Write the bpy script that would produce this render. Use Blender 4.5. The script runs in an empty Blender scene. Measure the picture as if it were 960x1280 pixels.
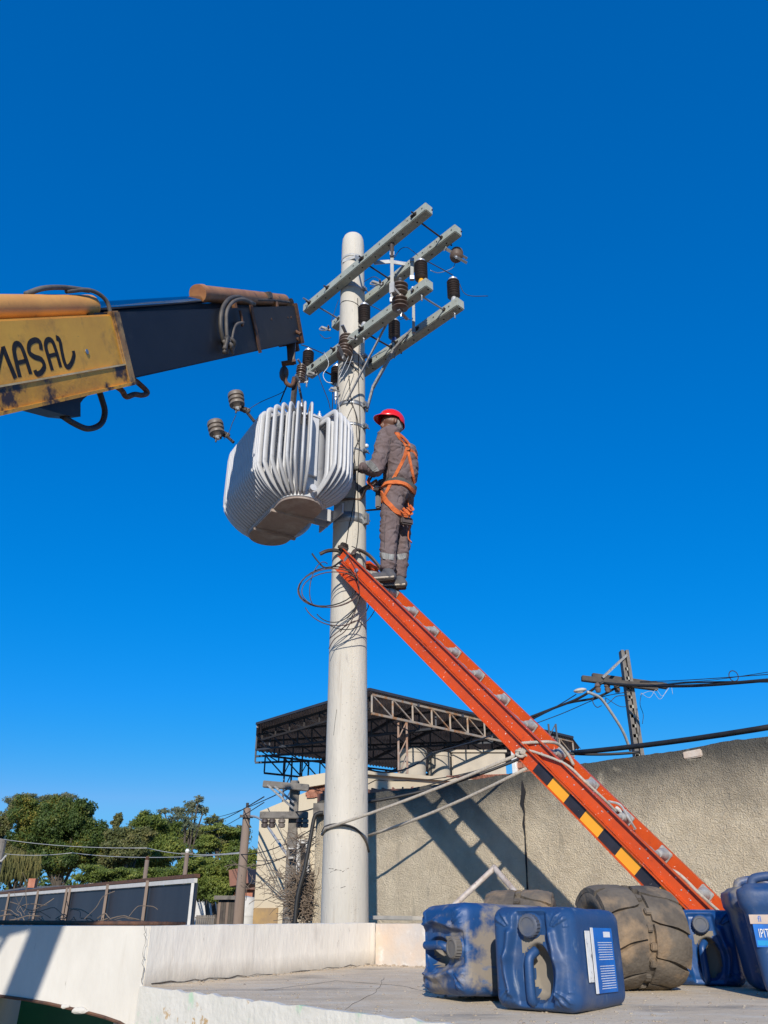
import bpy, bmesh, math, random
from mathutils import Vector, Matrix, Quaternion, noise
from mathutils.bvhtree import BVHTree
random.seed(7)
sc = bpy.context.scene
COL = sc.collection
V = Vector
R = math.radians
# ------------------------------------------------------------ camera, sky, sun, exposure
F = 960.0
TH = math.atan(505 / 960.0)
CT, ST = math.cos(TH), math.sin(TH)
cam_d = bpy.data.cameras.new('camera')
cam = bpy.data.objects.new('camera', cam_d)
COL.objects.link(cam)
cam.location = (0, 0, 0)
cam.rotation_euler = (R(90) + TH, 0, 0)
cam_d.sensor_fit = 'AUTO'
cam_d.sensor_width = 36
cam_d.lens = 36 * F / 1280
cam_d.clip_start = 0.05
cam_d.clip_end = 3000
sc.camera = cam
SUN_EL, SUN_AZ = R(23.4), R(1.9)          # sun behind the camera; light travels towards +Y
w = bpy.data.worlds.new('World')
sc.world = w
w.use_nodes = True
nt = w.node_tree
nt.nodes.clear()
out = nt.nodes.new('ShaderNodeOutputWorld')
bg = nt.nodes.new('ShaderNodeBackground')
sky = nt.nodes.new('ShaderNodeTexSky')
sky.sky_type = 'NISHITA'
sky.sun_disc = False
sky.sun_elevation = SUN_EL
sky.sun_rotation = math.pi + SUN_AZ
sky.air_density = 1.0
sky.dust_density = 0.0
sky.ozone_density = 4.0
hs = nt.nodes.new('ShaderNodeHueSaturation')
hs.inputs['Hue'].default_value = 0.495
hs.inputs['Saturation'].default_value = 1.35
hs.inputs['Value'].default_value = 1.0
nt.links.new(sky.outputs[0], hs.inputs['Color'])
# film response of the clear winter sky: one smooth curve per channel over the whole dome
spx = nt.nodes.new('ShaderNodeSeparateColor'); cmx = nt.nodes.new('ShaderNodeCombineColor')
nt.links.new(hs.outputs[0], spx.inputs[0])
for ch, (p_, k_) in enumerate(((1.77, 1.09), (.62, .507), (.563, .922))):
    a_ = nt.nodes.new('ShaderNodeMath'); a_.operation = 'MULTIPLY'; a_.inputs[1].default_value = .15; a_.use_clamp = True
    b_ = nt.nodes.new('ShaderNodeMath'); b_.operation = 'POWER'; b_.inputs[1].default_value = p_
    c_ = nt.nodes.new('ShaderNodeMath'); c_.operation = 'MULTIPLY'; c_.inputs[1].default_value = k_ / .15
    nt.links.new(spx.outputs[ch], a_.inputs[0]); nt.links.new(a_.outputs[0], b_.inputs[0]); nt.links.new(b_.outputs[0], c_.inputs[0]); 
    d_ = nt.nodes.new('ShaderNodeMath'); d_.operation = 'MINIMUM'; d_.inputs[1].default_value = (.15, .50, 1.0)[ch] / .15
    nt.links.new(c_.outputs[0], d_.inputs[0]); nt.links.new(d_.outputs[0], cmx.inputs[ch])
nt.links.new(cmx.outputs[0], bg.inputs[0])
nt.links.new(bg.outputs[0], out.inputs[0])
bg.inputs[1].default_value = 0.15
sun_d = bpy.data.lights.new('sun', 'SUN')
sun_d.energy = 5.0
sun_d.angle = R(0.5)
sun_d.color = (1.0, 0.94, 0.84)
sun = bpy.data.objects.new('sun', sun_d)
COL.objects.link(sun)
SUN_DIR = V((math.sin(SUN_AZ) * math.cos(SUN_EL), math.cos(SUN_AZ) * math.cos(SUN_EL), -math.sin(SUN_EL)))
sun.rotation_euler = SUN_DIR.to_track_quat('-Z', 'Y').to_euler()
sun.location = (-1, -8, 8)
sc.view_settings.view_transform = 'Standard'
sc.view_settings.look = 'None'
sc.view_settings.exposure = 0.0
sc.view_settings.gamma = 1.0

# ------------------------------------------------------------ measuring helpers
def ray(u, v):
    a, b = u - 480.0, 640.0 - v
    y = F * CT - b * ST
    return V((a / y, 1, (F * ST + b * CT) / y))
def at(u, v, Y): return ray(u, v) * Y
def atz(u, v, z):
    r = ray(u, v)
    return r * (z / r.z)
def onplane(u, v, P, N):
    r = ray(u, v)
    return r * (P.dot(N) / r.dot(N))

# ------------------------------------------------------------ object helpers
def tag(o, label, cat=None, group=None, kind=None):
    if label: o['label'] = label
    if cat: o['category'] = cat
    if group: o['group'] = group
    if kind: o['kind'] = kind
    return o
def thing(name, label, cat, loc=(0, 0, 0), rz=0.0, group=None):
    o = bpy.data.objects.new(name, None)
    COL.objects.link(o)
    o.location = loc
    o.rotation_euler = (0, 0, rz)
    o.empty_display_size = 0.1
    return tag(o, label, cat, group)
def basis(o):
    return Matrix.Translation(o.location) @ o.rotation_euler.to_matrix().to_4x4()
def world_basis(o):
    m = basis(o)
    if o.parent: m = world_basis(o.parent) @ o.matrix_parent_inverse @ m
    return m
def ob(name, bm, mat, parent=None, smooth=False, local=False, label=None):
    """bm is in world coordinates (or in the parent's when local)"""
    if isinstance(bm, bpy.types.Mesh):
        me = bm
    else:
        bmesh.ops.recalc_face_normals(bm, faces=bm.faces)
        me = bpy.data.meshes.new(name)
        bm.to_mesh(me)
        bm.free()
    if mat is not None and not me.materials:
        if isinstance(mat, (list, tuple)):
            for m_ in mat: me.materials.append(m_)
        else: me.materials.append(mat)
    if smooth:
        me.polygons.foreach_set('use_smooth', [True] * len(me.polygons))
        if smooth != 'all':
            try: me.set_sharp_from_angle(angle=R(38))
            except Exception: pass
    o = bpy.data.objects.new(name, me)
    COL.objects.link(o)
    if parent:
        o.parent = parent
        if not local: o.matrix_parent_inverse = world_basis(parent).inverted()
    if label: o['label'] = label
    return o
def copy_tree(o, parent=None):
    c = o.copy()
    COL.objects.link(c)
    if parent: c.parent = parent
    for ch in list(o.children): copy_tree(ch, c)
    return c
def BM(): return bmesh.new()
def frame(d, up=V((0, 0, 1))):
    d = d.normalized()
    s = d.cross(up)
    if s.length < 1e-4: s = d.cross(V((0, 1, 0)))
    s.normalize()
    u = s.cross(d).normalized()
    return d, s, u
def beam(bm, p0, p1, w_, h_, up=V((0, 0, 1)), bevel=0.0, w1=None, h1=None):
    """box from p0 to p1; w_ across, h_ along up"""
    p0, p1 = V(p0), V(p1)
    d, s, u = frame(p1 - p0, V(up))
    w1 = w1 or w_; h1 = h1 or h_
    vs = []
    for p, a, b in ((p0, w_, h_), (p1, w1, h1)):
        for i, j in ((-1, -1), (1, -1), (1, 1), (-1, 1)):
            vs.append(bm.verts.new(p + s * (i * a / 2) + u * (j * b / 2)))
    fs = [bm.faces.new([vs[k] for k in q]) for q in ((0, 1, 2, 3), (7, 6, 5, 4), (0, 4, 5, 1), (1, 5, 6, 2), (2, 6, 7, 3), (3, 7, 4, 0))]
    if bevel:
        es = list({e for f in fs for e in f.edges})
        bmesh.ops.bevel(bm, geom=es, offset=bevel, segments=2, affect='EDGES')
    return bm
def box(bm, c, sx, sy, sz, rz=0, bevel=0.0):
    c = V(c)
    d = V((math.cos(rz), math.sin(rz), 0))
    return beam(bm, c - d * sx / 2, c + d * sx / 2, sy, sz, bevel=bevel)
def smooth_path(pts, n=6):
    pts = [V(p) for p in pts]
    if len(pts) < 3: return pts
    o = []
    P = [pts[0] * 2 - pts[1]] + pts + [pts[-1] * 2 - pts[-2]]
    for i in range(1, len(P) - 2):
        a, b, c, d = P[i - 1], P[i], P[i + 1], P[i + 2]
        for k in range(n):
            t = k / n
            o.append(0.5 * ((2 * b) + (c - a) * t + (2 * a - 5 * b + 4 * c - d) * t * t + (3 * b - a - 3 * c + d) * t ** 3))
    o.append(pts[-1])
    return o
def tube(bm, pts, r, seg=8, r2=None, flat=None, caps=True, closed=False):
    """swept tube; r may be a list; flat=(a,b) scales the two section axes"""
    pts = [V(p) for p in pts]
    n = len(pts)
    rings = []
    prev = None
    for i in range(n):
        if closed: t = pts[(i + 1) % n] - pts[i - 1]
        elif i == 0: t = pts[1] - pts[0]
        elif i == n - 1: t = pts[-1] - pts[-2]
        else: t = (pts[i + 1] - pts[i]).normalized() + (pts[i] - pts[i - 1]).normalized()
        if t.length < 1e-9: t = V((0, 0, 1))
        t.normalize()
        if prev is None:
            a = t.cross(V((0, 0, 1)))
            if a.length < 1e-3: a = t.cross(V((0, 1, 0)))
        else:
            a = prev - t * prev.dot(t)
            if a.length < 1e-6: a = t.cross(V((0, 0, 1)))
        a.normalize()
        prev = a
        b = t.cross(a)
        rr = r[i] if isinstance(r, (list, tuple)) else (r if r2 is None else r + (r2 - r) * i / (n - 1))
        fa, fb = flat if flat else (1, 1)
        rings.append([bm.verts.new(pts[i] + a * (math.cos(k * 2 * math.pi / seg) * rr * fa) + b * (math.sin(k * 2 * math.pi / seg) * rr * fb)) for k in range(seg)])
    m = n if closed else n - 1
    for i in range(m):
        A, B = rings[i], rings[(i + 1) % n]
        for k in range(seg):
            bm.faces.new((A[k], A[(k + 1) % seg], B[(k + 1) % seg], B[k]))
    if caps and not closed:
        bm.faces.new(rings[0][::-1]); bm.faces.new(rings[-1])
    return bm
def lathe(bm, prof, seg=20, M=None):
    """prof: (radius, z) list, around z"""
    M = M or Matrix.Identity(4)
    rings = []
    for r, z in prof:
        if r < 1e-5: rings.append([bm.verts.new(M @ V((0, 0, z)))])
        else: rings.append([bm.verts.new(M @ V((r * math.cos(k * 2 * math.pi / seg), r * math.sin(k * 2 * math.pi / seg), z))) for k in range(seg)])
    for A, B in zip(rings, rings[1:]):
        if len(A) == 1 and len(B) == 1: continue
        for k in range(seg):
            k2 = (k + 1) % seg
            if len(A) == 1: bm.faces.new((A[0], B[k], B[k2]))
            elif len(B) == 1: bm.faces.new((A[k], A[k2], B[0]))
            else: bm.faces.new((A[k], A[k2], B[k2], B[k]))
    if len(rings[0]) > 1: bm.faces.new(rings[0][::-1])
    if len(rings[-1]) > 1: bm.faces.new(rings[-1])
    return bm
def prism(bm, poly, ext):
    """planar polygon (world points) extruded by vector ext"""
    a = [bm.verts.new(V(p)) for p in poly]
    b = [bm.verts.new(V(p) + V(ext)) for p in poly]
    bm.faces.new(a[::-1]); bm.faces.new(b)
    n = len(a)
    for i in range(n): bm.faces.new((a[i], a[(i + 1) % n], b[(i + 1) % n], b[i]))
    return bm
def M_axis(p, z, x=None):
    z = V(z).normalized()
    x = V(x) if x is not None else (V((1, 0, 0)) if abs(z.x) < .9 else V((0, 1, 0)))
    y = z.cross(x).normalized()
    x = y.cross(z)
    m = Matrix((x, y, z)).transposed().to_4x4()
    m.translation = V(p)
    return m
def bolt(bm, p, d, r=.008, l=.03, head=.014):
    d = V(d).normalized()
    lathe(bm, [(head, 0), (head, .01), (r, .0101), (r, l)], 6, M_axis(p, d))
def sag(p0, p1, s, n=12):
    p0, p1 = V(p0), V(p1)
    return [p0.lerp(p1, i / n) - V((0, 0, s * 4 * (i / n) * (1 - i / n))) for i in range(n + 1)]

# ------------------------------------------------------------ materials
MATS = {}
def mat(name, c1, c2=None, scale=8.0, rough=.7, bump=0.0, bscale=40.0, metal=0.0, lo=.35, hi=.65, detail=6, spec=.5, stretch=None, dirt=None, dscale=3.0, dlo=.5, dhi=.7, coat=0.0):
    """two-tone procedural material, optional second layer of dirt, bump relief"""
    m = bpy.data.materials.new(name)
    m.use_nodes = True
    t = m.node_tree
    N, L = t.nodes, t.links
    b = N['Principled BSDF']
    b.inputs['Roughness'].default_value = rough
    b.inputs['Metallic'].default_value = metal
    b.inputs['Specular IOR Level'].default_value = spec
    if coat: b.inputs['Coat Weight'].default_value = coat
    tc = N.new('ShaderNodeTexCoord')
    mp = N.new('ShaderNodeMapping')
    L.new(tc.outputs['Object'], mp.inputs[0])
    if stretch: mp.inputs['Scale'].default_value = stretch
    c2 = c2 or tuple(x * .8 for x in c1)
    def ns(scale, lo, hi, det=6):
        n = N.new('ShaderNodeTexNoise')
        n.inputs['Scale'].default_value = scale
        n.inputs['Detail'].default_value = det
        n.inputs['Roughness'].default_value = .62
        L.new(mp.outputs[0], n.inputs['Vector'])
        r = N.new('ShaderNodeMapRange')
        r.inputs['From Min'].default_value = lo
        r.inputs['From Max'].default_value = hi
        L.new(n.outputs['Fac'], r.inputs['Value'])
        return n, r
    n1, r1 = ns(scale, lo, hi, detail)
    mx = N.new('ShaderNodeMix'); mx.data_type = 'RGBA'
    mx.inputs['A'].default_value = (*c1, 1); mx.inputs['B'].default_value = (*c2, 1)
    L.new(r1.outputs[0], mx.inputs['Factor'])
    col = mx.outputs['Result']
    if dirt:
        n2, r2 = ns(dscale, dlo, dhi, 8)
        m2 = N.new('ShaderNodeMix'); m2.data_type = 'RGBA'
        L.new(col, m2.inputs['A']); m2.inputs['B'].default_value = (*dirt, 1)
        L.new(r2.outputs[0], m2.inputs['Factor'])
        col = m2.outputs['Result']
    L.new(col, b.inputs['Base Color'])
    if bump:
        nb = N.new('ShaderNodeTexNoise'); nb.inputs['Scale'].default_value = bscale; nb.inputs['Detail'].default_value = 5
        L.new(mp.outputs[0], nb.inputs['Vector'])
        bp = N.new('ShaderNodeBump'); bp.inputs['Strength'].default_value = bump; bp.inputs['Distance'].default_value = .01
        L.new(nb.outputs['Fac'], bp.inputs['Height'])
        L.new(bp.outputs[0], b.inputs['Normal'])
    m['nodes'] = 1
    MATS[name] = m
    return m
def mixin(m, color, kind, args):
    """add a layer to a material: kind 'noise' (scale, lo, hi, stretch) or 'z' (z0, z1, scale, amount) in object space"""
    t = m.node_tree; N, L = t.nodes, t.links
    b = N['Principled BSDF']
    src = b.inputs['Base Color'].links[0].from_socket
    tc = N.new('ShaderNodeTexCoord')
    mx = N.new('ShaderNodeMix'); mx.data_type = 'RGBA'
    L.new(src, mx.inputs['A']); mx.inputs['B'].default_value = (*color, 1)
    n = N.new('ShaderNodeTexNoise'); n.inputs['Detail'].default_value = 8; n.inputs['Roughness'].default_value = .65
    mp = N.new('ShaderNodeMapping'); L.new(tc.outputs['Object'], mp.inputs[0]); L.new(mp.outputs[0], n.inputs['Vector'])
    r = N.new('ShaderNodeMapRange')
    if kind == 'noise':
        sc_, lo, hi, st = args
        n.inputs['Scale'].default_value = sc_
        if st: mp.inputs['Scale'].default_value = st
        r.inputs['From Min'].default_value = lo; r.inputs['From Max'].default_value = hi
        L.new(n.outputs['Fac'], r.inputs['Value'])
    else:
        z0, z1, sc_, amt = args
        n.inputs['Scale'].default_value = sc_
        sp = N.new('ShaderNodeSeparateXYZ'); L.new(tc.outputs['Object'], sp.inputs[0])
        ad = N.new('ShaderNodeMath'); ad.operation = 'MULTIPLY_ADD'
        L.new(n.outputs['Fac'], ad.inputs[0]); ad.inputs[1].default_value = amt; L.new(sp.outputs['Z'], ad.inputs[2])
        r.inputs['From Min'].default_value = z0 + amt * .5; r.inputs['From Max'].default_value = z1 + amt * .5
        L.new(ad.outputs[0], r.inputs['Value'])
    L.new(r.outputs[0], mx.inputs['Factor'])
    L.new(mx.outputs['Result'], b.inputs['Base Color'])
    return m

concrete_pole = mat('pole_concrete', (.55, .505, .43), (.47, .43, .365), 5, .85, .35, 60, stretch=(1, 1, .25), dirt=(.36, .33, .29), dscale=22, dlo=.62, dhi=.74)
mixin(concrete_pole, (.34, .27, .20), 'noise', (7, .62, .80, (2.2, 2.2, .12)))
mixin(concrete_pole, (.30, .27, .23), 'noise', (48, .69, .74, (1, 1, .6)))
arm_conc = mat('crossarm_concrete', (.36, .38, .33), (.28, .30, .26), 9, .85, .3, 90, dirt=(.20, .19, .15), dscale=16, dlo=.58, dhi=.72)
galv = mat('galvanised_steel', (.42, .43, .44), (.30, .31, .32), 20, .45, .1, 80, metal=.75)
galv_dark = mat('tarnished_steel', (.13, .13, .125), (.34, .33, .32), 35, .7)
galv_dull = mat('dull_galvanised', (.50, .49, .46), (.38, .37, .35), 14, .6, .1, 60, metal=.25)
dark_steel = mat('dark_steel', (.035, .033, .033), (.07, .05, .04), 18, .55, .2, 60, metal=.4)
rust = mat('rusty_steel', (.16, .075, .04), (.07, .04, .03), 22, .8, .4, 90, metal=.2)
rubber_ins = mat('dark_polymer', (.075, .055, .048), (.055, .04, .035), 20, .5)
porc = mat('brown_porcelain', (.10, .066, .05), (.16, .115, .09), 12, .35, dirt=(.22, .18, .15), dscale=9, dlo=.55, dhi=.75)
porc_grey = mat('grey_brown_porcelain', (.13, .105, .085), (.19, .155, .125), 14, .5)
cap_metal = mat('bright_cap_metal', (.66, .66, .66), (.5, .5, .5), 20, .35, metal=.5)
yellow_p = mat('yellow_ferrule', (.75, .36, .02), (.65, .3, .02), 10, .5)
black_cable = mat('black_cable_sheath', (.012, .012, .013), (.022, .021, .02), 10, .6)
brown_wire = mat('brown_wire', (.10, .05, .04), (.06, .035, .03), 20, .55)
rope_m = mat('pale_rope', (.50, .44, .36), (.36, .31, .25), 60, .9, .5, 220)
orange = mat('orange_fibreglass', (.57, .072, .007), (.46, .056, .007), 6, .42, .05, 50, dirt=(.30, .04, .01), dscale=26, dlo=.62, dhi=.74)
mixin(orange, (.80, .62, .52), 'noise', (60, .655, .67, None))
alu = mat('bare_aluminium', (.46, .44, .41), (.30, .28, .26), 30, .55, .2, 120, metal=.25)
stripe_y = mat('yellow_sticker', (.80, .36, .02), (.74, .32, .02), 6, .5)
stripe_k = mat('black_sticker', (.012, .012, .018), (.02, .02, .03), 10, .5)
mixin(stripe_k, (.55, .55, .55), 'noise', (60, .70, .705, None))
tank_grey = mat('transformer_grey', (.52, .52, .525), (.46, .46, .47), 6, .5, .05, 40, dirt=(.30, .30, .30), dscale=9, dlo=.6, dhi=.78)
tank_base = mat('transformer_underside', (.34, .27, .22), (.26, .20, .17), 7, .7, dirt=(.44, .38, .32), dscale=5, dlo=.5, dhi=.7)
crane_y = mat('crane_yellow', (.82, .42, .045), (.66, .31, .035), 3, .45, .08, 30, dirt=(.34, .17, .04), dscale=5, dlo=.55, dhi=.75)
mixin(crane_y, (.05, .03, .022), 'noise', (6, .66, .72, (1, 1, 1.6)))
mixin(crane_y, (.12, .05, .025), 'noise', (15, .66, .74, None))
crane_grime = mat('crane_grime_band', (.74, .36, .035), (.50, .23, .03), 4, .55, .2, 40, dirt=(.05, .028, .02), dscale=5, dlo=.52, dhi=.60)
crane_cyl = mat('crane_ram_yellow', (.62, .30, .075), (.50, .23, .06), 5, .5, .1, 40, dirt=(.17, .09, .05), dscale=7, dlo=.6, dhi=.72)
crane_brown = mat('crane_ram_brown', (.36, .17, .07), (.24, .11, .05), 7, .5, .1, 40, dirt=(.05, .03, .03), dscale=9, dlo=.58, dhi=.7)
crane_black = mat('crane_black_paint', (.0065, .0065, .009), (.011, .011, .014), 4, .55, .05, 30, dirt=(.04, .037, .035), dscale=4, dlo=.6, dhi=.8)
chrome = mat('chrome_rod', (.55, .56, .58), (.5, .5, .52), 5, .12, metal=1.0)
letter_m = mat('dark_lettering_paint', (.035, .032, .034), (.06, .055, .05), 14, .6)
hose_m = mat('hydraulic_hose', (.03, .028, .027), (.09, .075, .06), 12, .6)
hose_dusty = mat('dusty_hydraulic_hose', (.13, .115, .10), (.07, .06, .055), 12, .7)

def plaster_wall():
    m = mat('roughcast_render', (.72, .60, .42), (.56, .46, .32), 5, .95, dirt=(.76, .64, .46), dscale=20, dlo=.5, dhi=.75)
    t = m.node_tree; N, L = t.nodes, t.links
    b = N['Principled BSDF']
    tc = N.new('ShaderNodeTexCoord')
    n = N.new('ShaderNodeTexNoise'); n.inputs['Scale'].default_value = 70; n.inputs['Detail'].default_value = 8; n.inputs['Roughness'].default_value = .72
    vo = N.new('ShaderNodeTexVoronoi'); vo.inputs['Scale'].default_value = 95
    L.new(tc.outputs['Object'], n.inputs['Vector']); L.new(tc.outputs['Object'], vo.inputs['Vector'])
    ad = N.new('ShaderNodeMath'); ad.operation = 'MULTIPLY_ADD'
    L.new(vo.outputs['Distance'], ad.inputs[0]); ad.inputs[1].default_value = .35; L.new(n.outputs['Fac'], ad.inputs[2])
    bp = N.new('ShaderNodeBump'); bp.inputs['Strength'].default_value = 1.0; bp.inputs['Distance'].default_value = .028
    L.new(ad.outputs[0], bp.inputs['Height']); L.new(bp.outputs[0], b.inputs['Normal'])
    return m
wall_m = plaster_wall()
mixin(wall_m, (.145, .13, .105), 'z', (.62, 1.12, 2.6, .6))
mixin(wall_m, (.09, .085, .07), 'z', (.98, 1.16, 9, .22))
mixin(wall_m, (.16, .145, .115), 'noise', (7, .66, .76, (1, 1, .6)))
mixin(wall_m, (.30, .26, .19), 'noise', (5.5, .60, .84, (1.6, 1.6, .22)))
mixin(wall_m, (.62, .54, .40), 'noise', (2.2, .60, .74, None))
white_paint = mat('whitewashed_plaster', (.58, .545, .48), (.51, .475, .415), 6, .8, .25, 45, stretch=(1, 1, .35), dirt=(.56, .50, .42), dscale=7, dlo=.60, dhi=.80)
mixin(white_paint, (.34, .31, .26), 'noise', (24, .67, .74, (1, 1, .25)))
mixin(white_paint, (.44, .40, .33), 'noise', (9, .60, .80, (1.5, 1.5, .10)))
white_paint_bright = mat('brightened_whitewash', (.86, .80, .69), (.80, .74, .63), 6, .8, .25, 45, stretch=(1, 1, .35), dirt=(.58, .52, .44), dscale=7, dlo=.60, dhi=.80)  # same whitewash with extra brightness painted in, as sun grazes the parapet
mixin(white_paint_bright, (.46, .42, .36), 'noise', (26, .655, .72, (1, 1, .25)))
mixin(white_paint_bright, (.56, .50, .41), 'noise', (9, .58, .80, (1.5, 1.5, .12)))
mixin(white_paint_bright, (.50, .45, .37), 'z', (-.20, -.29, 9, .09))
peel = mat('peeling_whitewash', (.70, .66, .58), (.62, .59, .51), 6, .85, .4, 40, dirt=(.47, .60, .43), dscale=6, dlo=.60, dhi=.66)
mixin(peel, (.50, .33, .16), 'noise', (6.5, .63, .66, None))
mixin(peel, (.36, .33, .29), 'noise', (9, .66, .70, (1, 1, .12)))
bare_plaster = mat('bare_cement_plaster', (.50, .46, .42), (.60, .46, .34), 3, .9, .3, 40, dirt=(.68, .66, .62), dscale=4, dlo=.5, dhi=.6)
slab_m = mat('cement_slab', (.70, .56, .385), (.56, .45, .31), 3.2, .92, .7, 70, stretch=(.7, 1.6, 1), dirt=(.68, .60, .47), dscale=9, dlo=.5, dhi=.72)
mixin(slab_m, (.30, .25, .19), 'noise', (2.4, .58, .72, (.6, 1.4, 1)))
mixin(slab_m, (.28, .23, .17), 'noise', (60, .66, .72, None))
green_paint = mat('green_shopfront', (.02, .13, .035), (.015, .10, .03), 3, .5)
asphalt = mat('asphalt', (.05, .05, .05), (.065, .062, .06), 2, .9, .3, 60)
blue_pl = mat('blue_plastic', (.014, .054, .150), (.016, .060, .170), 5, .5, .12, 60, dirt=(.15, .14, .13), dscale=5, dlo=.50, dhi=.90)
mixin(blue_pl, (.09, .13, .20), 'noise', (26, .60, .70, (1, .4, 1)))
blue_dusty = mat('dusty_blue_plastic', (.008, .060, .20), (.010, .048, .14), 4, .5, .1, 60, dirt=(.24, .205, .165), dscale=4.5, dlo=.49, dhi=.58)
mixin(blue_dusty, (.06, .12, .25), 'noise', (22, .57, .66, (1, 1, .3)))
blue_bright = mat('bright_blue_plastic', (.008, .065, .22), (.010, .05, .16), 4, .42, .08, 60, dirt=(.24, .24, .25), dscale=5, dlo=.6, dhi=.8)
cap_blue = mat('dusty_cap', (.05, .07, .12), (.13, .125, .12), 9, .55)
dust = mat('dust_patch', (.24, .205, .16), (.17, .155, .14), 9, .95)
tyre_m = mat('dusty_worn_rubber', (.15, .122, .092), (.075, .062, .05), 7, .93, .6, 60, dirt=(.27, .185, .11), dscale=6, dlo=.48, dhi=.68)
tyre_dark = mat('dark_rubber', (.03, .027, .024), (.06, .05, .04), 8, .9)
paper = mat('worn_paper', (.75, .74, .70), (.62, .60, .56), 20, .7, dirt=(.25, .24, .24), dscale=40, dlo=.58, dhi=.62)
label_blue = mat('label_blue', (.01, .16, .55), (.012, .10, .36), 8, .45)
label_white = mat('label_white', (.72, .72, .72), (.6, .6, .6), 20, .5)
label_cyan = mat('label_cyan', (.01, .28, .55), (.01, .22, .46), 8, .45)
label_tan = mat('label_faded', (.55, .42, .33), (.45, .36, .30), 14, .6)
pipe_m = mat('painted_pipe', (.52, .46, .40), (.30, .22, .17), 16, .6, dirt=(.18, .10, .06), dscale=20, dlo=.6, dhi=.7)
panel_dark = mat('charcoal_panel', (.022, .025, .034), (.03, .033, .042), 2, .5, stretch=(1, 1, .2), dirt=(.06, .06, .065), dscale=3, dlo=.6, dhi=.9)
trim_white = mat('white_trim', (.56, .54, .50), (.48, .46, .42), 8, .7)
beige_w = mat('beige_painted_wall', (.56, .48, .345), (.50, .42, .30), 1.2, .9, .1, 20, stretch=(1, 1, .3), dirt=(.42, .36, .28), dscale=1.6, dlo=.62, dhi=.85)
brick_m = mat('red_brick', (.34, .12, .07), (.42, .19, .12), 6, .9, .3, 60)
mortar_m = mat('mortar', (.48, .44, .38), (.38, .35, .30), 9, .95, .3, 60)
rust_sheet = mat('rusty_roof_sheet', (.25, .11, .075), (.19, .09, .06), 5, .8)
corr_under = mat('roof_sheet_aged', (.34, .28, .24), (.24, .20, .175), 2, .85, dirt=(.06, .055, .055), dscale=2, dlo=.55, dhi=.8)
steel_blue = mat('dark_roof_steel', (.028, .034, .048), (.045, .045, .05), 5, .6, metal=.2)
steel_tan = mat('weathered_truss_steel', (.36, .27, .18), (.24, .22, .20), 3, .7, dirt=(.28, .14, .06), dscale=5, dlo=.5, dhi=.6)
tank_conc = mat('fibre_cement_tank', (.50, .43, .34), (.40, .35, .28), 2, .9)
wood_pole = mat('weathered_wood', (.23, .17, .13), (.16, .12, .095), 6, .9, .4, 30, stretch=(1, 1, .1))
old_conc = mat('old_grey_concrete', (.20, .18, .155), (.14, .125, .11), 5, .92, .4, 30, dirt=(.09, .08, .07), dscale=6, dlo=.55, dhi=.7)
dark_wood = mat('dark_timber', (.055, .045, .04), (.09, .075, .06), 6, .85)
twig_m = mat('dry_twigs', (.23, .17, .12), (.13, .10, .075), 12, .95)
void_m = mat('dark_interior', (.010, .010, .012), (.02, .018, .018), 2, .9)
plastic_white = mat('white_glazed_fitting', (.78, .77, .73), (.68, .66, .62), 12, .4)

# ------------------------------------------------------------ the setting
bm = BM()
v_ = [bm.verts.new(p) for p in ((-400, -200, -3), (400, -200, -3), (400, 900, -3), (-400, 900, -3))]
bm.faces.new(v_)
ground = ob('ground', bm, mat('ground_dusty_concrete', (.24, .19, .14), (.30, .235, .17), .35, .95, .2, 8))
tag(ground, 'wide dusty ground below the roofs reaching to the horizon', kind='structure')

# flat roof slab in front
P0, P1 = V((-1.108, 4.14, 0)), V((.17, 2.77, 0))
e_front = (P1 - P0).normalized()
PAR_A, PAR_B = V((-1.108, 4.145, 0)), V((-.06, 6.0, 0))
e_p2 = V((.80, -.60, 0)).normalized()
SLZ = -.29
FR = P0 + e_front * 4.3
poly = [P0, FR, V((4.6, 2.6, 0)), PAR_B + e_p2 * 5.4 + V((.3, .4, 0)), PAR_B + V((.1, .2, 0)), PAR_A + V((-.05, .1, 0))]
bm = BM()
prism(bm, [V((p.x, p.y, SLZ)) for p in poly], (0, 0, -.16))
tag(ob('roof_slab', bm, slab_m), 'weathered cement roof slab carrying the blue cans and tyres', kind='structure')
# front fascia below the slab edge
n_f = V((e_front.y, -e_front.x, 0))
if n_f.y > 0: n_f = -n_f
bm = BM()
nseg = 90
rowsz = [SLZ + .004, SLZ - .02, SLZ - .2, SLZ - .6]
grid = []
for i in range(nseg + 1):
    s = -.012 + 4.3 * i / nseg
    colv = []
    for j, z in enumerate(rowsz):
        off = .012 + .006 * noise.noise(V((s * 9, j * 3, 0)))
        zz = z + (.010 * noise.noise(V((s * 14, 7, 0))) if j == 0 else 0)
        colv.append(bm.verts.new(P0 + e_front * s + n_f * off + V((0, 0, zz))))
    grid.append(colv)
for i in range(nseg):
    for j in range(3): bm.faces.new((grid[i][j], grid[i + 1][j], grid[i + 1][j + 1], grid[i][j + 1]))
bk = [[bm.verts.new(g[j].co - n_f * .022) for j in (0, 3)] for g in grid]
for i in range(nseg):
    bm.faces.new((bk[i][0], bk[i + 1][0], grid[i + 1][0], grid[i][0]))
    bm.faces.new((bk[i][0], bk[i][1], bk[i + 1][1], bk[i + 1][0]))
tag(ob('slab_fascia', bm, peel, smooth=True), 'peeling whitewashed fascia under the front edge of the slab', kind='structure')
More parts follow.
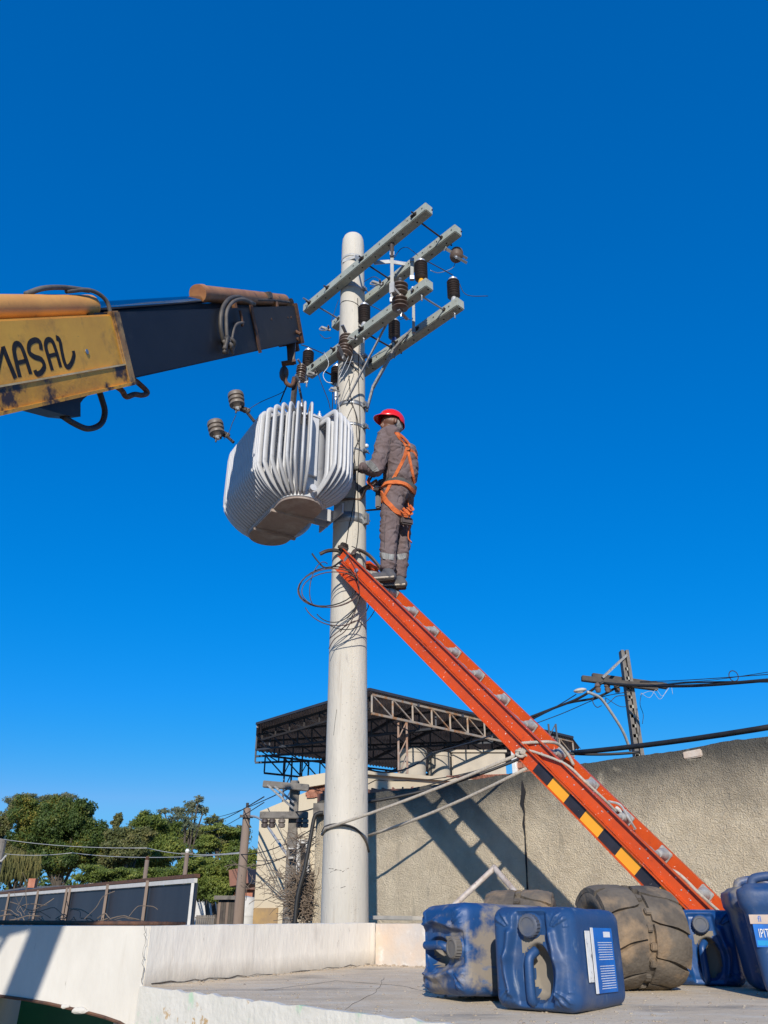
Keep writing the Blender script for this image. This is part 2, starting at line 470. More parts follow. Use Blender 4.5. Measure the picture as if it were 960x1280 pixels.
# parapets
PT = -.042
n_p = V((-(PAR_B - PAR_A).y, (PAR_B - PAR_A).x, 0)).normalized()
def rough_wall(name, A, B, z0, z1, th, nrm, m, label, amp=.004, step=.03, topn=.004, kind='structure'):
    """front face gridded with gentle unevenness, real thickness behind"""
    bm = BM()
    L_ = (B - A).length
    nx = max(2, int(L_ / step)); nz = max(2, int((z1 - z0) / step))
    e = (B - A).normalized()
    G = []
    for i in range(nx + 1):
        cc = []
        for j in range(nz + 1):
            s = L_ * i / nx; z = z0 + (z1 - z0) * j / nz
            o_ = amp * noise.noise(V((s * 6, z * 6, 1.3))) + amp * .5 * noise.noise(V((s * 21, z * 21, 4)))
            if j == nz: z += topn * noise.noise(V((s * 11, 3, 2)))
            cc.append(bm.verts.new(A + e * s - nrm * o_ + V((0, 0, z))))
        G.append(cc)
    for i in range(nx):
        for j in range(nz): bm.faces.new((G[i][j], G[i + 1][j], G[i + 1][j + 1], G[i][j + 1]))
    K = [[bm.verts.new(g[j].co + nrm * th) for j in (0, nz)] for g in G]
    for i in range(nx):
        bm.faces.new((G[i][nz], G[i + 1][nz], K[i + 1][1], K[i][1]))
        bm.faces.new((K[i][0], K[i][1], K[i + 1][1], K[i + 1][0]))
    for i in (0, nx):
        bm.faces.new([G[i][j] for j in range(nz + 1)] + [K[i][1], K[i][0]])
    o = ob(name, bm, m, smooth=True)
    tag(o, label, kind=kind)
    return o
pw = rough_wall('white_parapet', PAR_A - V((.3, .434, 0)) * .0, PAR_B, -.45, PT, .16, n_p, white_paint_bright, 'white painted parapet wall running behind the slab to the pole')
pw.pop('kind', None) if False else None
n_p2 = V((-e_p2.y, e_p2.x, 0))
if n_p2.y < 0: n_p2 = -n_p2
rough_wall('cement_parapet', PAR_B + V((.004, -.012, 0)), PAR_B + e_p2 * 5.4, -.45, PT - .004, .14, n_p2, bare_plaster, 'bare cement parapet behind the blue cans', amp=.01)
# left facade with an arched lower edge
bm = BM()
LA, LB = P0 + V((-.002, .002, 0)), V((-4.2, 4.30, 0))
eL = (LB - LA).normalized()
nL = V((-eL.y, eL.x, 0))
if nL.y < 0: nL = -nL
low = []
for u, v in ((178, 1310), (160, 1282), (150, 1276), (130, 1269), (100, 1261), (60, 1252), (30, 1247), (0, 1243)):
    low.append(onplane(u, v, LA, nL))
for s, z in ((1.1, -.30), (1.6, -.31), (2.2, -.36), (3.15, -.62)):
    low.append(LA + eL * s + V((0, 0, z)))
low[0] = LA + V((0, 0, -.9))
top = [LA + eL * 3.15 + V((0, 0, PT)), LA + V((0, 0, PT))]
prism(bm, low + top, nL * .34)
tag(ob('arched_facade', bm, white_paint), 'white painted facade with an arched lower edge over the green shopfront', kind='structure')
# vertical joint of slab and facade, dark drip edge under the arch
bm = BM()
tube(bm, [p + V((0, 0, -.006)) - nL * .004 for p in low[1:]], .007, 6)
tag(ob('drip_edge', bm, rust), 'thin rusty drip edge along the underside of the arch', kind='structure')
bm = BM()
prism(bm, [V((-4.5, 4.9, -3)), V((-.75, 4.9, -3)), V((-.75, 4.9, -.36)), V((-4.5, 4.9, -.36))], (0, .12, 0))
tag(ob('green_shopfront', bm, green_paint), 'dark green shopfront wall recessed under the arch', kind='structure')
bm = BM()
box(bm, (-2.02, 4.55, -1.7), .28, .3, 2.74)
tag(ob('shopfront_pier', bm, white_paint), 'pale pier standing left in front of the green shopfront', kind='structure')
for q, (u, v, sz) in enumerate(((82, 1258, .02), (100, 1263, .032), (106, 1264, .02))):
    bm = BM()
    c = onplane(u, v, LA, nL) - nL * .005
    bmesh.ops.create_icosphere(bm, subdivisions=2, radius=sz, matrix=Matrix.Translation(c) @ Matrix.Diagonal((1.2, .4, .45, 1)))
    for vv in bm.verts: vv.co += V((1, 0, .4)) * .008 * noise.noise(vv.co * 60)
    tag(ob('plaster_flake', bm, white_paint), ['small loose plaster flake at the left under the arch edge', 'largest plaster flake hanging under the arch edge', 'small plaster flake right beside the largest one'][q], 'plaster flake', 'plaster flakes hanging from the arch edge')
# ledge under the ladder foot and body of the building
bm = BM()
prism(bm, [V((.55, 6.05, -.40)), V((3.9, 2.95, -.40)), V((4.4, 3.9, -.40)), V((.9, 7.3, -.40))], (0, 0, -.2))
tag(ob('gutter_ledge', bm, slab_m), 'narrow cement ledge between the parapet and the roughcast wall', kind='structure')
bm = BM()
prism(bm, [V((.55, 6.2, -.61)), V((4.4, 2.75, -.61)), V((4.6, 2.4, -.61)), V((2.4, 1.6, -.61)), V((.3, 3.3, -.61)), V((-.6, 4.3, -.61))], (0, 0, -2.39))
tag(ob('ground_floor_wall', bm, green_paint), 'green ground floor of the building under the roof slab', kind='structure')

# ------------------------------------------------------------ roughcast boundary wall with true relief
WL, WR = V((-.17, 8.59, 0)), V((2.787, 5.685, 0))
eW = (WR - WL).normalized()
nW = V((eW.y, -eW.x, 0))
if nW.y > 0: nW = -nW            # towards the camera
WH = 1.145
S0, S1 = -.82, 6.2
def wall_pt(u, v): return onplane(u, v, WL, nW)
def s_of(u, v=1000): return (wall_pt(u, v) - WL).dot(eW)
s_notch0, s_notch1 = s_of(852, 940), s_of(882, 935)
def wall_top(s):
    z = WH + .012 * noise.noise(V((s * 3, 0, 0))) + .008 * noise.noise(V((s * 17, 0, 5)))
    if s_notch0 < s < s_notch1: z -= .045 + .02 * noise.noise(V((s * 60, 1, 1)))
    if s > s_notch1: z += .012
    return z
root = thing('roughcast_wall', 'tall grey beige roughcast boundary wall carrying the ladder shadow', 'wall', WL + V((0, 0, -3)))
bm = BM()
stepx = .0125
nx = int((S1 - S0) / stepx)
zs = [-3.0, -.7] + [-.6 + 1.0 * k / 70 for k in range(71)]
zs = [-3.0, -.7] + [-.55 + k * .0135 for k in range(0, 126)]
nz = len(zs)
G = []
for i in range(nx + 1):
    s = S0 + (S1 - S0) * i / nx
    t = wall_top(s)
    cc = []
    for j, z in enumerate(zs):
        zz = z if j < nz - 1 and z < t else None
        if j > 1: zz = -.55 + (t + .55) * (j - 2) / (nz - 3)
        p = V((s * 22, zz * 22, 0))
        d = .0045 * noise.fractal(p, .8, 2.1, 3) + .008 * noise.noise(V((s * 5, zz * 5, 3))) if j > 0 else 0
        if j >= nz - 2: d -= .008
        cc.append(bm.verts.new(WL + eW * s + nW * d + V((0, 0, zz))))
    G.append(cc)
for i in range(nx):
    for j in range(nz - 1): bm.faces.new((G[i][j], G[i + 1][j], G[i + 1][j + 1], G[i][j + 1]))
K = [[bm.verts.new(g[j].co - nW * .15) for j in (0, nz - 1)] for g in G[::20] + [G[-1]]]
K0 = G[::20] + [G[-1]]
for i in range(len(K) - 1):
    bm.faces.new((K[i][0], K[i][1], K[i + 1][1], K[i + 1][0]))
idx = list(range(0, nx + 1, 20)) + [nx]
for q in range(len(K) - 1):
    a, b = idx[q], idx[q + 1]
    if a == b: continue
    bm.faces.new([G[k][nz - 1] for k in range(a, b + 1)] + [K[q + 1][1], K[q][1]])
bm.faces.new([G[0][j] for j in range(nz)] + [K[0][1], K[0][0]])
bm.faces.new([G[nx][j] for j in range(nz)] + [K[-1][1], K[-1][0]])
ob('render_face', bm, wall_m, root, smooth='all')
# crack: a thin dark fissure modelled as a sliver
bm = BM()
cr = [(653, 976, .4), (655, 990, 3.4), (653, 1004, 3.0), (656, 1016, .6), (655, 1030, 1.6), (657, 1045, .5), (658, 1070, 1.2), (659, 1092, .6), (660, 1118, 1.0), (661, 1128, .3)]
pts = []
for u, v, hw in cr: pts.append((wall_pt(u - hw * .7, v) + nW * .012, wall_pt(u + hw * .7, v) + nW * .012))
for a, b in zip(pts, pts[1:]):
    vs = [bm.verts.new(a[0]), bm.verts.new(a[1]), bm.verts.new(b[1]), bm.verts.new(b[0])]
    vb = [bm.verts.new(x.co - nW * .03) for x in vs]
    bm.faces.new(vs); bm.faces.new(vb[::-1])
    for k in range(4): bm.faces.new((vs[k], vs[(k + 1) % 4], vb[(k + 1) % 4], vb[k]))
ob('crack', bm, void_m, root)
bm = BM()
c = WL + eW * ((s_notch0 + s_notch1) / 2 - .01) - nW * .045 + V((0, 0, WH - .045))
beam(bm, c - eW * .075, c + eW * .07, .12, .055, bevel=.006)
for vv in bm.verts: vv.co += V((0, 0, .012)) * noise.noise(vv.co * 30)
ob('brick', bm, mat('exposed_pale_brick', (.50, .38, .29), (.58, .50, .42), 9, .9, .3, 50), root)

# brick pillar standing on the wall behind the ladder
pc = WL + eW * s_of(641, 965) - nW * .30
proot = thing('brick_pillar', 'short brick pillar with white plaster behind the middle of the ladder', 'pillar', V((pc.x, pc.y, -3)))
bm = BM(); box(bm, (pc.x, pc.y, -.9), .19, .19, 4.5, math.atan2(eW.y, eW.x)); ob('core', bm, mortar_m, proot)
zt = 1.12
brm = None
for k in range(5):
    for q in range(2):
        bm = BM()
        cc = pc + nW * .10 + eW * ((q - .5) * .10 + (.02 if k % 2 else -.02)) + V((0, 0, zt + k * .062))
        beam(bm, cc - eW * .045, cc + eW * .045, .03, .052, bevel=.004)
        ob('brick', bm, brick_m, proot)
bm = BM()
cc = pc + nW * .112 - eW * .10 + V((0, 0, 1.22))
beam(bm, cc - V((0, 0, .24)), cc + V((0, 0, .22)), .05, .05, up=nW, bevel=.006)
ob('plaster_edge', bm, plastic_white, proot)

# ------------------------------------------------------------ main concrete pole
PB, PTOP = V((-.296, 6.55, 0)), V((-.367, 6.55, 7.12))
def pole_c(z): return PB.lerp(PTOP, z / 7.22)
def pole_r(z): return .181 - z * (.181 - .128) / 7.22
pole = thing('concrete_utility_pole', 'tall round pale concrete utility pole with crossarms and transformer', 'utility pole', (PB.x, PB.y, -3))
bm = BM()
prof = []
seg = 56
rings = []
zl = [-3 + k * .2 for k in range(50)] + [6.98, 7.06, 7.10, 7.12]
for z in zl:
    c = pole_c(z); r = pole_r(z)
    if z > 7.0: r *= {7.06: .96, 7.10: .86, 7.12: .6}.get(z, 1)
    rg = []
    for k in range(seg):
        a = k * 2 * math.pi / seg
        rr = r + .0012 * noise.noise(V((math.cos(a) * 3, math.sin(a) * 3, z * 2)))
        rg.append(bm.verts.new(V((c.x + rr * math.cos(a), c.y + rr * math.sin(a), z))))
    rings.append(rg)
for A_, B_ in zip(rings, rings[1:]):
    for k in range(seg): bm.faces.new((A_[k], A_[(k + 1) % seg], B_[(k + 1) % seg], B_[k]))
bm.faces.new(rings[-1]); bm.faces.new(rings[0][::-1])
ob('shaft', bm, concrete_pole, pole, smooth='all')
def on_pole(z, ang, off=0):
    """ang: 0 faces the camera (-Y), positive to the right"""
    c = pole_c(z); r = pole_r(z) + off
    return V((c.x + r * math.sin(ang), c.y - r * math.cos(ang), z))
def z_on_pole(v, u=435):
    r = ray(u, v)
    z = r.z * 6.4
    for _ in range(4):
        z = r.z * (6.55 - pole_r(z))
    return z
# mould seam, pits and scratches as real relief
bm = BM()
for k in range(60):
    z0 = -.5 + k * .125
    a = .22
    d = on_pole(z0, a) - pole_c(z0)
    beam(bm, on_pole(z0, a, .0005), on_pole(z0 + .126, a, .0005), .007, .008, up=d)
ob('mould_seam', bm, MATS['pole_concrete'], pole)
bm = BM()
random.seed(3)
for k in range(420):
    z0 = random.uniform(-.2, 4.2) if k > 200 else random.uniform(-.1, 1.6)
    a = random.gauss(.42, .12) if k % 3 else random.uniform(-1.1, 1.1)
    rr = random.uniform(.0022, .0048)
    p = on_pole(z0, a, -rr * .55)
    bmesh.ops.create_icosphere(bm, subdivisions=1, radius=rr, matrix=Matrix.Translation(p))
o = ob('surface_pits', bm, mat('pit_shadow_grime', (.25, .22, .19), (.32, .29, .25), 10, .95), pole); o['kind'] = 'stuff'
scr = [[(421, 886), (419, 900), (417, 918)], [(411, 1085), (417, 1086)], [(419, 1087), (427, 1088)], [(428, 1090), (436, 1085)], [(426, 1110), (432, 1108)], [(413, 1090), (421, 1087)]]
for s_ in scr:
    bm = BM()
    pts = []
    for (u, v) in s_:
        z = z_on_pole(v, u)
        W_ = 6.4 * CT + z * ST
        x = (u - 480) / F * W_
        sa = max(-1, min(1, (x - pole_c(z).x) / pole_r(z)))
        pts.append(on_pole(z, math.asin(sa), .0))
    tube(bm, pts, .0021, 5)
    ob('scratch', bm, void_m, pole)

# steel bands round the pole
def ring_pts(z, off, n=36, tilt=0, ph=0):
    return [on_pole(z + tilt * math.cos(k * 2 * math.pi / n + ph), k * 2 * math.pi / n, off) for k in range(n)]
def band(z, h, m, name='steel_band', off=.004, tilt=0, ph=0):
    bm = BM()
    n = 40
    R_ = [[bm.verts.new(p) for p in ring_pts(z + dz, off + do, n, tilt, ph)] for dz, do in ((-h / 2, -.006), (-h / 2, 0), (h / 2, 0), (h / 2, -.006))]
    for q in range(3):
        for k in range(n): bm.faces.new((R_[q][k], R_[q][(k + 1) % n], R_[q + 1][(k + 1) % n], R_[q + 1][k]))
    b = ob(name, bm, m, pole, smooth='all')
    bm = BM()
    p = on_pole(z, .95, off)
    n_ = (p - pole_c(z)).normalized(); n_.z = 0
    tng = V((-n_.y, n_.x, 0))
    beam(bm, p + n_ * .0, p + n_ * .05, .012, h * 1.1)
    beam(bm, p + n_ * .0 + tng * .03, p + n_ * .05 + tng * .03, .012, h * 1.1)
    bolt(bm, p + n_ * .03 - tng * .03, tng, .007, .10, .013)
    ob('band_clamp', bm, galv, b)
    return b
band(z_on_pole(502), .055, galv)
band(z_on_pole(529), .035, galv)
band(z_on_pole(645), .10, galv)
band(z_on_pole(560), .02, galv, off=.003)
for v in (318, 357, 441, 452): band(z_on_pole(v), .035, galv_dull)
# thin wires running down the pole
def pole_wire(pts, r, m, name='pole_wire'):
    """pts: (u, v) seen on the pole face"""
    bm = BM()
    P = []
    for (u, v) in pts:
        z = z_on_pole(v, u)
        W_ = 6.4 * CT + z * ST
        x = (u - 480) / F * W_
        sa = max(-.985, min(.985, (x - pole_c(z).x) / (pole_r(z) + r * 1.5)))
        P.append(on_pole(z, math.asin(sa), r * 1.2))
    tube(bm, smooth_path(P, 5), r, 6)
    return ob(name, bm, m, pole, smooth='all')
pole_wire([(447, 372), (449, 420), (448, 470), (450, 520), (449, 560), (447, 600), (448, 660), (443, 700)], .004, black_cable)
pole_wire([(436, 470), (439, 500), (446, 520), (449, 545), (443, 565), (443, 600)], .005, black_cable)
pole_wire([(425, 505), (432, 500), (440, 506), (445, 520), (446, 545), (450, 558)], .0045, hose_m)
pole_wire([(427, 540), (436, 518), (441, 508)], .003, black_cable)
pole_wire([(418, 372), (430, 374), (443, 378), (453, 383)], .0035, black_cable)
pole_wire([(441, 560), (445, 590), (444, 620), (436, 660), (431, 690)], .004, black_cable)
pole_wire([(423, 450), (436, 455), (446, 463), (454, 470)], .004, black_cable)

# ------------------------------------------------------------ crossarms
def crossarm_pts():
    hA, hC = 6.28, 5.29
    a0, a1 = atz(383, 388, hA), atz(536.5, 260.5, hA)
    b1 = atz(573, 287.5, hA)
    b0 = b1 + (a0 - a1)
    c0, c1 = atz(386, 467, hC), atz(537, 355, hC)
    d1 = atz(576, 379, hC)
    d0 = d1 + (c0 - c1)
    return (a0, a1), (b0, b1), (c0, c1), (d0, d1)
CA, CB, CC, CD = crossarm_pts()
hA, hC = CA[0].z, CC[0].z
ARMW = .104
def crossarm(p, label, notch):
    p0, p1 = p
    d, s, u = frame(p1 - p0)
    root = thing('crossarm', label, 'crossarm', tuple(p0.lerp(p1, .5)), 0, 'concrete crossarms on the tall pole')
    bm = BM()
    beam(bm, p0, p1, ARMW, ARMW * 1.05, bevel=.007)
    ob('beam', bm, arm_conc, root)
    bm = BM()
    fr = s if s.y < 0 else -s
    L_ = (p1 - p0).length
    k = .06
    while k < L_:
        c = p0 + d * k
        lathe(bm, [(.009, 0), (.009, .0022), (.0, .0022)], 8, M_axis(c + fr * (ARMW / 2), fr))
        lathe(bm, [(.009, 0), (.009, .0022), (.0, .0022)], 8, M_axis(c + d * .09 - V((0, 0, ARMW * 1.05 / 2)), (0, 0, -1)))
        k += .21
    ob('bolt_holes', bm, void_m, root)
    for t in notch:
        bm = BM()
        c = p0 + d * t
        beam(bm, c + fr * (ARMW / 2), c + fr * (ARMW / 2 + .006), .045, .045)
        bolt(bm, c + fr * (ARMW / 2 + .006), fr, .009, .045, .017)
        ob('bolt', bm, dark_steel, root)
    return root
crossarm(CA, 'front crossarm of the upper pair, nearest the pole top', (.12, .45, 1.05, 1.85))
crossarm(CB, 'rear crossarm of the upper pair, half behind the pole', (.5, .9))
crossarm(CC, 'front crossarm of the lower pair, left end above the transformer', (.5, .95, 1.5))
crossarm(CD, 'rear crossarm of the lower pair, right of the pole with a dark patch', (.6, 1.0, 1.3))
darm, sarm, uarm = frame(CA[1] - CA[0])
rear = sarm if sarm.y > 0 else -sarm
def on_arm(P, u):
    """point on the crossarm axis seen at image column u"""
    p0, p1 = P
    lo, hi = -.2, 1.2
    def col(p): return 480 + F * p.x / (p.y * CT + p.z * ST)
    for _ in range(40):
        m_ = (lo + hi) / 2
        if col(p0.lerp(p1, m_)) < u: lo = m_
        else: hi = m_
    return p0.lerp(p1, lo)
# threaded tie rods between arm pairs
def tie_rod(P, Q, u, label, l0=.08, l1=.05, m=dark_steel):
    a = on_arm(P, u)
    t = (a - P[0]).length / (P[1] - P[0]).length
    b = Q[0].lerp(Q[1], t)
    root = thing('tie_rod', label, 'tie rod', tuple(a), 0, 'threaded tie rods between the crossarm pairs')
    bm = BM(); tube(bm, [a - rear * (ARMW / 2 + l0), b + rear * (ARMW / 2 + l1)], .0095, 8); ob('threaded_bar', bm, m, root)
    for q, sg in ((a, -1), (a, 1), (b, -1), (b, 1)):
        bm = BM(); lathe(bm, [(.02, 0), (.02, .014)], 6, M_axis(q + rear * sg * (ARMW / 2 + .001), rear * sg)); ob('nut', bm, dark_steel, root)
tie_rod(CA, CB, 520, 'tie rod near the right end of the upper crossarms', .02)
tie_rod(CA, CB, 455, 'tie rod at the middle of the upper crossarms just right of the pole', .01)
tie_rod(CA, CB, 392, 'tie rod sticking out at the left end of the upper crossarms', .10, .05, galv)
tie_rod(CC, CD, 521, 'tie rod near the right end of the lower crossarms', .02, .02, galv)
tie_rod(CC, CD, 455, 'tie rod of the lower crossarms just right of the pole', .02)
tie_rod(CC, CD, 396, 'tie rod near the left end of the lower crossarms', .02)

# straps from the pole to the upper arms
def strap(pts, w_, th, m, label, name='steel_strap', up=V((0, 0, 1))):
    bm = BM()
    for a, b in zip(pts, pts[1:]): beam(bm, a, b, th, w_, up=up)
    o = ob(name, bm, m)
    return tag(o, label, 'strap', 'flat steel straps and braces of the crossarms')
zs_ = z_on_pole(323)
pl = on_pole(zs_, 1.0)
strap([on_pole(zs_, -.9, .012), on_pole(zs_, .2, .03), on_arm(CA, 452) + V((0, 0, .06)), on_arm(CA, 470) + V((0, 0, .056))], .045, .008, galv_dull, 'pale steel strap from the front of the pole to the top arm', up=V((0, 0, 1)))
aA, aB = on_arm(CA, 462), on_arm(CB, 512)
strap([aA + V((0, 0, -.03)) + rear * .06, aA.lerp(aB, .5) + V((0, 0, .02)), aB + V((0, 0, .05)), on_arm(CB, 520) + V((0, 0, .056))], .05, .010, galv_dull, 'grey steel strap bridging the two upper arms right of the pole')
# diagonal braces of the lower arms
b0 = on_pole(z_on_pole(502), .25, .02)
strap([b0 + V((-.08, -.02, -.02)), at(479, 413, 6.02), at(484, 404, 6.0)], .035, .012, galv_dark, 'light diagonal brace crossing in front of the pole to the lower front arm', 'diagonal_brace', up=V((0, 1, 0)))
b1_ = on_pole(z_on_pole(506), 1.35, .02)
strap([b1_, at(466, 485, 6.45), at(492, 438, 6.3), at(516, 412, 6.12)], .06, .02, galv_dark, 'dark diagonal brace from the right of the pole to the lower rear arm', 'diagonal_brace', up=V((0, 1, 0)))

# ------------------------------------------------------------ insulators
def shed_profile(r, R_, n, pitch, z0=0.0):
    pr = [(r * .8, z0)]
    for k in range(n):
        z = z0 + .006 + k * pitch
        pr += [(r, z), (R_ * .96, z + pitch * .30), (R_, z + pitch * .42), (R_ * .93, z + pitch * .60), (r, z + pitch * .85)]
    pr.append((r * .9, z0 + .012 + n * pitch))
    return pr
def make_pin(ferr, label):
    root = thing('pin_insulator', label, 'insulator', group='ribbed dark insulators standing on the lower crossarms')
    bm = BM(); lathe(bm, [(.018, -.10), (.018, 0), (.036, .001), (.030, .05), (.022, .085)], 14); ob('base_fitting', bm, ferr, root, smooth=True)
    bm = BM(); lathe(bm, shed_profile(.034, .064, 7, .0305, .075), 24); ob('ribbed_body', bm, rubber_ins, root, smooth=True)
    bm = BM(); z = .295; lathe(bm, [(.045, z), (.046, z + .018), (.03, z + .028), (.014, z + .032), (.014, z + .055), (.0, z + .057)], 16); ob('top_cap', bm, cap_metal, root, smooth=True)
    bm = BM(); tube(bm, [(0, 0, -.10), (0, 0, -.19)], .008, 8); bolt(bm, (0, 0, -.12), (0, 0, -1), .01, .02, .018); ob('stud', bm, galv, root)
    return root
pin0 = make_pin(cap_metal, 'x')
def put_pin(p, label, first=[True], s=1.0, ferr=None):
    if first[0]: r_ = pin0; first[0] = False
    else: r_ = copy_tree(pin0)
    r_.location = p; r_['label'] = label
    r_.scale = (s, s, s)
    if ferr:
        for ch in r_.children:
            if ch.name.startswith('base_fitting'):
                ch.data = ch.data.copy(); ch.data.materials[0] = ferr; ch['label'] = 'yellow base fitting'
    return r_
topz = V((0, 0, ARMW * 1.05 / 2 + .0))
put_pin(on_arm(CD, 568) + topz, 'ribbed dark insulator at the far right end of the lower rear arm')
put_pin(on_arm(CC, 455) + topz, 'ribbed dark insulator on the lower front arm at the pole')
put_pin(on_arm(CC, 384) + topz + V((0, 0, -.03)), 'ribbed dark insulator at the left end of the lower front arm')
put_pin(on_arm(CC, 527) + topz, 'ribbed dark insulator with a yellow base at the right end of the front arm', ferr=yellow_p)
put_pin(on_arm(CD, 493) + topz + V((0, 0, .02)), 'ribbed dark insulator with a blue base between the lower arms', ferr=mat('blue_fitting', (.03, .05, .14), (.04, .06, .16), 8, .5))
put_pin(at(420, 487, 6.78), 'ribbed dark insulator left of the pole under the lower arms')

def make_cutout(label):
    root = thing('fuse_cutout', label, 'fuse cutout', group='brown porcelain fuse cutouts on the lower arms')
    bm = BM()
    pr = [(.035, 0)]
    for k in range(3): z = .01 + k * .045; pr += [(.040, z), (.078, z + .012), (.080, z + .02), (.05, z + .038)]
    pr += [(.040, .148), (.040, .17)]
    for k in range(3): z = .175 + k * .045; pr += [(.040, z), (.078, z + .012), (.080, z + .02), (.05, z + .038)]
    pr += [(.034, .315), (.0, .316)]
    lathe(bm, pr, 24); ob('porcelain_body', bm, porc, root, smooth=True)
    for z in (-.012, .318):
        bm = BM(); beam(bm, (-.03, 0, z), (.15, 0, z), .03, .014); ob('contact_arm', bm, galv, root)
    bm = BM(); beam(bm, (-.15, 0, .158), (-.036, 0, .158), .035, .03); beam(bm, (-.16, 0, .10), (-.16, 0, .215), .05, .012, up=V((1, 0, 0))); ob('mounting_bracket', bm, galv_dull, root)
    bm = BM()
    for z in (.33, .36): lathe(bm, [(.012, z), (.016, z + .004), (.012, z + .01)], 8)
    bolt(bm, (.02, 0, -.02), (0, 0, -1), .007, .035, .014); ob('terminal', bm, cap_metal, root)
    return root
cut0 = make_cutout('x')
def put_cutout(p, rot, label, s=1.0, first=[True]):
    if first[0]: r_ = cut0; first[0] = False
    else: r_ = copy_tree(cut0)
    r_.location = p; r_.rotation_euler = rot; r_.scale = (s,) * 3; r_['label'] = label
    return r_
put_cutout(at(500, 388, 5.62), (R(4), R(-6), R(60)), 'brown two lobed porcelain cutout in front of the lower front arm', 1.0)
put_cutout(at(430, 446, 6.22), (R(0), R(-14), R(250)), 'brown two lobed porcelain cutout against the left side of the pole', 1.05)
put_cutout(at(375, 476, 5.95), (R(0), R(-6), R(250)), 'large brown porcelain cutout at the left end of the front arm by the crane hook', .62)
put_cutout(at(571, 316, 5.95), (R(150), R(20), R(20)), 'dark porcelain cutout hanging under the right end of the upper rear arm', .85)
bar_m = mat('weathered_bar', (.36, .36, .33), (.27, .27, .25), 9, .6)
# pale fibreglass bars standing among the arms
def bar(p, q, w_, m, label, name='fibreglass_bar', cat='bar', group='pale vertical bars between the crossarms'):
    root = thing(name, label, cat, tuple(p), 0, group)
    bm = BM(); beam(bm, p, q, w_, w_ * .55, up=V((0, 1, 0)), bevel=.003); ob('bar', bm, m, root)
    for e in (p, q):
        bm = BM(); beam(bm, e - V((0, 0, .02)), e + V((0, 0, .03)), w_ * 1.3, w_ * .9, up=V((0, 1, 0))); ob('end_clamp', bm, galv, root)
    return root
bar(at(490, 376, 5.85), at(490, 318, 5.82), .034, bar_m, 'thick pale vertical bar behind the brown cutout')
bar(at(517, 414, 5.9), at(517, 362, 5.85), .028, bar_m, 'slim pale vertical bar from the lower rear arm up to the front arm')
bar(at(515, 348, 5.95), at(515, 326, 5.95), .034, bar_m, 'short pale bar hanging under the upper rear arm')
bm = BM(); tube(bm, [at(490, 322, 5.82), at(490, 304, 5.8)], .022, 8); tag(ob('black_sleeve', bm, rubber_ins), 'short black sleeve above the thick pale bar', 'sleeve')
# small clamps and brackets
def bracket(p, label, s=1.0):
    root = thing('line_clamp', label, 'clamp', tuple(p), 0, 'small metal line clamps round the crossarms')
    p = V(p)
    s *= .75
    bm = BM(); beam(bm, p + V((-.04, 0, .01)) * s, p + V((.05, .01, -.02)) * s, .02 * s, .026 * s, bevel=.003); ob('body', bm, galv_dark, root)
    bm = BM(); tube(bm, smooth_path([p + V((-.04, 0, .02)) * s, p + V((-.06, -.01, -.03)) * s, p + V((-.01, -.02, -.05)) * s, p + V((.02, 0, -.02)) * s], 4), .006 * s, 6); ob('shackle', bm, galv_dark, root)
    bm = BM(); bolt(bm, p + V((.03, -.012, .0)) * s, (0, -1, 0), .006, .03, .012); ob('bolt', bm, dark_steel, root)
bracket(at(407, 410, 6.4), 'metal clamp with a loop left of the pole above the brown cutout', 1.4)
bracket(at(544, 306, 5.9), 'small clamp on the upper rear arm near its right end', 1.3)
bracket(at(471, 353, 6.1), 'tangled clamp on the upper rear arm at the pole', 1.5)
bracket(at(510, 374, 5.7), 'clamp on the lower front arm beside the brown cutout', 1.2)
bracket(at(441, 422, 6.1), 'clamp on the lower front arm across the pole', 1.2)
bracket(at(391, 466, 6.55), 'clamp beside the insulator at the left arm end', 1.3)
bracket(at(419, 486, 6.4), 'clamp left of the pole above the transformer', 1.3)
# conductors and jumpers
WG = 'thin line wires and jumpers at the pole head'
def wire(pts, r, m, label, name='wire', group=WG, cat='wire', n=6):
    bm = BM(); tube(bm, smooth_path(pts, n), r, 6)
    return tag(ob(name, bm, m, smooth='all'), label, cat, group)
wire([at(493, 322, 5.85), at(500, 312, 5.86), at(508, 309, 5.9), at(516, 314, 5.9), at(522, 319, 5.6)], .0035, black_cable, 'thin black jumper arching over the yellow based insulator')
wire([at(533, 326, 5.6), at(550, 335, 5.65), at(566, 344, 5.7)], .005, black_cable, 'black jumper from the yellow based insulator to the far right one')
wire([at(574, 354, 5.7), at(580, 366, 5.7), at(590, 370, 5.7), at(610, 370, 5.7)], .0035, black_cable, 'black wire trailing right from the far right insulator')
wire([at(569, 322, 5.9), at(568, 332, 5.9), at(562, 337, 5.88), at(548, 341, 5.85), at(538, 338, 5.8)], .004, galv, 'pale wire curl hanging below the dark cutout')
wire([at(462, 381, 6.0), at(470, 385, 6.0), at(482, 391, 6.0)], .004, black_cable, 'short black wire right of the insulator at the pole')
wire([at(376, 431, 6.6), at(386, 434, 6.6), at(404, 442, 6.5)], .005, black_cable, 'black wire from the crane tip to the lower left arm')
wire([at(400, 418, 6.4), at(406, 423, 6.4), at(414, 422, 6.4)], .004, dark_steel, 'short curled wire under the clamp left of the pole')
wire([at(405, 440, 6.3), at(411, 455, 6.3), at(404, 468, 6.3), at(408, 477, 6.3), at(416, 479, 6.3)], .0045, galv, 'looping grey wire below the left cutout')
wire([at(436, 445, 6.2), at(430, 458, 6.2), at(424, 472, 6.2), at(420, 484, 6.25)], .0035, galv, 'grey wire running down from the left cutout')
wire([at(441, 443, 6.2), at(435, 460, 6.2), at(426, 475, 6.2)], .0035, galv, 'second grey wire running down from the left cutout')
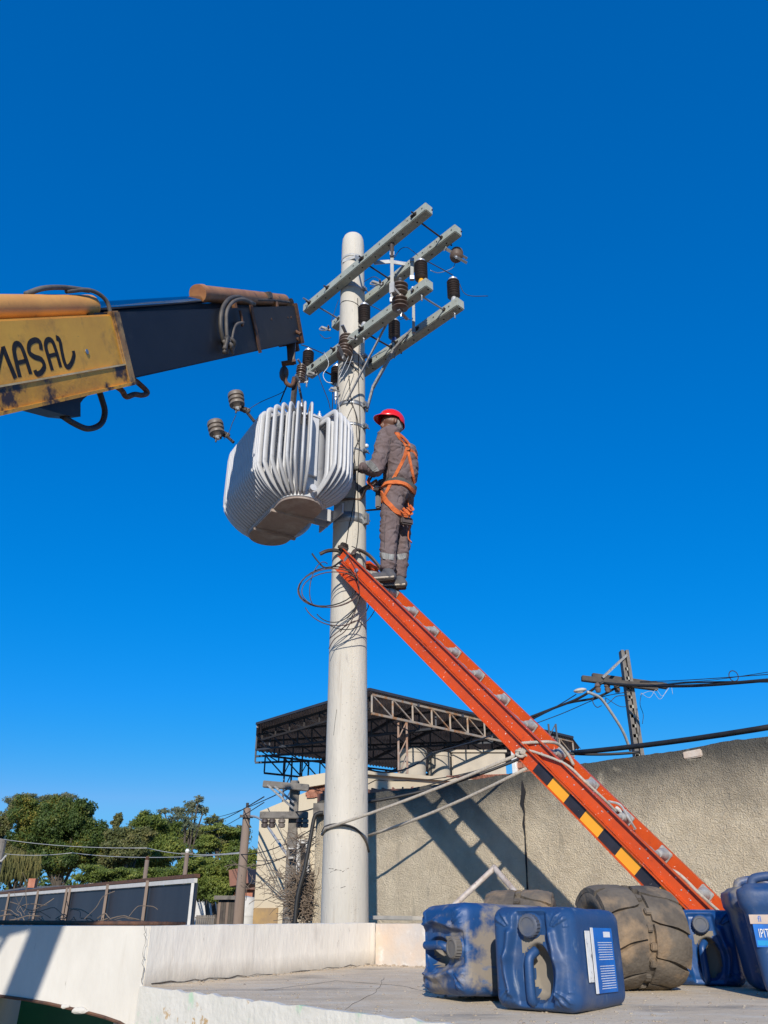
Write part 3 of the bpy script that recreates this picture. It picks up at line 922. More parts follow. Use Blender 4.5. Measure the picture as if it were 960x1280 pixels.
wire([at(416, 488, 6.4), at(416, 500, 6.4), at(415, 515, 6.3)], .0055, black_cable, 'black lead dropping to the transformer from the left clamp')
wire([at(421, 488, 6.35), at(423, 500, 6.3), at(425, 520, 6.3)], .0045, galv, 'grey lead dropping beside the pole to the transformer')
wire([at(398, 468, 6.4), at(402, 480, 6.4), at(410, 500, 6.3), at(413, 512, 6.2)], .004, black_cable, 'thin black lead behind the left crossarm end')
wire([at(455, 352, 6.2), at(468, 346, 6.1), at(476, 354, 6.1), at(462, 360, 6.15)], .0035, hose_m, 'small tangle of wire where the upper arm meets the pole')
wire([at(514, 400, 6.05), at(505, 398, 6.05), at(499, 400, 6.1)], .0035, black_cable, 'short black wire right of the blue based insulator')
wire([at(527, 362, 5.6), at(529, 370, 5.6), at(528, 374, 5.6)], .006, galv, 'short hook under the right end of the lower front arm')
wire([at(423, 375, 6.4), at(418, 390, 6.4), at(414, 402, 6.4)], .003, black_cable, 'thin wire dropping from the upper left arm')

# ------------------------------------------------------------ transformer
TROT = math.atan2(.86, -.51)
TC = V((-.92, 6.30, 3.2))
tr = thing('pole_transformer', 'large pale grey finned transformer hanging beside the pole', 'transformer', tuple(TC), TROT)
TL, TW, THt = .54, .205, .865          # half length, half width, height
def stadium(L_, W_, n=14):
    pts = []
    for k in range(n + 1):
        a = -math.pi / 2 + math.pi * k / n
        pts.append((L_ - W_ + W_ * math.cos(a), W_ * math.sin(a)))
    for k in range(n + 1):
        a = math.pi / 2 + math.pi * k / n
        pts.append((-(L_ - W_) + W_ * math.cos(a), W_ * math.sin(a)))
    return pts
def stad_loft(bm, levels):
    rings = []
    for L_, W_, z in levels: rings.append([bm.verts.new((x, y, z)) for x, y in stadium(L_, W_)])
    n = len(rings[0])
    for A_, B_ in zip(rings, rings[1:]):
        for k in range(n): bm.faces.new((A_[k], A_[(k + 1) % n], B_[(k + 1) % n], B_[k]))
    bm.faces.new(rings[0][::-1]); bm.faces.new(rings[-1])
bm = BM(); stad_loft(bm, [(TL - .012, TW - .012, .012), (TL, TW, .02), (TL, TW, THt - .02)]); ob('tank', bm, tank_grey, tr, smooth=True, local=True)
bm = BM(); stad_loft(bm, [(TL - .008, TW - .008, -.004), (TL - .004, TW - .004, .0115)]); ob('base_plate', bm, tank_base, tr, local=True)
for x in (-.20, .22):
    bm = BM(); beam(bm, (x, -TW - .01, -.018), (x, TW + .01, -.018), .03, .026); ob('base_rail', bm, tank_base, tr, local=True)
bm = BM(); stad_loft(bm, [(TL + .03, TW + .03, THt - .019), (TL + .03, TW + .03, THt), (TL + .01, TW + .01, THt + .012), (TL - .06, TW - .06, THt + .03)]); ob('lid', bm, tank_grey, tr, smooth=True, local=True)
def fin_path(depth, zt, zb, drop, rise):
    """tube leaving the tank near the top, running down, and curving back in at the foot"""
    p = [V((-.02, 0, zt - rise)), V((depth * .45, 0, zt - .01)), V((depth * .82, 0, zt - .006)), V((depth * .97, 0, zt - .03)), V((depth, 0, zt - .07))]
    p += [V((depth, 0, zt - .2)), V((depth, 0, zb + drop + .14)), V((depth * .985, 0, zb + drop + .05)), V((depth * .86, 0, zb + drop - .005)), V((depth * .5, 0, zb + drop * .5)), V((-.02, 0, zb + .01))]
    return p
def fin_mesh(depth, zt, zb, drop, rise):
    bm = BM()
    pts = fin_path(depth, zt, zb, drop, rise)
    pts = [pts[0]] + smooth_path(pts[1:5], 3)[:-1] + pts[4:7] + smooth_path(pts[7:], 3)
    tube(bm, pts, .027, 10, flat=(.50, 1.0))
    me = bpy.data.meshes.new('cooling_tube'); bmesh.ops.recalc_face_normals(bm, faces=bm.faces); bm.to_mesh(me); bm.free()
    me.materials.append(tank_grey)
    me.polygons.foreach_set('use_smooth', [True] * len(me.polygons))
    return me
f_out = fin_mesh(.235, THt - .02, .03, .20, .03)
f_in = fin_mesh(.135, THt - .06, .05, .13, .03)
f_out_s = fin_mesh(.20, THt - .02, .03, .19, .03)
def fin(x, y, ang, me):
    o = bpy.data.objects.new('cooling_tube', me)
    COL.objects.link(o)
    o.parent = tr
    o.location = (x, y, 0); o.rotation_euler = (0, 0, ang)
    return o
straight = TL - TW
n_side = 17
for k in range(n_side):
    x = -straight - .03 + (2 * straight + .06) * k / (n_side - 1)
    for me in (f_out, f_in): fin(x, TW, R(90), me)
    if x < -.33 or x > .30:
        for me in (f_out_s, f_in): fin(x, -TW, R(-90), me)
for sgn in (-1, 1):
    for a in (82, 71, 60, 50, 41, 32, 24, 16, -16, -24, -32, -41, -50, -60, -71, -82):
        ang = R(a) if sgn > 0 else R(180 + a)
        cx = sgn * straight
        for me in (f_out, f_in): fin(cx + TW * math.cos(ang), TW * math.sin(ang), ang, me)
# front name-plate channel between the fins, on both ends
for sgn in (-1, 1):
    bm = BM()
    x = sgn * (TL + .015)
    beam(bm, (x, 0, .22), (x, 0, THt - .03), .09, .03, up=V((1, 0, 0)), bevel=.004)
    ob('end_stiffener', bm, tank_grey, tr, local=True)
    bm = BM()
    lathe(bm, [(.02, 0), (.02, .06), (.032, .0605), (.032, .075), (.0, .076)], 10, M_axis((sgn * (TL - .005), 0, .08), (sgn, 0, 0)))
    ob('drain_valve', bm, tank_grey, tr, local=True)
for k in range(30):
    a = k * 2 * math.pi / 30
    L_ = TL - .0; sx_ = (1 if math.cos(a) > 0 else -1)
    x, y = sx_ * (TL - TW) + (TW + .012) * math.cos(a), (TW + .012) * math.sin(a)
    bm = BM(); lathe(bm, [(.011, 0), (.011, .012)], 6, Matrix.Translation((x, y, THt + .001))); lathe(bm, [(.009, -.032), (.009, -.02)], 6, Matrix.Translation((x, y, THt))); ob('lid_bolt', bm, galv_dark, tr, local=True)
# pole brackets
for z in (.14, .80):
    bm = BM()
    beam(bm, (-.10, -TW + .01, z), (-.10, -TW - .25, z), .012, .12)
    beam(bm, (.02, -TW + .01, z), (.02, -TW - .25, z), .012, .12)
    beam(bm, (-.30, -TW - .245, z), (.18, -TW - .245, z), .016, .10)
    ob('pole_bracket', bm, tank_grey, tr, local=True)
for x in (-.34, .34):
    bm = BM(); tube(bm, smooth_path([(x, -.04, THt + .01), (x, -.04, THt + .09), (x, .04, THt + .09), (x, .04, THt + .01)], 4), .011, 8); ob('lifting_eye', bm, tank_grey, tr, smooth=True, local=True)
# bushings on the lid
def bushing(x, y, h, R_, m, n, tilt=0):
    bm = BM(); lathe(bm, shed_profile(R_ * .6, R_, n, h / n), 20, Matrix.Translation((x, y, THt + .03)))
    b = ob('bushing', bm, m, tr, smooth=True, local=True)
    bm = BM(); z = THt + .04 + h; lathe(bm, [(.018, z), (.018, z + .03), (.008, z + .031), (.008, z + .06)], 10, Matrix.Translation((x, y, 0))); o = ob('terminal', bm, cap_metal, b, local=True)
bushing(-.28, .02, .20, .060, rubber_ins, 5)
bushing(.02, .05, .20, .060, rubber_ins, 5)
bushing(.30, .02, .20, .060, rubber_ins, 5)
for x in (-.4, -.13, .16, .40): bushing(x, -.12, .08, .04, plastic_white if x < -.3 else rubber_ins, 3)
bm = BM(); tube(bm, smooth_path([(-.02, .02, THt + .03), (-.02, .02, THt + .12), (.0, -.02, THt + .14)], 4), .02, 10); ob('filler_neck', bm, tank_grey, tr, local=True)
# surge arresters on arms leaning out to the left
def arrester(cu, cv, au, av, Y, label, lean):
    base = at(au, av, Y); head = at(cu, cv, Y - .06)
    root = thing('surge_arrester', label, 'surge arrester', tuple(base), 0, 'grey brown arresters leaning out over the transformer')
    bm = BM()
    mid = at((cu * .45 + au * .55), (cv * .45 + av * .55) - 1, Y)
    bot = at(cu + 5, cv + 13, Y - .05)
    tube(bm, [base, mid, bot], .017, 8); ob('support_arm', bm, dark_steel, root)
    bm = BM(); bmesh.ops.create_icosphere(bm, subdivisions=2, radius=.034, matrix=Matrix.Translation(mid)); beam(bm, mid - V((.05, 0, -.02)), mid + V((.05, 0, -.02)), .04, .05, bevel=.006)
    beam(bm, bot - V((.04, 0, 0)), bot + V((.04, 0, 0)), .05, .035, bevel=.005); bolt(bm, bot + V((-.01, -.01, -.02)), (0, 0, -1), .009, .05, .016); ob('clamp', bm, dark_steel, root)
    ax = (head - bot).normalized(); ax = V((ax.x * lean, ax.y * .3, abs(ax.z))).normalized()
    bm = BM(); lathe(bm, [(.03, -.005), (.05, .02), (.078, .035), (.080, .055), (.066, .075), (.080, .085), (.084, .105), (.070, .125), (.082, .132), (.084, .155), (.078, .178), (.03, .185), (.0, .186)], 22, M_axis(bot, ax)); ob('ribbed_body', bm, porc_grey, root, smooth=True)
    bm = BM(); lathe(bm, [(.014, .186), (.014, .20), (.008, .201), (.008, .225), (0, .226)], 10, M_axis(bot, ax)); ob('terminal', bm, cap_metal, root)
    bm = BM(); lathe(bm, [(.02, -.03), (.034, -.004), (.03, .012)], 12, M_axis(bot, ax)); ob('collar', bm, cap_metal, root)
arrester(267, 533, 292, 553, 6.62, 'lower left surge arrester leaning out over the fins', .6)
arrester(292, 497, 318, 527, 6.55, 'upper surge arrester leaning left above the transformer', .5)
wire([at(295, 519, 6.5), at(290, 530, 6.5), at(286, 541, 6.5), at(280, 549, 6.5)], .0035, black_cable, 'thin black wire dangling between the two surge arresters')
wire([at(306, 515, 6.5), at(325, 503, 6.5), at(350, 492, 6.4), at(358, 486, 6.4)], .0035, black_cable, 'thin black wire from the upper arrester toward the crane hook')
wire([at(350, 503, 6.3), at(354, 493, 6.3), at(359, 481, 6.3)], .007, black_cable, 'short thick black lead rising toward the crane hook')

# ------------------------------------------------------------ crane boom
CDIR = V((.24, 1, .95)).normalized()
CP = V((-1.02, 6.3, 5.57))
UPC = V((0, 0, 1)); cd, cs, cu_ = frame(CDIR)
side = cs if cs.x > 0 else -cs
def cp(t, a=0.0, b=0.0): return CP - CDIR * t + side * a + cu_ * b
T1 = 2.73 * V((.24, 1, .95)).length
crane = thing('crane_boom', 'yellow and black telescopic crane boom reaching in from the left', 'crane', (-1.75, .3, -3))
def sect(bm, t0, t1, w_, h_, b0=0.0, bevel=.012):
    beam(bm, cp(t0, 0, b0), cp(t1, 0, b0), w_, h_, up=cu_, bevel=bevel)
HY, WY = .40, .28
YT, YB = .175, .225
bm = BM(); beam(bm, cp(T1, 0, -.025), cp(T1 + 2.75, 0, -.025), WY, HY, up=cu_, bevel=.01, h1=HY); ob('outer_section', bm, crane_y, crane, smooth=True)
# bottom grime band plate and lip
bm = BM()
beam(bm, cp(T1 - .01, WY / 2 + .004, -YB + .052), cp(T1 + 2.5, WY / 2 + .004, -YB + .052), .012, .11, up=cu_, bevel=.003)
ob('lower_flange_plate', bm, crane_grime, crane)
bm = BM()
beam(bm, cp(T1, WY / 2 + .011, -YB + .108), cp(T1 + 2.5, WY / 2 + .011, -YB + .108), .008, .009, up=cu_)
ob('weld_bead', bm, mat('pale_weld', (.70, .52, .28), (.5, .35, .15), 12, .6), crane)
bm = BM(); beam(bm, cp(T1 - .02, 0, -YB - .008), cp(T1 + 2.5, 0, -YB - .008), WY + .05, .018, up=cu_); ob('bottom_plate', bm, crane_grime, crane)
bm = BM(); beam(bm, cp(T1 - .03, 0, -.027), cp(T1 + .05, 0, -.027), WY + .035, HY + .035, up=cu_, bevel=.008); ob('end_collar', bm, mat('worn_collar', (.34, .17, .06), (.45, .30, .12), 6, .6, .2, 40, dirt=(.05, .03, .02), dscale=7, dlo=.5, dhi=.62), crane)
HB, WB = .37, .24
bm = BM(); beam(bm, cp(.02, 0, -.01), cp(T1 + .2, 0, -.01), WB, HB, up=cu_, bevel=.01, w1=WB + .02, h1=HB + .025); ob('inner_section', bm, crane_black, crane, smooth=True)
bm = BM(); beam(bm, cp(-.03, 0, -.01), cp(.05, 0, -.01), WB + .03, HB + .05, up=cu_, bevel=.006)
beam(bm, cp(-.06, 0, -.05), cp(.02, 0, -.05), .12, HB + .12, up=cu_, bevel=.006)
ob('tip_plate', bm, rust, crane)
bm = BM()
beam(bm, cp(1.40, WB / 2 + .012, -.01), cp(1.46, WB / 2 + .012, -.01), .012, HB + .05, up=cu_)
ob('guide_strip', bm, rust, crane)
for t in (.25, .36, .9, 1.9):
    bm = BM(); lathe(bm, [(.012, 0), (.012, .006), (0, .007)], 6, M_axis(cp(t, WB / 2, .06), side)); ob('bolt', bm, rust, crane)
# rams on top
bm = BM(); tube(bm, [cp(T1 + .06, .03, YT + .06), cp(T1 + 2.6, .03, YT + .07)], .066, 20); ob('lower_ram', bm, crane_cyl, crane, smooth=True)
bm = BM(); lathe(bm, [(.05, -.015), (.066, 0), (.066, .05), (.060, .051)], 20, M_axis(cp(T1 + .06, .03, YT + .06), -CDIR)); ob('ram_gland', bm, crane_cyl, crane, smooth=True)
bm = BM(); tube(bm, [cp(T1 + .1, .03, YT + .055), cp(2.1, .03, HB / 2 + .085)], .030, 14); ob('chrome_rod', bm, chrome, crane, smooth=True)
bm = BM(); beam(bm, cp(T1 + .3, -.03, HB / 2 + .03), cp(.2, -.03, HB / 2 + .03), .08, .05, up=cu_, bevel=.006); ob('top_rail', bm, crane_black, crane)
bm = BM(); tube(bm, [cp(2.25, .03, HB / 2 + .125), cp(.12, .03, HB / 2 + .055)], .066, 20); ob('upper_ram', bm, crane_brown, crane, smooth=True)
bm = BM(); lathe(bm, [(.03, -.03), (.07, -.028), (.072, .06), (.062, .062)], 20, M_axis(cp(2.27, .03, HB / 2 + .125), CDIR)); ob('ram_end_cap', bm, mat('orange_rust_cap', (.45, .20, .07), (.3, .12, .05), 9, .6), crane, smooth=True)
for t in (1.75, .60, .06):
    bm = BM(); beam(bm, cp(t, .03, HB / 2 - .01), cp(t - .07, .03, HB / 2 - .01), .14, .16, up=cu_, bevel=.006); ob('ram_saddle', bm, crane_brown if t > .5 else dark_steel, crane)
bm = BM()
beam(bm, cp(.80, .03, HB / 2 + .10), cp(.68, .03, HB / 2 + .10), .16, .07, up=cu_, bevel=.01); ob('hose_clamp', bm, hose_dusty, crane)
# window in the head frame
bm = BM()
beam(bm, cp(.0, 0, HB / 2 + .05), cp(.06, 0, -HB / 2), .20, .05, up=CDIR)
ob('head_frame', bm, dark_steel, crane)
# hoses
def hose(pts, r, m, name='hydraulic_hose', n=6, sg=10):
    bm = BM(); tube(bm, smooth_path(pts, n), r, sg)
    return ob(name, bm, m, crane, smooth='all')
PS, NS = cp(1, WB / 2 + .05), side
def ps(u, v, off=0.0): return onplane(u, v, cp(1, WB / 2 + .04 + off), NS)
hose([ps(280, 430), ps(276, 410), ps(277, 390), ps(284, 376), ps(296, 371), ps(310, 376), ps(318, 380)], .017, hose_m)
hose([ps(284, 428, .02), ps(283, 405, .02), ps(284, 388, .02), ps(292, 377, .02), ps(303, 374, .02), ps(315, 379, .02)], .014, hose_dusty)
hose([ps(289, 428), ps(292, 412), ps(296, 405), ps(304, 403)], .012, hose_dusty)
hose([ps(300, 388), ps(302, 398), ps(303, 408)], .012, rust)
hose([cp(1.5, -.02, HB / 2 + .07), cp(1.0, .09, HB / 2 + .06), cp(.5, .09, HB / 2 + .05), cp(.1, .09, HB / 2 + .03)], .012, hose_m)
random.seed(5)
for k in range(9):
    a = ps(281 + random.uniform(-2, 6), 424 + random.uniform(-4, 4), random.uniform(-.02, .05))
    b = ps(284 + random.uniform(-4, 8), 438 + random.uniform(-4, 6), random.uniform(-.02, .05))
    m_ = a.lerp(b, .5) + side * random.uniform(.0, .04)
    hose([a, m_, b], random.uniform(.010, .018), hose_m if k % 2 else hose_dusty, 'hose_coupling', 3, 7)
# hose and bracket hanging below
def pc_(u, v, a=0.0): return onplane(u, v, cp(1, a), NS)
bm = BM()
prism(bm, [pc_(22, 512), pc_(60, 502), pc_(95, 487), pc_(80, 507), pc_(80, 524), pc_(60, 522)], side * .10)
ob('underslung_bracket', bm, crane_black, crane)
hose([pc_(78, 520, .06), pc_(92, 529, .06), pc_(110, 536, .06), pc_(126, 530, .06), pc_(131, 515, .06), pc_(127, 498, .06), pc_(122, 484, .06)], .017, black_cable)
hose([pc_(80, 508, .04), pc_(96, 500, .04), pc_(112, 488, .04)], .016, black_cable)
hose([pc_(140, 480, .06), pc_(152, 488, .06), pc_(158, 496, .06), pc_(168, 493, .06), pc_(178, 494, .06), pc_(184, 490, .06), pc_(172, 478, .06), pc_(166, 474, .06)], .017, rust)
hose([ (cp(T1 + .62, .02, YT + .13)), cp(T1 + .5, .05, YT + .155), cp(T1 + .3, .05, YT + .16), cp(T1 + .12, .08, YT + .14)], .014, hose_dusty)
hose([cp(T1 + .30, .05, YT + .14), cp(T1 + .12, .09, YT + .14), cp(T1 + .03, .12, YT + .08), cp(T1 + .03, .13, YT - .02)], .012, hose_dusty)
# hand painted lettering
PLT = cp(1, WY / 2 + .0012)
def lp(x, y): return onplane(x / 4, 320 + y / 4, PLT, NS)
def stroke(bm, pts, hw):
    P = [lp(*p) for p in pts]
    P = smooth_path(P, 3) if len(P) > 2 else P
    for i in range(len(P)):
        pass
    L_, R_ = [], []
    for i, p in enumerate(P):
        t = (P[min(i + 1, len(P) - 1)] - P[max(i - 1, 0)]).normalized()
        q = NS.cross(t).normalized() * hw
        L_.append(bm.verts.new(p + q)); R_.append(bm.verts.new(p - q))
    for i in range(len(P) - 1): bm.faces.new((L_[i], L_[i + 1], R_[i + 1], R_[i]))
letters = {
    'M': [([(-52, 640), (-50, 480)], 1), ([(-50, 480), (-12, 590)], 1), ([(-12, 590), (14, 462)], .8), ([(14, 452), (40, 520), (78, 612)], 1.2)],
    'A': [([(100, 606), (84, 540), (70, 470), (80, 440), (102, 446), (122, 490), (154, 590)], 1.1), ([(92, 534), (130, 524)], .8)],
    'S': [([(206, 470), (200, 432), (176, 420), (148, 438), (146, 480), (172, 504), (208, 518), (222, 552), (206, 582), (184, 590), (174, 570)], 1.1)],
    'A2': [([(262, 572), (244, 510), (228, 448), (238, 420), (260, 424), (278, 466), (304, 556)], 1.1), ([(246, 500), (284, 490)], .8)],
    'L': [([(280, 408), (298, 420), (308, 470), (322, 530), (338, 556), (358, 536), (370, 496), (366, 474)], 1.1)]}
for k, ss in letters.items():
    bm = BM()
    for pts, w_ in ss: stroke(bm, pts, .0125 * w_)
    bmesh.ops.solidify(bm, geom=bm.faces[:], thickness=-.001)
    ob('painted_letter', bm, letter_m, crane, label='dark hand painted letter ' + k[0])
bm = BM(); lathe(bm, [(.014, 0), (.014, .004), (0, .005)], 12, M_axis(lp(433, 478), side)); ob('rivet', bm, galv, crane)
# hook block
hookP = at(368, 430, 6.3)
bm = BM(); beam(bm, at(364, 418, 6.3), at(364, 454, 6.3), .10, .09, up=V((0, 1, 0)), bevel=.01, w1=.07); ob('hook_link', bm, rubber_ins, crane)
bm = BM(); bmesh.ops.create_icosphere(bm, subdivisions=2, radius=.07, matrix=Matrix.Translation(at(355, 467, 6.28)) @ Matrix.Diagonal((.7, .8, 1.35, 1))); ob('hook_block', bm, rubber_ins, crane, smooth='all')
bm = BM(); tube(bm, smooth_path([at(355, 470, 6.22), at(358, 479, 6.22), at(365, 482, 6.22), at(368, 472, 6.22)], 5), .022, 10); ob('hook', bm, rust, crane, smooth='all')
bm = BM(); beam(bm, at(370, 452, 6.28), at(352, 455, 6.28), .05, .03); ob('hook_pin', bm, rust, crane)
bm = BM(); tube(bm, [at(362, 424, 6.3), at(374, 424, 6.25)], .02, 10); tube(bm, [at(352, 404, 6.3), at(376, 418, 6.2)], .018, 10); ob('head_pin', bm, rust, crane)
# slings to the transformer
for q, (a, b) in enumerate(((at(369, 476, 6.26), TC + V((-.0, .0, THt + .05))), (at(372, 474, 6.24), V((-.73, 6.0, 3.2 + THt + .04))))):
    bm = BM()
    tube(bm, [a, b], .030 if q == 0 else .012, 8, flat=(1, .35) if q == 0 else None)
    tag(ob('lifting_sling', bm, hose_dusty if q else dark_steel), ['wide dark lifting sling between hook and transformer lid', 'thin grey lifting sling slanting right down to the transformer'][q], 'sling', 'slings holding the transformer')
# crane lower arm and column (left of the photograph's edge)
bm = BM()
tube(bm, [V((-1.92, .55, .75)), V((-1.66, .62, 1.75))], .085, 4); ob('lower_arm', bm, crane_y, crane)
bm = BM()
beam(bm, V((-1.85, .35, -2.1)), V((-1.85, .45, .9)), .38, .34, up=V((0, 1, 0)), bevel=.02); ob('column', bm, crane_y, crane)
bm = BM(); beam(bm, V((-1.66, .62, 1.7)), cp(T1 + 2.7), .28, .34, bevel=.02); ob('elbow', bm, crane_y, crane)
for dx in (0, .05):
    hose([V((-2.06 - dx, .5, .7)), V((-2.04 - dx, .55, 1.1)), V((-1.97, .6, 1.35)), V((-1.80, .62, 1.7))], .012, hose_m)
bm = BM(); box(bm, (-1.85, .35, -2.55), 1.3, 2.0, .9, bevel=.05); ob('pedestal', bm, crane_black, crane)

# ------------------------------------------------------------ ladder
L0 = V((.26, 6.26, 2.311))
LD = V((.16158, -.12426, -.22012))
LH = V((.19465, .25313, 0))
LUP = V((.58163, -.44727, .67945))
LU = LD.normalized()
lad = thing('extension_ladder', 'orange fibreglass extension ladder leaning on the pole with striped rails', 'ladder', tuple(L0 + LD * 12 - LH * .5))
KT, KB = -2.75, 12.05
def rail(k0, k1, off, drop, w_, h_, nm):
    bm = BM()
    hs_ = LH.normalized()
    a = L0 + LD * k0 + off + LUP * drop; b = L0 + LD * k1 + off + LUP * drop
    # C channel: web plus two flanges
    sgn = 1 if off.dot(LH) < -.001 else -1
    web = .006
    beam(bm, a, b, web, h_, up=LUP)
    for j in (-1, 1):
        c = LUP * (j * (h_ / 2 - .003)) + hs_ * (-sgn) * (w_ / 2)
        beam(bm, a + c, b + c, w_, .006, up=LUP)
    return ob(nm, bm, orange, lad)
rail(KT, KB, LH * 0, 0, .030, .088, 'fly_rail')
rail(KT, KB, -LH, 0, .030, .088, 'fly_rail')
hsn = LH.normalized()
BD = -.096
rail(KT + .3, KB + .2, hsn * .016, BD, .030, .092, 'base_rail')
rail(KT + .3, KB + .2, -LH - hsn * .016, BD, .030, .092, 'base_rail')
# dark joint lines of the flanges
for k in range(-2, 12):
    bm = BM()
    c = L0 + LD * k
    tube(bm, [c - LH + hsn * .004, c - hsn * .004], .0165, 14)
    r_ = ob('rung', bm, alu if k > 1 else galv_dull, lad, smooth=True)
    for e, sg in ((c, -1), (c - LH, 1)):
        bm = BM()
        p = e + hsn * sg * .006 + LUP * .006
        beam(bm, p, p + hsn * sg * .010, .084, .074, up=LUP, bevel=.004)
        ob('rung_plate', bm, alu, r_)
        bm = BM()
        lathe(bm, [(.036, 0), (.034, .03), (.022, .085)], 14, M_axis(p + hsn * sg * .010, hsn * sg)); ob('rung_ferrule', bm, alu, r_, smooth=True)
for k in range(0, 12):
    bm = BM()
    c = L0 + LD * k + LUP * BD
    tube(bm, [c - LH + hsn * .004, c - hsn * .004], .0145, 12)
    ob('base_rung', bm, galv_dull, lad, smooth=True)
# stripes on the near base rail, facing the viewer, and rivets
_p = L0 - LH
k = next(q / 100 for q in range(0, 1300) if 480 + F * (_p + LUP * BD + LD * q / 100).x / ((_p + LUP * BD + LD * q / 100).y * CT + (_p + LUP * BD + LD * q / 100).z * ST) > 672)
i = 0
while k < KB:
    l = .47 if i % 2 == 0 else .50
    p = L0 - LH - hsn * .0225 + LUP * BD
    a = p + LD * k; b = p + LD * min(k + l, KB)
    bm = BM(); beam(bm, a, b, .0022, .078, up=LUP)
    o = ob('reflective_stripe', bm, stripe_k if i % 2 == 0 else stripe_y, lad)
    o['label'] = 'black stripe' if i % 2 == 0 else 'yellow stripe'
    k += l; i += 1
for k in range(-2, 12):
    for dd in (-.05, .0, .06):
        bm = BM()
        p = L0 - LH - hsn * .003 + LD * (k + dd * 2) + LUP * (.02 - abs(dd) * .5)
        lathe(bm, [(.0045, 0), (.004, .003), (0, .0034)], 6, M_axis(p, -hsn)); ob('rivet', bm, cap_metal, lad)
# strap plate near the ladder top, lock fitting and pole rest
a = L0 - LH - hsn * .006 + LD * (KT + .28)
bm = BM(); beam(bm, a + LUP * .055, a - LUP * .055, .03, .006, up=hsn); ob('end_strap', bm, galv, lad)
bm = BM(); lathe(bm, [(.020, 0), (.020, .012), (.010, .013), (.010, .02), (0, .021)], 12, M_axis(L0 - LH - hsn * .006 + LD * (KT + .95) - LUP * .02, -hsn)); ob('blue_bolt', bm, mat('blue_washer', (.03, .08, .30), (.45, .5, .6), 30, .3, metal=.4), lad)
bm = BM(); beam(bm, L0 + hsn * -.02 + LD * (KT + .15) + LUP * .04, L0 + hsn * -.02 + LD * (KT + .65) + LUP * .05, .05, .05, up=LUP, bevel=.01); ob('top_end_bracket', bm, orange, lad)
bm = BM()
pr = [L0 + LD * (KT + .35) - LH * .96 + LUP * .05, L0 + LD * (KT + .15) - LH * .75 + LUP * .10, L0 + LD * (KT + .35) - LH * .45 + LUP * .12, L0 + LD * (KT + .75) - LH * .25 + LUP * .10, L0 + LD * (KT + 1.15) - LH * .06 + LUP * .05]
tube(bm, smooth_path(pr, 6), .026, 12, flat=(1, .55)); ob('pole_rest', bm, rubber_ins, lad, smooth='all')
bm = BM()
random.seed(2)
c = L0 + LD * (KT - .1) - LH * .95
beam(bm, c, c + V((.03, -.02, .08)), .07, .06, bevel=.01); tube(bm, smooth_path([c, c + V((-.06, .0, .02)), c + V((-.14, .02, .02)), c + V((-.20, .02, -.01))], 4), .018, 8); tube(bm, [c + V((-.03, -.04, .04)), c + V((.05, -.05, .0))], .016, 8)
ob('top_latch', bm, dark_steel, lad)
for q in (LH * 0, -LH):
    bm = BM(); beam(bm, L0 + LD * KB + q + LUP * BD, L0 + LD * (KB + .5) + q + LUP * BD, .05, .07, up=LUP, bevel=.008); ob('rubber_foot', bm, rubber_ins, lad)
# ladder hoist rope
def lr(k, a, b): return L0 + LD * k - LH * a + LUP * b
def KK(u, a, b):
    lo, hi = -4, 14
    for _ in range(40):
        m_ = (lo + hi) / 2; p = lr(m_, a, b)
        if 480 + F * p.x / (p.y * CT + p.z * ST) < u: lo = m_
        else: hi = m_
    return lo
k0 = KK(652, 1.1, -.08)
bm = BM()
tube(bm, smooth_path([lr(k0 - .1, 1.08, -.06), lr(k0 + .2, 1.02, .03), lr(k0 + .3, .8, .07), lr(k0 + .3, .4, .07), lr(k0 + .5, .2, .05), lr(k0 + .7, .1, .02)], 6), .011, 8)
tube(bm, smooth_path([lr(k0, 1.06, -.08), lr(k0 + .4, 1.09, -.02), lr(k0 + 1, 1.06, .05), lr(k0 + 1.5, .95, .05), lr(k0 + 1.9, .6, .03), lr(k0 + 2.1, .2, .0)], 6), .009, 8)
tag(ob('hoist_rope', bm, rope_m, smooth='all'), 'pale rope lashed over the ladder rungs and running down its face', 'rope', 'pale ropes tied to the ladder')
bm = BM()
tube(bm, smooth_path([lr(k0 + 3.6, .9, -.02), lr(k0 + 3.9, .9, .04), lr(k0 + 4.4, .7, .03), lr(k0 + 4.8, .3, .01)], 6), .009, 8)
tag(ob('hoist_rope', bm, rope_m, smooth='all'), 'short pale rope end lying over the lowest visible ladder rungs', 'rope', 'pale ropes tied to the ladder')
bm = BM()
kp = lr(KK(652, 1.12, -.10), 1.12, -.10)
for q in range(4):
    tube(bm, smooth_path([kp + V((random.uniform(-.04, .04), random.uniform(-.03, .03), random.uniform(-.03, .03))) for _ in range(5)], 4), .010, 7)
tag(ob('rope_knot', bm, rope_m, smooth='all'), 'pale rope knot on the lower rail of the ladder', 'knot', 'pale ropes tied to the ladder')
# lock hardware on one rung
bm = BM(); beam(bm, lr(7.75, .2, .02), lr(8.0, .12, .02), .02, .02, bevel=.004); tube(bm, smooth_path([lr(7.6, .32, .02), lr(7.8, .2, .05), lr(8.1, .25, .03), lr(8.3, .1, .0)], 4), .008, 6); ob('rung_lock', bm, alu, lad)

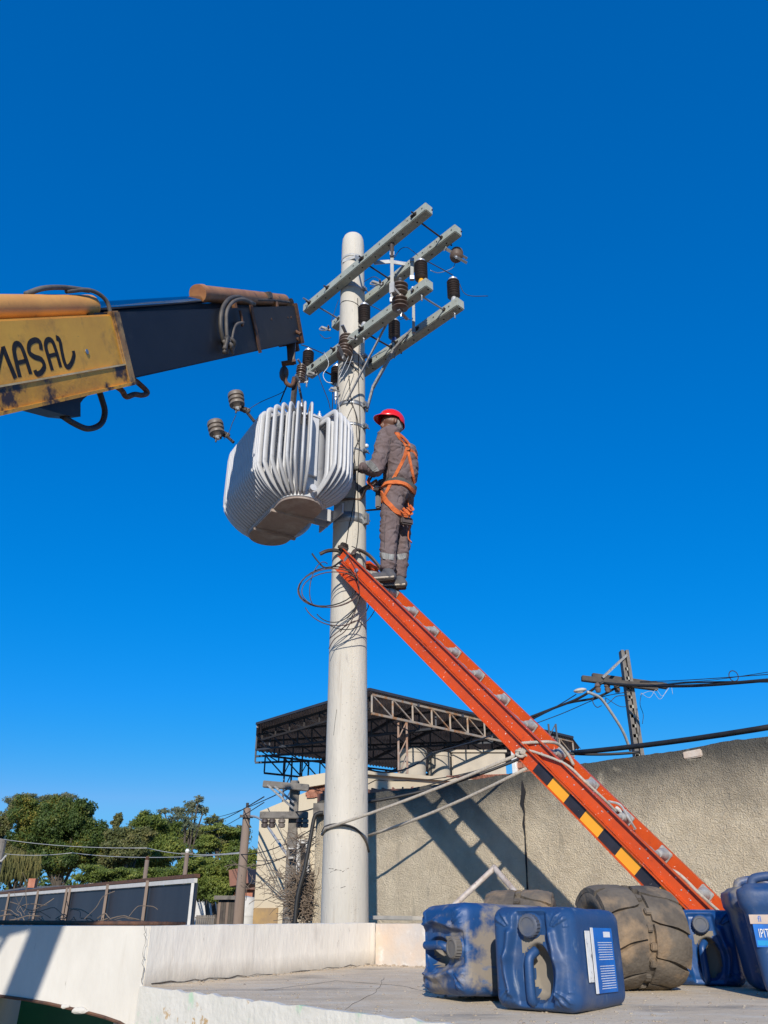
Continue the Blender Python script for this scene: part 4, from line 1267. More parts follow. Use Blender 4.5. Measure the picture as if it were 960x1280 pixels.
# two guy ropes from the knot round the pole
def pole_loop(z, ang0, ang1, r, n=14):
    return [on_pole(z - .10 * max(0, math.sin((ang0 + (ang1 - ang0) * i / n))), ang0 + (ang1 - ang0) * i / n, r) for i in range(n + 1)]
zl_ = z_on_pole(1040)
bm = BM(); tube(bm, [on_pole(zl_ - .005, -1.45, .01)] + sag(on_pole(zl_ + .03, -1.2, .03) + V((.04, -.05, .0)), kp, .02, 8), .0115, 8)
tag(ob('guy_rope', bm, rope_m, smooth='all'), 'upper pale rope stretched from the left of the pole to the ladder knot', 'rope', 'guy ropes between the pole and the ladder')
bm = BM(); tube(bm, sag(on_pole(z_on_pole(1042), 1.4, .01), lr(KK(660, 1.1, -.14), 1.1, -.14), .03, 8), .0115, 8)
tag(ob('guy_rope', bm, rope_m, smooth='all'), 'lower pale rope from the right of the pole to the ladder', 'rope', 'guy ropes between the pole and the ladder')
bm = BM(); tube(bm, smooth_path([on_pole(zl_ + .02, -1.5, .008), on_pole(zl_ + .045, -1.0, .008), on_pole(zl_ + .055, -.5, .008), on_pole(zl_ + .05, 0, .008), on_pole(zl_ + .02, .5, .008), on_pole(zl_ - .05, 1.0, .008), on_pole(zl_ - .13, 1.4, .008)], 4), .009, 8)
tag(ob('rope_turn', bm, hose_m, smooth='all'), 'dark cord wrapped round the pole where the ropes meet it', 'cord')

# coil of wire hanging on the pole under the ladder top
coil = thing('wire_coil', 'loose coil of brown and black wire hanging on the pole under the ladder top', 'wire coil', tuple(at(425, 745, 6.2)))
random.seed(11)
def loop(cu, cv, ru, rv, Y, a0, a1, m, r=.0045, tilt=0, dy=.12):
    pts = []
    n = 26
    for i in range(n + 1):
        a = R(a0 + (a1 - a0) * i / n)
        x = ru * math.cos(a); y = rv * math.sin(a)
        xx = x * math.cos(tilt) - y * math.sin(tilt); yy = x * math.sin(tilt) + y * math.cos(tilt)
        pts.append(at(cu + xx, cv + yy, Y + dy * math.cos(a * 1.0) * .5))
    bm = BM(); tube(bm, pts, r, 6)
    ob('wire_loop', bm, m, coil, smooth='all')
loop(412, 735, 40, 24, 6.17, 0, 350, brown_wire, .005, -.12)
loop(414, 737, 37, 22, 6.16, 10, 340, brown_wire, .0045, -.1)
loop(411, 733, 38, 24, 6.19, 20, 380, black_cable, .0055, -.2)
loop(420, 748, 42, 34, 6.17, -80, 150, brown_wire, .0045, .15)
loop(418, 742, 30, 36, 6.15, -60, 130, black_cable, .004, .1)
loop(432, 745, 40, 42, 6.18, -30, 120, black_cable, .004, 0)
loop(430, 730, 24, 48, 6.16, -90, 60, black_cable, .004, .2)
loop(400, 730, 12, 28, 6.2, 90, 290, brown_wire, .004, .2)
wire([at(390, 692, 6.2), at(396, 700, 6.2), at(405, 709, 6.2), at(415, 709, 6.2), at(428, 700, 6.15)], .008, black_cable, 'stiff black wire end sticking out left of the pole above the coil', group='loose wires by the coil')
wire([at(411, 811, 6.33), at(418, 799, 6.3), at(432, 788, 6.25), at(444, 765, 6.22), at(450, 735, 6.2)], .004, brown_wire, 'brown wire tail crossing the pole below the coil', group='loose wires by the coil')
wire([at(412, 798, 6.33), at(430, 784, 6.28), at(446, 776, 6.25), at(458, 786, 6.35)], .004, brown_wire, 'second brown wire crossing the pole below the coil', group='loose wires by the coil')
wire([at(431, 690, 6.2), at(445, 715, 6.1), at(449, 745, 6.12), at(440, 770, 6.16), at(425, 790, 6.25)], .004, black_cable, 'black wire hanging from the ladder top across the pole', group='loose wires by the coil')

# ------------------------------------------------------------ the worker
FW = V((-.985, .17, 0)).normalized(); LF = V((-.17, -.985, 0)).normalized(); UPZ = V((0, 0, 1))
cloth = mat('work_cloth', (.165, .122, .118), (.13, .096, .094), 9, .95, .5, 45, spec=.15, dirt=(.19, .155, .155), dscale=7, dlo=.5, dhi=.75)
skin = mat('dark_skin', (.16, .070, .040), (.11, .048, .028), 14, .5)
hair_m = mat('grey_hair', (.33, .31, .30), (.20, .18, .17), 60, .9, .6, 150)
helm = mat('red_helmet', (.72, .012, .012), (.66, .01, .01), 5, .25, coat=.4)
glove = mat('grey_glove', (.055, .052, .048), (.16, .15, .13), 14, .9, .4, 60)
strap_o = mat('orange_webbing', (.62, .15, .03), (.46, .10, .025), 30, .85, .3, 120)
pad_g = mat('grey_padding', (.085, .085, .075), (.06, .06, .055), 14, .95)
refl = mat('reflective_tape', (.22, .22, .21), (.17, .165, .16), 12, .5)
boot = mat('worn_boot', (.05, .055, .075), (.10, .09, .085), 16, .8, .3, 60)
sole_m = mat('boot_sole', (.035, .028, .025), (.06, .045, .035), 12, .9)
sole_w = mat('pale_boot_welt', (.60, .52, .42), (.45, .38, .3), 12, .8)
def blob(parts, voxel=.011, smooth_it=3, wr=None):
    """union of tapered capsules: (p0, r0, p1, r1[, squash axis, factor])"""
    bm = BM()
    for pt in parts:
        p0, r0, p1, r1 = V(pt[0]), pt[1], V(pt[2]), pt[3]
        n = 7
        for i in range(n + 1):
            t = i / n
            c = p0.lerp(p1, t); r = r0 + (r1 - r0) * t
            M = Matrix.Translation(c)
            if len(pt) > 4:
                ax, f_ = V(pt[4]).normalized(), pt[5]
                M = M @ Matrix.Scale(f_, 4, ax)
            bmesh.ops.create_icosphere(bm, subdivisions=3, radius=r, matrix=M)
        # bridging cone
        if len(pt) <= 4 and (p1 - p0).length > 1e-4:
            tube(bm, [p0, p1], r0, 20, r2=r1)
    me = bpy.data.meshes.new('tmp'); bm.to_mesh(me); bm.free()
    o = bpy.data.objects.new('tmp', me); COL.objects.link(o)
    m = o.modifiers.new('r', 'REMESH'); m.mode = 'VOXEL'; m.voxel_size = voxel
    s = o.modifiers.new('s', 'SMOOTH'); s.factor = .5; s.iterations = smooth_it
    dg = bpy.context.evaluated_depsgraph_get()
    dg.update()
    me2 = bpy.data.meshes.new_from_object(o.evaluated_get(dg))
    bpy.data.objects.remove(o); bpy.data.meshes.remove(me)
    if wr:
        nrm = [v.normal.copy() for v in me2.vertices]
        for v, n_ in zip(me2.vertices, nrm): v.co += n_ * wr(v.co)
    return me2
BC = V((.05, 6.25, 0))                # under the body
def B(f, l, z): return V((BC.x, BC.y, 0)) + FW * f + LF * l + V((0, 0, z))
FZ = 2.555
per = thing('person', 'worker in grey overalls, red helmet and orange harness standing on the ladder', 'person', tuple(B(0, 0, FZ)))
# joints
hipL, hipR = B(-.06, .09, 3.45), B(-.08, -.10, 3.45)
kneeL, kneeR = B(-.01, .09, 3.03), B(-.09, -.11, 3.03)
ankL, ankR = B(.0, .085, 2.66), B(-.07, -.10, 2.66)
pelv = B(-.08, 0, 3.50); waist = B(-.09, 0, 3.66); chest = B(-.08, 0, 3.88); neckb = B(-.01, 0, 4.06)
shL, shR = B(-.01, .18, 4.00), B(-.07, -.18, 4.00)
HC = at(489, 531, 6.22)
elL = at(470, 587, 6.03); wrL = at(451, 585, 6.18)
elR = V((.08, 6.50, 3.74)); wrR = V((-.10, 6.42, 3.65))
# body (skin): head, neck, torso core, arms, hands, legs as one surface
BFW, BLF = FW, LF
FW = V((-.93, -.37, 0)).normalized(); LF = V((.37, -.93, 0)).normalized()      # the head is turned further left
fd = FW
hp = [(HC + V((0, 0, .02)), .088, HC + FW * .012 + V((0, 0, .025)), .086), (HC + FW * .035 + V((0, 0, -.065)), .058, HC + FW * .058 + V((0, 0, -.085)), .040),
      (HC + FW * .088 + V((0, 0, -.005)), .014, HC + FW * .100 + V((0, 0, -.035)), .018), (HC + FW * .086 + V((0, 0, -.066)), .016, HC + FW * .088 + V((0, 0, -.072)), .015),
      (HC + FW * .078 + LF * .02 + V((0, 0, .028)), .018, HC + FW * .078 - LF * .02 + V((0, 0, .028)), .018), (HC + FW * .075 + V((0, 0, -.105)), .026, HC + FW * .07 + V((0, 0, -.105)), .026),
      (HC + FW * -.02 + V((0, 0, -.07)), .058, neckb + V((0, 0, .0)), .064),
      (HC + LF * .088 + FW * -.012 + V((0, 0, .005)), .018, HC + LF * .090 + FW * -.008 + V((0, 0, -.028)), .013), (HC - LF * .088 + FW * -.012 + V((0, 0, .005)), .018, HC - LF * .090 + FW * -.008 + V((0, 0, -.028)), .013)]
def hand(wr, d, up_, sgn):
    """palm and five fingers curling; d forward, up_ back of hand"""
    d = d.normalized(); s = d.cross(up_).normalized(); up_ = s.cross(d).normalized()
    H = [(wr, .030, wr + d * .05, .034, up_, .6)]
    pl_ = wr + d * .07
    H.append((wr + d * .03 - s * .015, .024, pl_ - s * .02, .022)); H.append((wr + d * .03 + s * .015, .024, pl_ + s * .02, .022))
    for j, (o_, ln) in enumerate(((-.033, .052), (-.011, .062), (.011, .058), (.032, .046))):
        a = pl_ + s * o_; b = a + d * ln * .55 - up_ * .004; c = b + d * ln * .40 - up_ * .026; e = c - up_ * .022 + d * .002
        H += [(a, .0125, b, .0115), (b, .0115, c, .0105), (c, .0105, e, .0095)]
    a = wr + d * .025 + s * sgn * .030; b = a + s * sgn * .028 + d * .025 - up_ * .01; c = b + d * .028 - up_ * .02
    H += [(a, .0135, b, .0125), (b, .0125, c, .0105)]
    return H
dL = (V((-.42, 6.33, 3.78)) - wrL).normalized(); dR = (V((-.17, 6.43, 3.62)) - wrR).normalized()
FW_H, LF_H = FW, LF
FW, LF = BFW, BLF
handsL = hand(wrL, dL, V((-.1, -.5, .9)), 1); handsR = hand(wrR, V((-1, .0, -.1)), V((0, -.3, .9)), -1)
body = hp + [(shL, .05, elL, .04), (elL, .04, wrL, .026), (shR, .05, elR, .04), (elR, .04, wrR, .026), (chest, .10, waist, .09), (waist, .09, pelv, .10), (neckb, .06, chest, .10),
             (hipL, .085, kneeL, .055), (kneeL, .055, ankL, .038), (hipR, .085, kneeR, .055), (kneeR, .055, ankR, .038), (chest, .08, shL, .05), (chest, .08, shR, .05), (pelv, .09, hipL, .085), (pelv, .09, hipR, .085)] + handsL[:0]
ob('body', blob(body, .0085, 2), skin, per, smooth='all')
for hh, nm in ((handsL, 'glove'), (handsR, 'glove')):
    ob(nm, blob(hh, .0045, 2), glove, per, smooth='all')
def wrk(amp, fr=11):
    def f_(p):
        a = noise.noise(V((p.x * 5, p.y * 5, p.z * 6)))
        q = 1 - abs(noise.noise(V((p.x * 7 - p.z * 8, p.y * 7, p.z * 13 + p.x * 7)))) * 3.2
        q2 = 1 - abs(noise.noise(V((p.x * 9 + p.z * 10, p.y * 9 + 4, p.z * 11 - p.x * 9 + 7)))) * 3.6
        return amp * (a * .5 + (q ** 2 if q > 0 else 0) * .85 - (q2 ** 2 if q2 > 0 else 0) * .75)
    return f_
shirt = [(neckb + V((0, 0, -.03)), .085, chest, .172, FW, .95), (chest + LF * .07, .125, waist + LF * .05 + V((0, 0, -.01)), .135, LF, .95), (chest - LF * .07, .125, waist - LF * .05 + V((0, 0, -.01)), .135, LF, .95),
         (waist, .145, pelv + V((0, 0, .02)), .145), (neckb, .07, shL, .078), (neckb, .07, shR, .078), (chest + FW * -.05, .145, waist + FW * -.04, .14),
         (shL, .090, elL, .068), (elL, .068, wrL - dL * .03, .050), (shL + FW * -.03, .10, waist + LF * .05, .12), (shR, .082, elR, .062), (elR, .064, wrR + V((.03, 0, 0)), .047), (neckb + V((0, 0, -.02)), .072, neckb + V((0, 0, .035)), .064)]
shirt_me = blob(shirt, .0085, 3, wrk(.0115))
so_ = ob('overall_jacket', shirt_me, cloth, per, smooth='all')
trou = [(waist + V((0, 0, -.02)), .112, pelv, .13), (pelv + LF * .03, .13, hipL, .115), (pelv - LF * .03, .13, hipR, .115), (pelv + FW * -.04, .115, hipL + FW * -.03, .11), (pelv + FW * -.04, .115, hipR + FW * -.03, .11),
        (hipL, .112, kneeL, .083), (kneeL, .083, ankL + V((0, 0, .06)), .070), (hipR, .112, kneeR, .083), (kneeR, .083, ankR + V((0, 0, .06)), .070)]
trou_me = blob(trou, .0085, 2, wrk(.0115, 13))
to_ = ob('overall_trousers', trou_me, cloth, per, smooth='all')
# collar, jacket hem, cuffs, seams
bm = BM()
cp_ = [neckb + V((0, 0, .040)) + FW * (.062 * math.cos(a)) + LF * (.066 * math.sin(a)) + V((0, 0, -.02 * math.cos(a))) for a in [k * math.pi / 10 for k in range(20)]]
tube(bm, cp_, .016, 8, closed=True, flat=(1, 1)); ob('collar', bm, cloth, per, smooth='all')
for w_, e_, r0 in ((wrL - dL * .025, dL, .046), (wrR + V((.02, 0, 0)), dR, .046)):
    bm = BM(); tube(bm, [w_ + (V((0, 0, 1)) - e_ * e_.z).normalized() * r0 * math.cos(a) + e_.cross(V((0, 0, 1))).normalized() * r0 * math.sin(a) for a in [k * math.pi / 8 for k in range(16)]], .008, 6, closed=True); ob('cuff', bm, cloth, per, smooth='all')
# boots
for ank, sg in ((ankL, 1), (ankR, -1)):
    b0_ = V((ank.x, ank.y, FZ + .055))
    bt = [(ank, .050, b0_ + FW * -.02, .048), (b0_ + FW * -.03, .044, b0_ + FW * .12, .042), (b0_ + FW * .10, .042, b0_ + FW * .17 + V((0, 0, -.012)), .034)]
    bo = ob('boot', blob(bt, .009, 2), boot, per, smooth='all')
    bm = BM(); beam(bm, b0_ + FW * -.060 + V((0, 0, -.036)), b0_ + FW * .165 + V((0, 0, -.036)), .080, .020, bevel=.008); ob('sole', bm, sole_m, bo)
    bm = BM(); beam(bm, b0_ + FW * -.058 + V((0, 0, -.018)), b0_ + FW * .162 + V((0, 0, -.018)), .084, .016, bevel=.004); ob('welt', bm, sole_w, bo)
# helmet
FW, LF = FW_H, LF_H
bm = BM()
hcen = HC + V((0, 0, .045)) + FW * -.005
tl = Matrix((fd, LF, UPZ)).transposed().to_4x4()
tiltM = Matrix.Translation(hcen) @ tl @ Matrix.Rotation(R(-9), 4, 'Y')
rings = []
ns_, nr_ = 28, 12
for j in range(nr_ + 1):
    ph = j / nr_ * math.pi / 2
    rg = []
    for k in range(ns_):
        a = k * 2 * math.pi / ns_
        rr = math.cos(ph)
        x = .132 * rr * math.cos(a); y = .112 * rr * math.sin(a); z = .118 * math.sin(ph)
        if abs(y) < .03 and j > 2: z += .007
        if j == 0: x *= 1.06; y *= 1.06; z = -.012
        if j == 0 and math.cos(a) > .35: x += .046 * (math.cos(a) - .35) / .65; z -= .012
        if j == 0 and math.cos(a) < -.3: z -= .030
        if j == 1 and math.cos(a) < -.3: z -= .015
        rg.append(bm.verts.new(tiltM @ V((x, y, z))))
    rings.append(rg)
for A_, B_ in zip(rings, rings[1:]):
    for k in range(ns_): bm.faces.new((A_[k], A_[(k + 1) % ns_], B_[(k + 1) % ns_], B_[k]))
bmesh.ops.remove_doubles(bm, verts=bm.verts, dist=.0005)
bmesh.ops.solidify(bm, geom=bm.faces[:], thickness=.004)
ob('safety_helmet', bm, helm, per, smooth='all')
ob('hair', blob([(HC + FW * -.035 + V((0, 0, .008)), .086, HC + FW * -.048 + V((0, 0, -.012)), .072)], .008, 1, lambda p: .004 * noise.noise(p * 70)), hair_m, per, smooth='all')
for sg in (1, -1):
    bm = BM()
    bmesh.ops.create_icosphere(bm, subdivisions=2, radius=.011, matrix=Matrix.Translation(HC + FW * .078 + LF * sg * .032 + V((0, 0, .012))))
    ob('eye', bm, mat('eye_white', (.6, .55, .5), (.5, .45, .4), 10, .3), per, smooth='all')
bm = BM(); tube(bm, [HC + FW * .098 + LF * .022 + V((0, 0, -.069)), HC + FW * .103 + V((0, 0, -.069)), HC + FW * .098 - LF * .022 + V((0, 0, -.069))], .004, 6); ob('mouth', bm, mat('lips', (.05, .02, .018), (.04, .016, .014), 10, .5), per)
FW, LF = BFW, BLF
# harness laid on the clothing
def tree(mes):
    vs, fs = [], []
    for me in mes:
        o_ = len(vs)
        vs += [v.co.copy() for v in me.vertices]; fs += [[i + o_ for i in p.vertices] for p in me.polygons]
    return BVHTree.FromPolygons(vs, fs)
bvh = tree([shirt_me, trou_me])
def harness(px, w_, m, name='harness_strap', n=7, off=.006, th=.006):
    """strap laid on the clothing surface through points seen from the camera"""
    P, Nn = [], []
    for i in range(len(px) - 1):
        for k in range(n):
            t = k / n
            u = px[i][0] + (px[i + 1][0] - px[i][0]) * t; v = px[i][1] + (px[i + 1][1] - px[i][1]) * t
            h = bvh.ray_cast(V((0, 0, 0)), ray(u, v).normalized())
            if h[0] is not None: P.append(h[0] + h[1].normalized() * off); Nn.append(h[1].normalized())
    if len(P) < 3: return None
    for _ in range(2):
        P = [P[0]] + [(P[i - 1] + P[i] * 2 + P[i + 1]) / 4 for i in range(1, len(P) - 1)] + [P[-1]]
        Nn = [Nn[0]] + [(Nn[i - 1] + Nn[i] * 2 + Nn[i + 1]).normalized() for i in range(1, len(Nn) - 1)] + [Nn[-1]]
    bm = BM(); rows = []
    for i, (p, nn) in enumerate(zip(P, Nn)):
        t = (P[min(i + 1, len(P) - 1)] - P[max(i - 1, 0)]).normalized()
        s = nn.cross(t).normalized() * w_ / 2
        rows.append([bm.verts.new(p + s), bm.verts.new(p - s), bm.verts.new(p - s - nn * (th + off)), bm.verts.new(p + s - nn * (th + off))])
    for a, b in zip(rows, rows[1:]):
        for k in range(4): bm.faces.new((a[k], a[(k + 1) % 4], b[(k + 1) % 4], b[k]))
    bm.faces.new(rows[0]); bm.faces.new(rows[-1][::-1])
    return ob(name, bm, m, per)
seam_m = mat('seam_thread', (.06, .05, .052), (.08, .065, .068), 20, .95)
for q in ([(489, 548), (486, 560), (482, 575), (478, 590)], [(500, 655), (499, 670), (498, 690), (497, 715)], [(483, 640), (481, 660), (480, 690)], [(490, 552), (500, 555), (512, 560)]):
    harness(q, .006, seam_m, 'cloth_seam', off=.0015, th=.001)
harness([(478, 604), (492, 599), (505, 602), (517, 611), (520, 616)], .075, pad_g, 'waist_pad', off=.014)
harness([(473, 611), (484, 605), (495, 603), (508, 607), (519, 617)], .036, strap_o, 'waist_belt', off=.022)
harness([(494, 540), (500, 548), (506, 556), (509, 561)], .034, strap_o)
harness([(509, 561), (512, 575), (515, 590), (519, 610)], .026, strap_o, off=.010)
harness([(508, 561), (505, 572), (499, 585), (493, 596), (485, 612), (480, 622)], .030, strap_o, off=.010)
harness([(510, 561), (518, 566), (522, 574)], .030, strap_o)
harness([(497, 542), (506, 542), (514, 552), (509, 561)], .026, strap_o)
harness([(477, 616), (484, 628), (494, 638), (502, 644), (510, 648)], .042, strap_o, 'leg_strap', off=.012)
harness([(474, 612), (476, 622), (480, 626)], .05, strap_o, 'hip_buckle', off=.012)
harness([(460, 577), (466, 583), (472, 591)], .055, refl, 'reflective_band', off=.009, th=.002)
harness([(476, 694), (484, 696), (493, 697)], .055, refl, 'reflective_band', off=.009, th=.002)
harness([(496, 697), (502, 696), (508, 695)], .055, refl, 'reflective_band', off=.009, th=.002)
h = bvh.ray_cast(V((0, 0, 0)), ray(509, 561).normalized())
if h[0] is not None:
    bm = BM(); tube(bm, [h[0] + h[1] * .012 + V((.026 * math.cos(a), 0, .026 * math.sin(a))) for a in [k * math.pi / 6 for k in range(12)]], .0045, 8, closed=True); ob('back_ring', bm, rust, per, smooth='all')
h = bvh.ray_cast(V((0, 0, 0)), ray(503, 640).normalized())
if h[0] is not None:
    random.seed(4)
    for k in range(5):
        bm = BM()
        c0 = h[0] + V((random.uniform(-.02, .05), -.03, random.uniform(-.03, .04)))
        tube(bm, smooth_path([c0, c0 + V((.03, -.02, -.04)), c0 + V((.05, 0, -.02)), c0 + V((.02, -.01, .02))], 4), .014, 8, flat=(1, .4)); ob('strap_bundle', bm, strap_o, per, smooth='all')
    bm = BM(); c0 = h[0] + V((.02, -.01, -.09)); beam(bm, c0 - V((.04, 0, 0)), c0 + V((.07, .04, 0)), .05, .07, bevel=.012); ob('tool_pouch', bm, rubber_ins, per)
bm = BM(); c0 = B(.10, .02, 3.42); beam(bm, c0 + V((0, 0, .08)), c0 - V((0, 0, .10)), .06, .05, up=FW, bevel=.012); ob('front_pouch', bm, rubber_ins, per)
# loose orange end behind the legs, positioning lanyard to the pole
bm = BM(); tube(bm, smooth_path([B(-.17, .0, 3.42), B(-.19, 0, 3.2), B(-.17, 0, 3.02), B(-.20, 0, 2.96)], 5), .015, 8, flat=(1, .4)); ob('loose_strap', bm, strap_o, per, smooth='all')
bm = BM(); tube(bm, smooth_path([B(.10, .12, 3.55), V((-.08, 6.18, 3.58)), V((-.16, 6.28, 3.56)), on_pole(3.52, .7, .012), on_pole(3.50, .0, .012), on_pole(3.50, -.6, .012)], 6), .012, 8); ob('lanyard', bm, mat('tan_lanyard', (.25, .16, .10), (.06, .05, .05), 8, .85), per, smooth='all')
bm = BM(); tube(bm, smooth_path([B(.10, .10, 3.66), V((-.10, 6.16, 3.63)), V((-.15, 6.2, 3.55)), B(.12, .13, 3.50)], 5), .009, 8); ob('karabiner', bm, dark_steel, per, smooth='all')
for k in range(3):
    bm = BM(); tube(bm, smooth_path([B(.12, .12, 3.68), B(.17 + .01 * k, .12, 3.6 - .02 * k), B(.13, .13, 3.46 + .02 * k)], 5), .006, 6); ob('harness_cord', bm, mat('red_cord', (.45, .05, .03), (.3, .03, .02), 10, .8) if k % 2 else strap_o, per, smooth='all')
# hand tool held in the right glove
bm = BM(); tube(bm, [wrR + V((-.03, -.03, -.02)), wrR + V((.10, -.05, -.05))], .022, 10); tag(ob('hand_tool', bm, plastic_white), 'short pale tool held under the worker’s sleeve beside the pole', 'tool')
# through bolt beside the pole
bm = BM(); tube(bm, [on_pole(z_on_pole(631), 1.3, 0), on_pole(z_on_pole(631), 1.3, 0) + V((.20, -.03, 0))], .009, 8); tag(ob('through_bolt', bm, dark_steel), 'long dark bolt sticking out of the pole at the worker’s hip', 'bolt')
bm = BM(); lathe(bm, [(.02, 0), (.024, .015), (.012, .03), (0, .031)], 12, M_axis(on_pole(z_on_pole(548), 1.5, 0), V((1, 0, 0)))); tag(ob('pole_step_bolt', bm, plastic_white), 'small pale knob on the right side of the pole level with the helmet', 'bolt')

# ------------------------------------------------------------ blue cans
def superbox(nx, ny, nz, X, Y, Z, r, feat=None, sidef=None, taper=0.0):
    """rounded box shell, top face detailed by feat(x, y) -> height offset"""
    bm = BM()
    def face(o_, a, b, na, nb):
        g = []
        for i in range(na + 1):
            row = []
            for j in range(nb + 1):
                row.append(bm.verts.new(o_ + a * (i / na) + b * (j / nb)))
            g.append(row)
        for i in range(na):
            for j in range(nb): bm.faces.new((g[i][j], g[i + 1][j], g[i + 1][j + 1], g[i][j + 1]))
    face(V((-X, -Y, Z)), V((2 * X, 0, 0)), V((0, 2 * Y, 0)), nx, ny)
    face(V((-X, -Y, -Z)), V((2 * X, 0, 0)), V((0, 2 * Y, 0)), 16, 16)
    face(V((-X, -Y, -Z)), V((2 * X, 0, 0)), V((0, 0, 2 * Z)), 24, 24)
    face(V((-X, Y, -Z)), V((2 * X, 0, 0)), V((0, 0, 2 * Z)), 24, 24)
    face(V((-X, -Y, -Z)), V((0, 2 * Y, 0)), V((0, 0, 2 * Z)), 24, 24)
    face(V((X, -Y, -Z)), V((0, 2 * Y, 0)), V((0, 0, 2 * Z)), 24, 24)
    for v in bm.verts:
        p = v.co.copy()
        q = V((max(-X + r, min(X - r, p.x)), max(-Y + r, min(Y - r, p.y)), max(-Z + r, min(Z - r, p.z))))
        d = p - q
        top_ = p.z > Z - 1e-4
        px, py = p.x, p.y
        if d.length > 1e-6:
            # even out the corner sampling before rounding
            v.co = q + d.normalized() * r
        if top_ and feat:
            fx, fy = px / X, py / Y
            e = max(0, min(1, (1 - abs(fx)) / .16)) * max(0, min(1, (1 - abs(fy)) / .16))
            v.co.z += feat(px, py) * e
        if not top_ and sidef and abs(p.z) < Z - 1e-4:
            n_ = V((d.x, d.y, 0))
            if n_.length > 1e-5: v.co += n_.normalized() * sidef(p)
        if taper:
            k = 1 - taper * (Z - v.co.z) / (2 * Z)
            v.co.x *= k; v.co.y *= k
    return bm
def sstep(a, b, x):
    t = max(0, min(1, (x - a) / (b - a))); return t * t * (3 - 2 * t)
CX, CY, CZ = .158, .157, .225
def can_top(x, y):
    """cap towards +y, oval hand recess towards -y, arched shoulder bulges either side, ribs in corners"""
    h = 0.0
    w_ = .050 + .030 * math.exp(-((y + .04) / .09) ** 2)
    h += .020 * sstep(w_, w_ + .018, abs(x)) - .014
    r2 = ((x - .014) / .056) ** 2 + ((y + .045) / .092) ** 2
    h -= .066 * (1 - sstep(.45, 1.05, r2))
    # raised curved ribs on the shoulders
    for sg in (-1, 1):
        xc = sg * (.098 + .022 * math.exp(-((y + .03) / .07) ** 2) - .02)
        if -.125 < y < .095:
            h += .018 * math.exp(-((x - xc) / .013) ** 2) * sstep(-.125, -.105, y) * sstep(.095, .075, y)
        h += .012 * math.exp(-(((x - xc) / .020) ** 2 + ((y + .0) / .018) ** 2))
    # radial ribs in the corners
    ax, ay = abs(x), abs(y)
    if ax > .085 and ay > .095:
        a = math.atan2(ay - .085, ax - .075)
        h += .006 * (1 if math.sin(a * 14) > .2 else 0)
    h -= .010 * math.exp(-((x / .04) ** 2 + ((y - .100) / .04) ** 2))
    return h
def can_side(p):
    h = .0
    for z0 in (-.16, .16): h -= .004 * math.exp(-((p.z - z0) / .006) ** 2)
    h += .003 * noise.noise(p * 9)
    return h
def make_can(label, m, group='blue plastic jerry cans on the slab', capm=None):
    root = thing('jerry_can', label, 'jerry can', group=group)
    bm = superbox(96, 110, 24, CX, CY, CZ, .042, can_top, can_side)
    bmesh.ops.remove_doubles(bm, verts=bm.verts, dist=.0004)
    ob('shell', bm, m, root, smooth='all')
    bm = BM()
    pts = smooth_path([(-.012, -.135, CZ - .04), (-.012, -.128, CZ - .012), (-.012, -.11, CZ - .002), (-.012, -.04, CZ + .0), (-.010, .0, CZ - .004), (.004, .022, CZ - .03)], 5)
    tube(bm, pts, .0165, 14); ob('handle', bm, m, root, smooth='all')
    bm = BM()
    n = 40
    pr = [(.036, CZ - .022), (.036, CZ + .014), (.033, CZ + .019), (.026, CZ + .019), (.025, CZ + .016), (0, CZ + .016)]
    M = Matrix.Translation((0, .098, 0))
    rings = []
    for r, z in pr:
        if r == 0: rings.append([bm.verts.new(M @ V((0, 0, z)))]); continue
        rings.append([bm.verts.new(M @ V(((r + (.0028 if (k % 2 and r > .034) else 0)) * math.cos(k * 2 * math.pi / n), (r + (.0028 if (k % 2 and r > .034) else 0)) * math.sin(k * 2 * math.pi / n), z))) for k in range(n)])
    for A_, B_ in zip(rings, rings[1:]):
        for k in range(n):
            k2 = (k + 1) % n
            if len(B_) == 1: bm.faces.new((A_[k], A_[k2], B_[0]))
            else: bm.faces.new((A_[k], A_[k2], B_[k2], B_[k]))
    ob('screw_cap', bm, capm or cap_blue, root, smooth=True)
    bm = BM()
    zc = .06
    sp = []
    for k in range(73):
        a = k * 2 * math.pi / 72
        ca, sa = math.cos(a), math.sin(a)
        e_ = 5
        rr = (abs(ca / (CX + .002)) ** e_ + abs(sa / (CY + .002)) ** e_) ** (-1 / e_)
        sp.append(V((rr * ca, rr * sa, zc)))
    tube(bm, sp[:-1], .0028, 6, closed=True); ob('mould_seam', bm, m, root, smooth='all')
    # dust lying in the hand recess
    bm = BM(); gx, gy = 14, 40; gg = {}
    for i in range(gx + 1):
        for j in range(gy + 1):
            x = -.050 + .115 * i / gx; y = -.135 + .205 * j / gy
            gg[i, j] = (x, y)
    for i in range(gx):
        for j in range(gy):
            x, y = gg[i, j]
            if ((x - .012) / .046) ** 2 + ((y + .045) / .082) ** 2 + .5 * noise.noise(V((x * 30, y * 30, 2))) > 1 and not (abs(x) < .035 + .02 * noise.noise(V((x * 40, y * 40, 7))) and y > 0): continue
            bm.faces.new([bm.verts.new(V((gg[q][0], gg[q][1], CZ + can_top(*gg[q]) + .0012))) for q in ((i, j), (i + 1, j), (i + 1, j + 1), (i, j + 1))])
    bmesh.ops.remove_doubles(bm, verts=bm.verts, dist=.0003)
    ob('dust_patch', bm, dust, root, smooth='all')
    bm = BM(); lathe(bm, [(.044, CZ - .026), (.042, CZ - .014), (.038, CZ - .010)], 28, M); ob('cap_collar', bm, m, root, smooth=True)
    return root
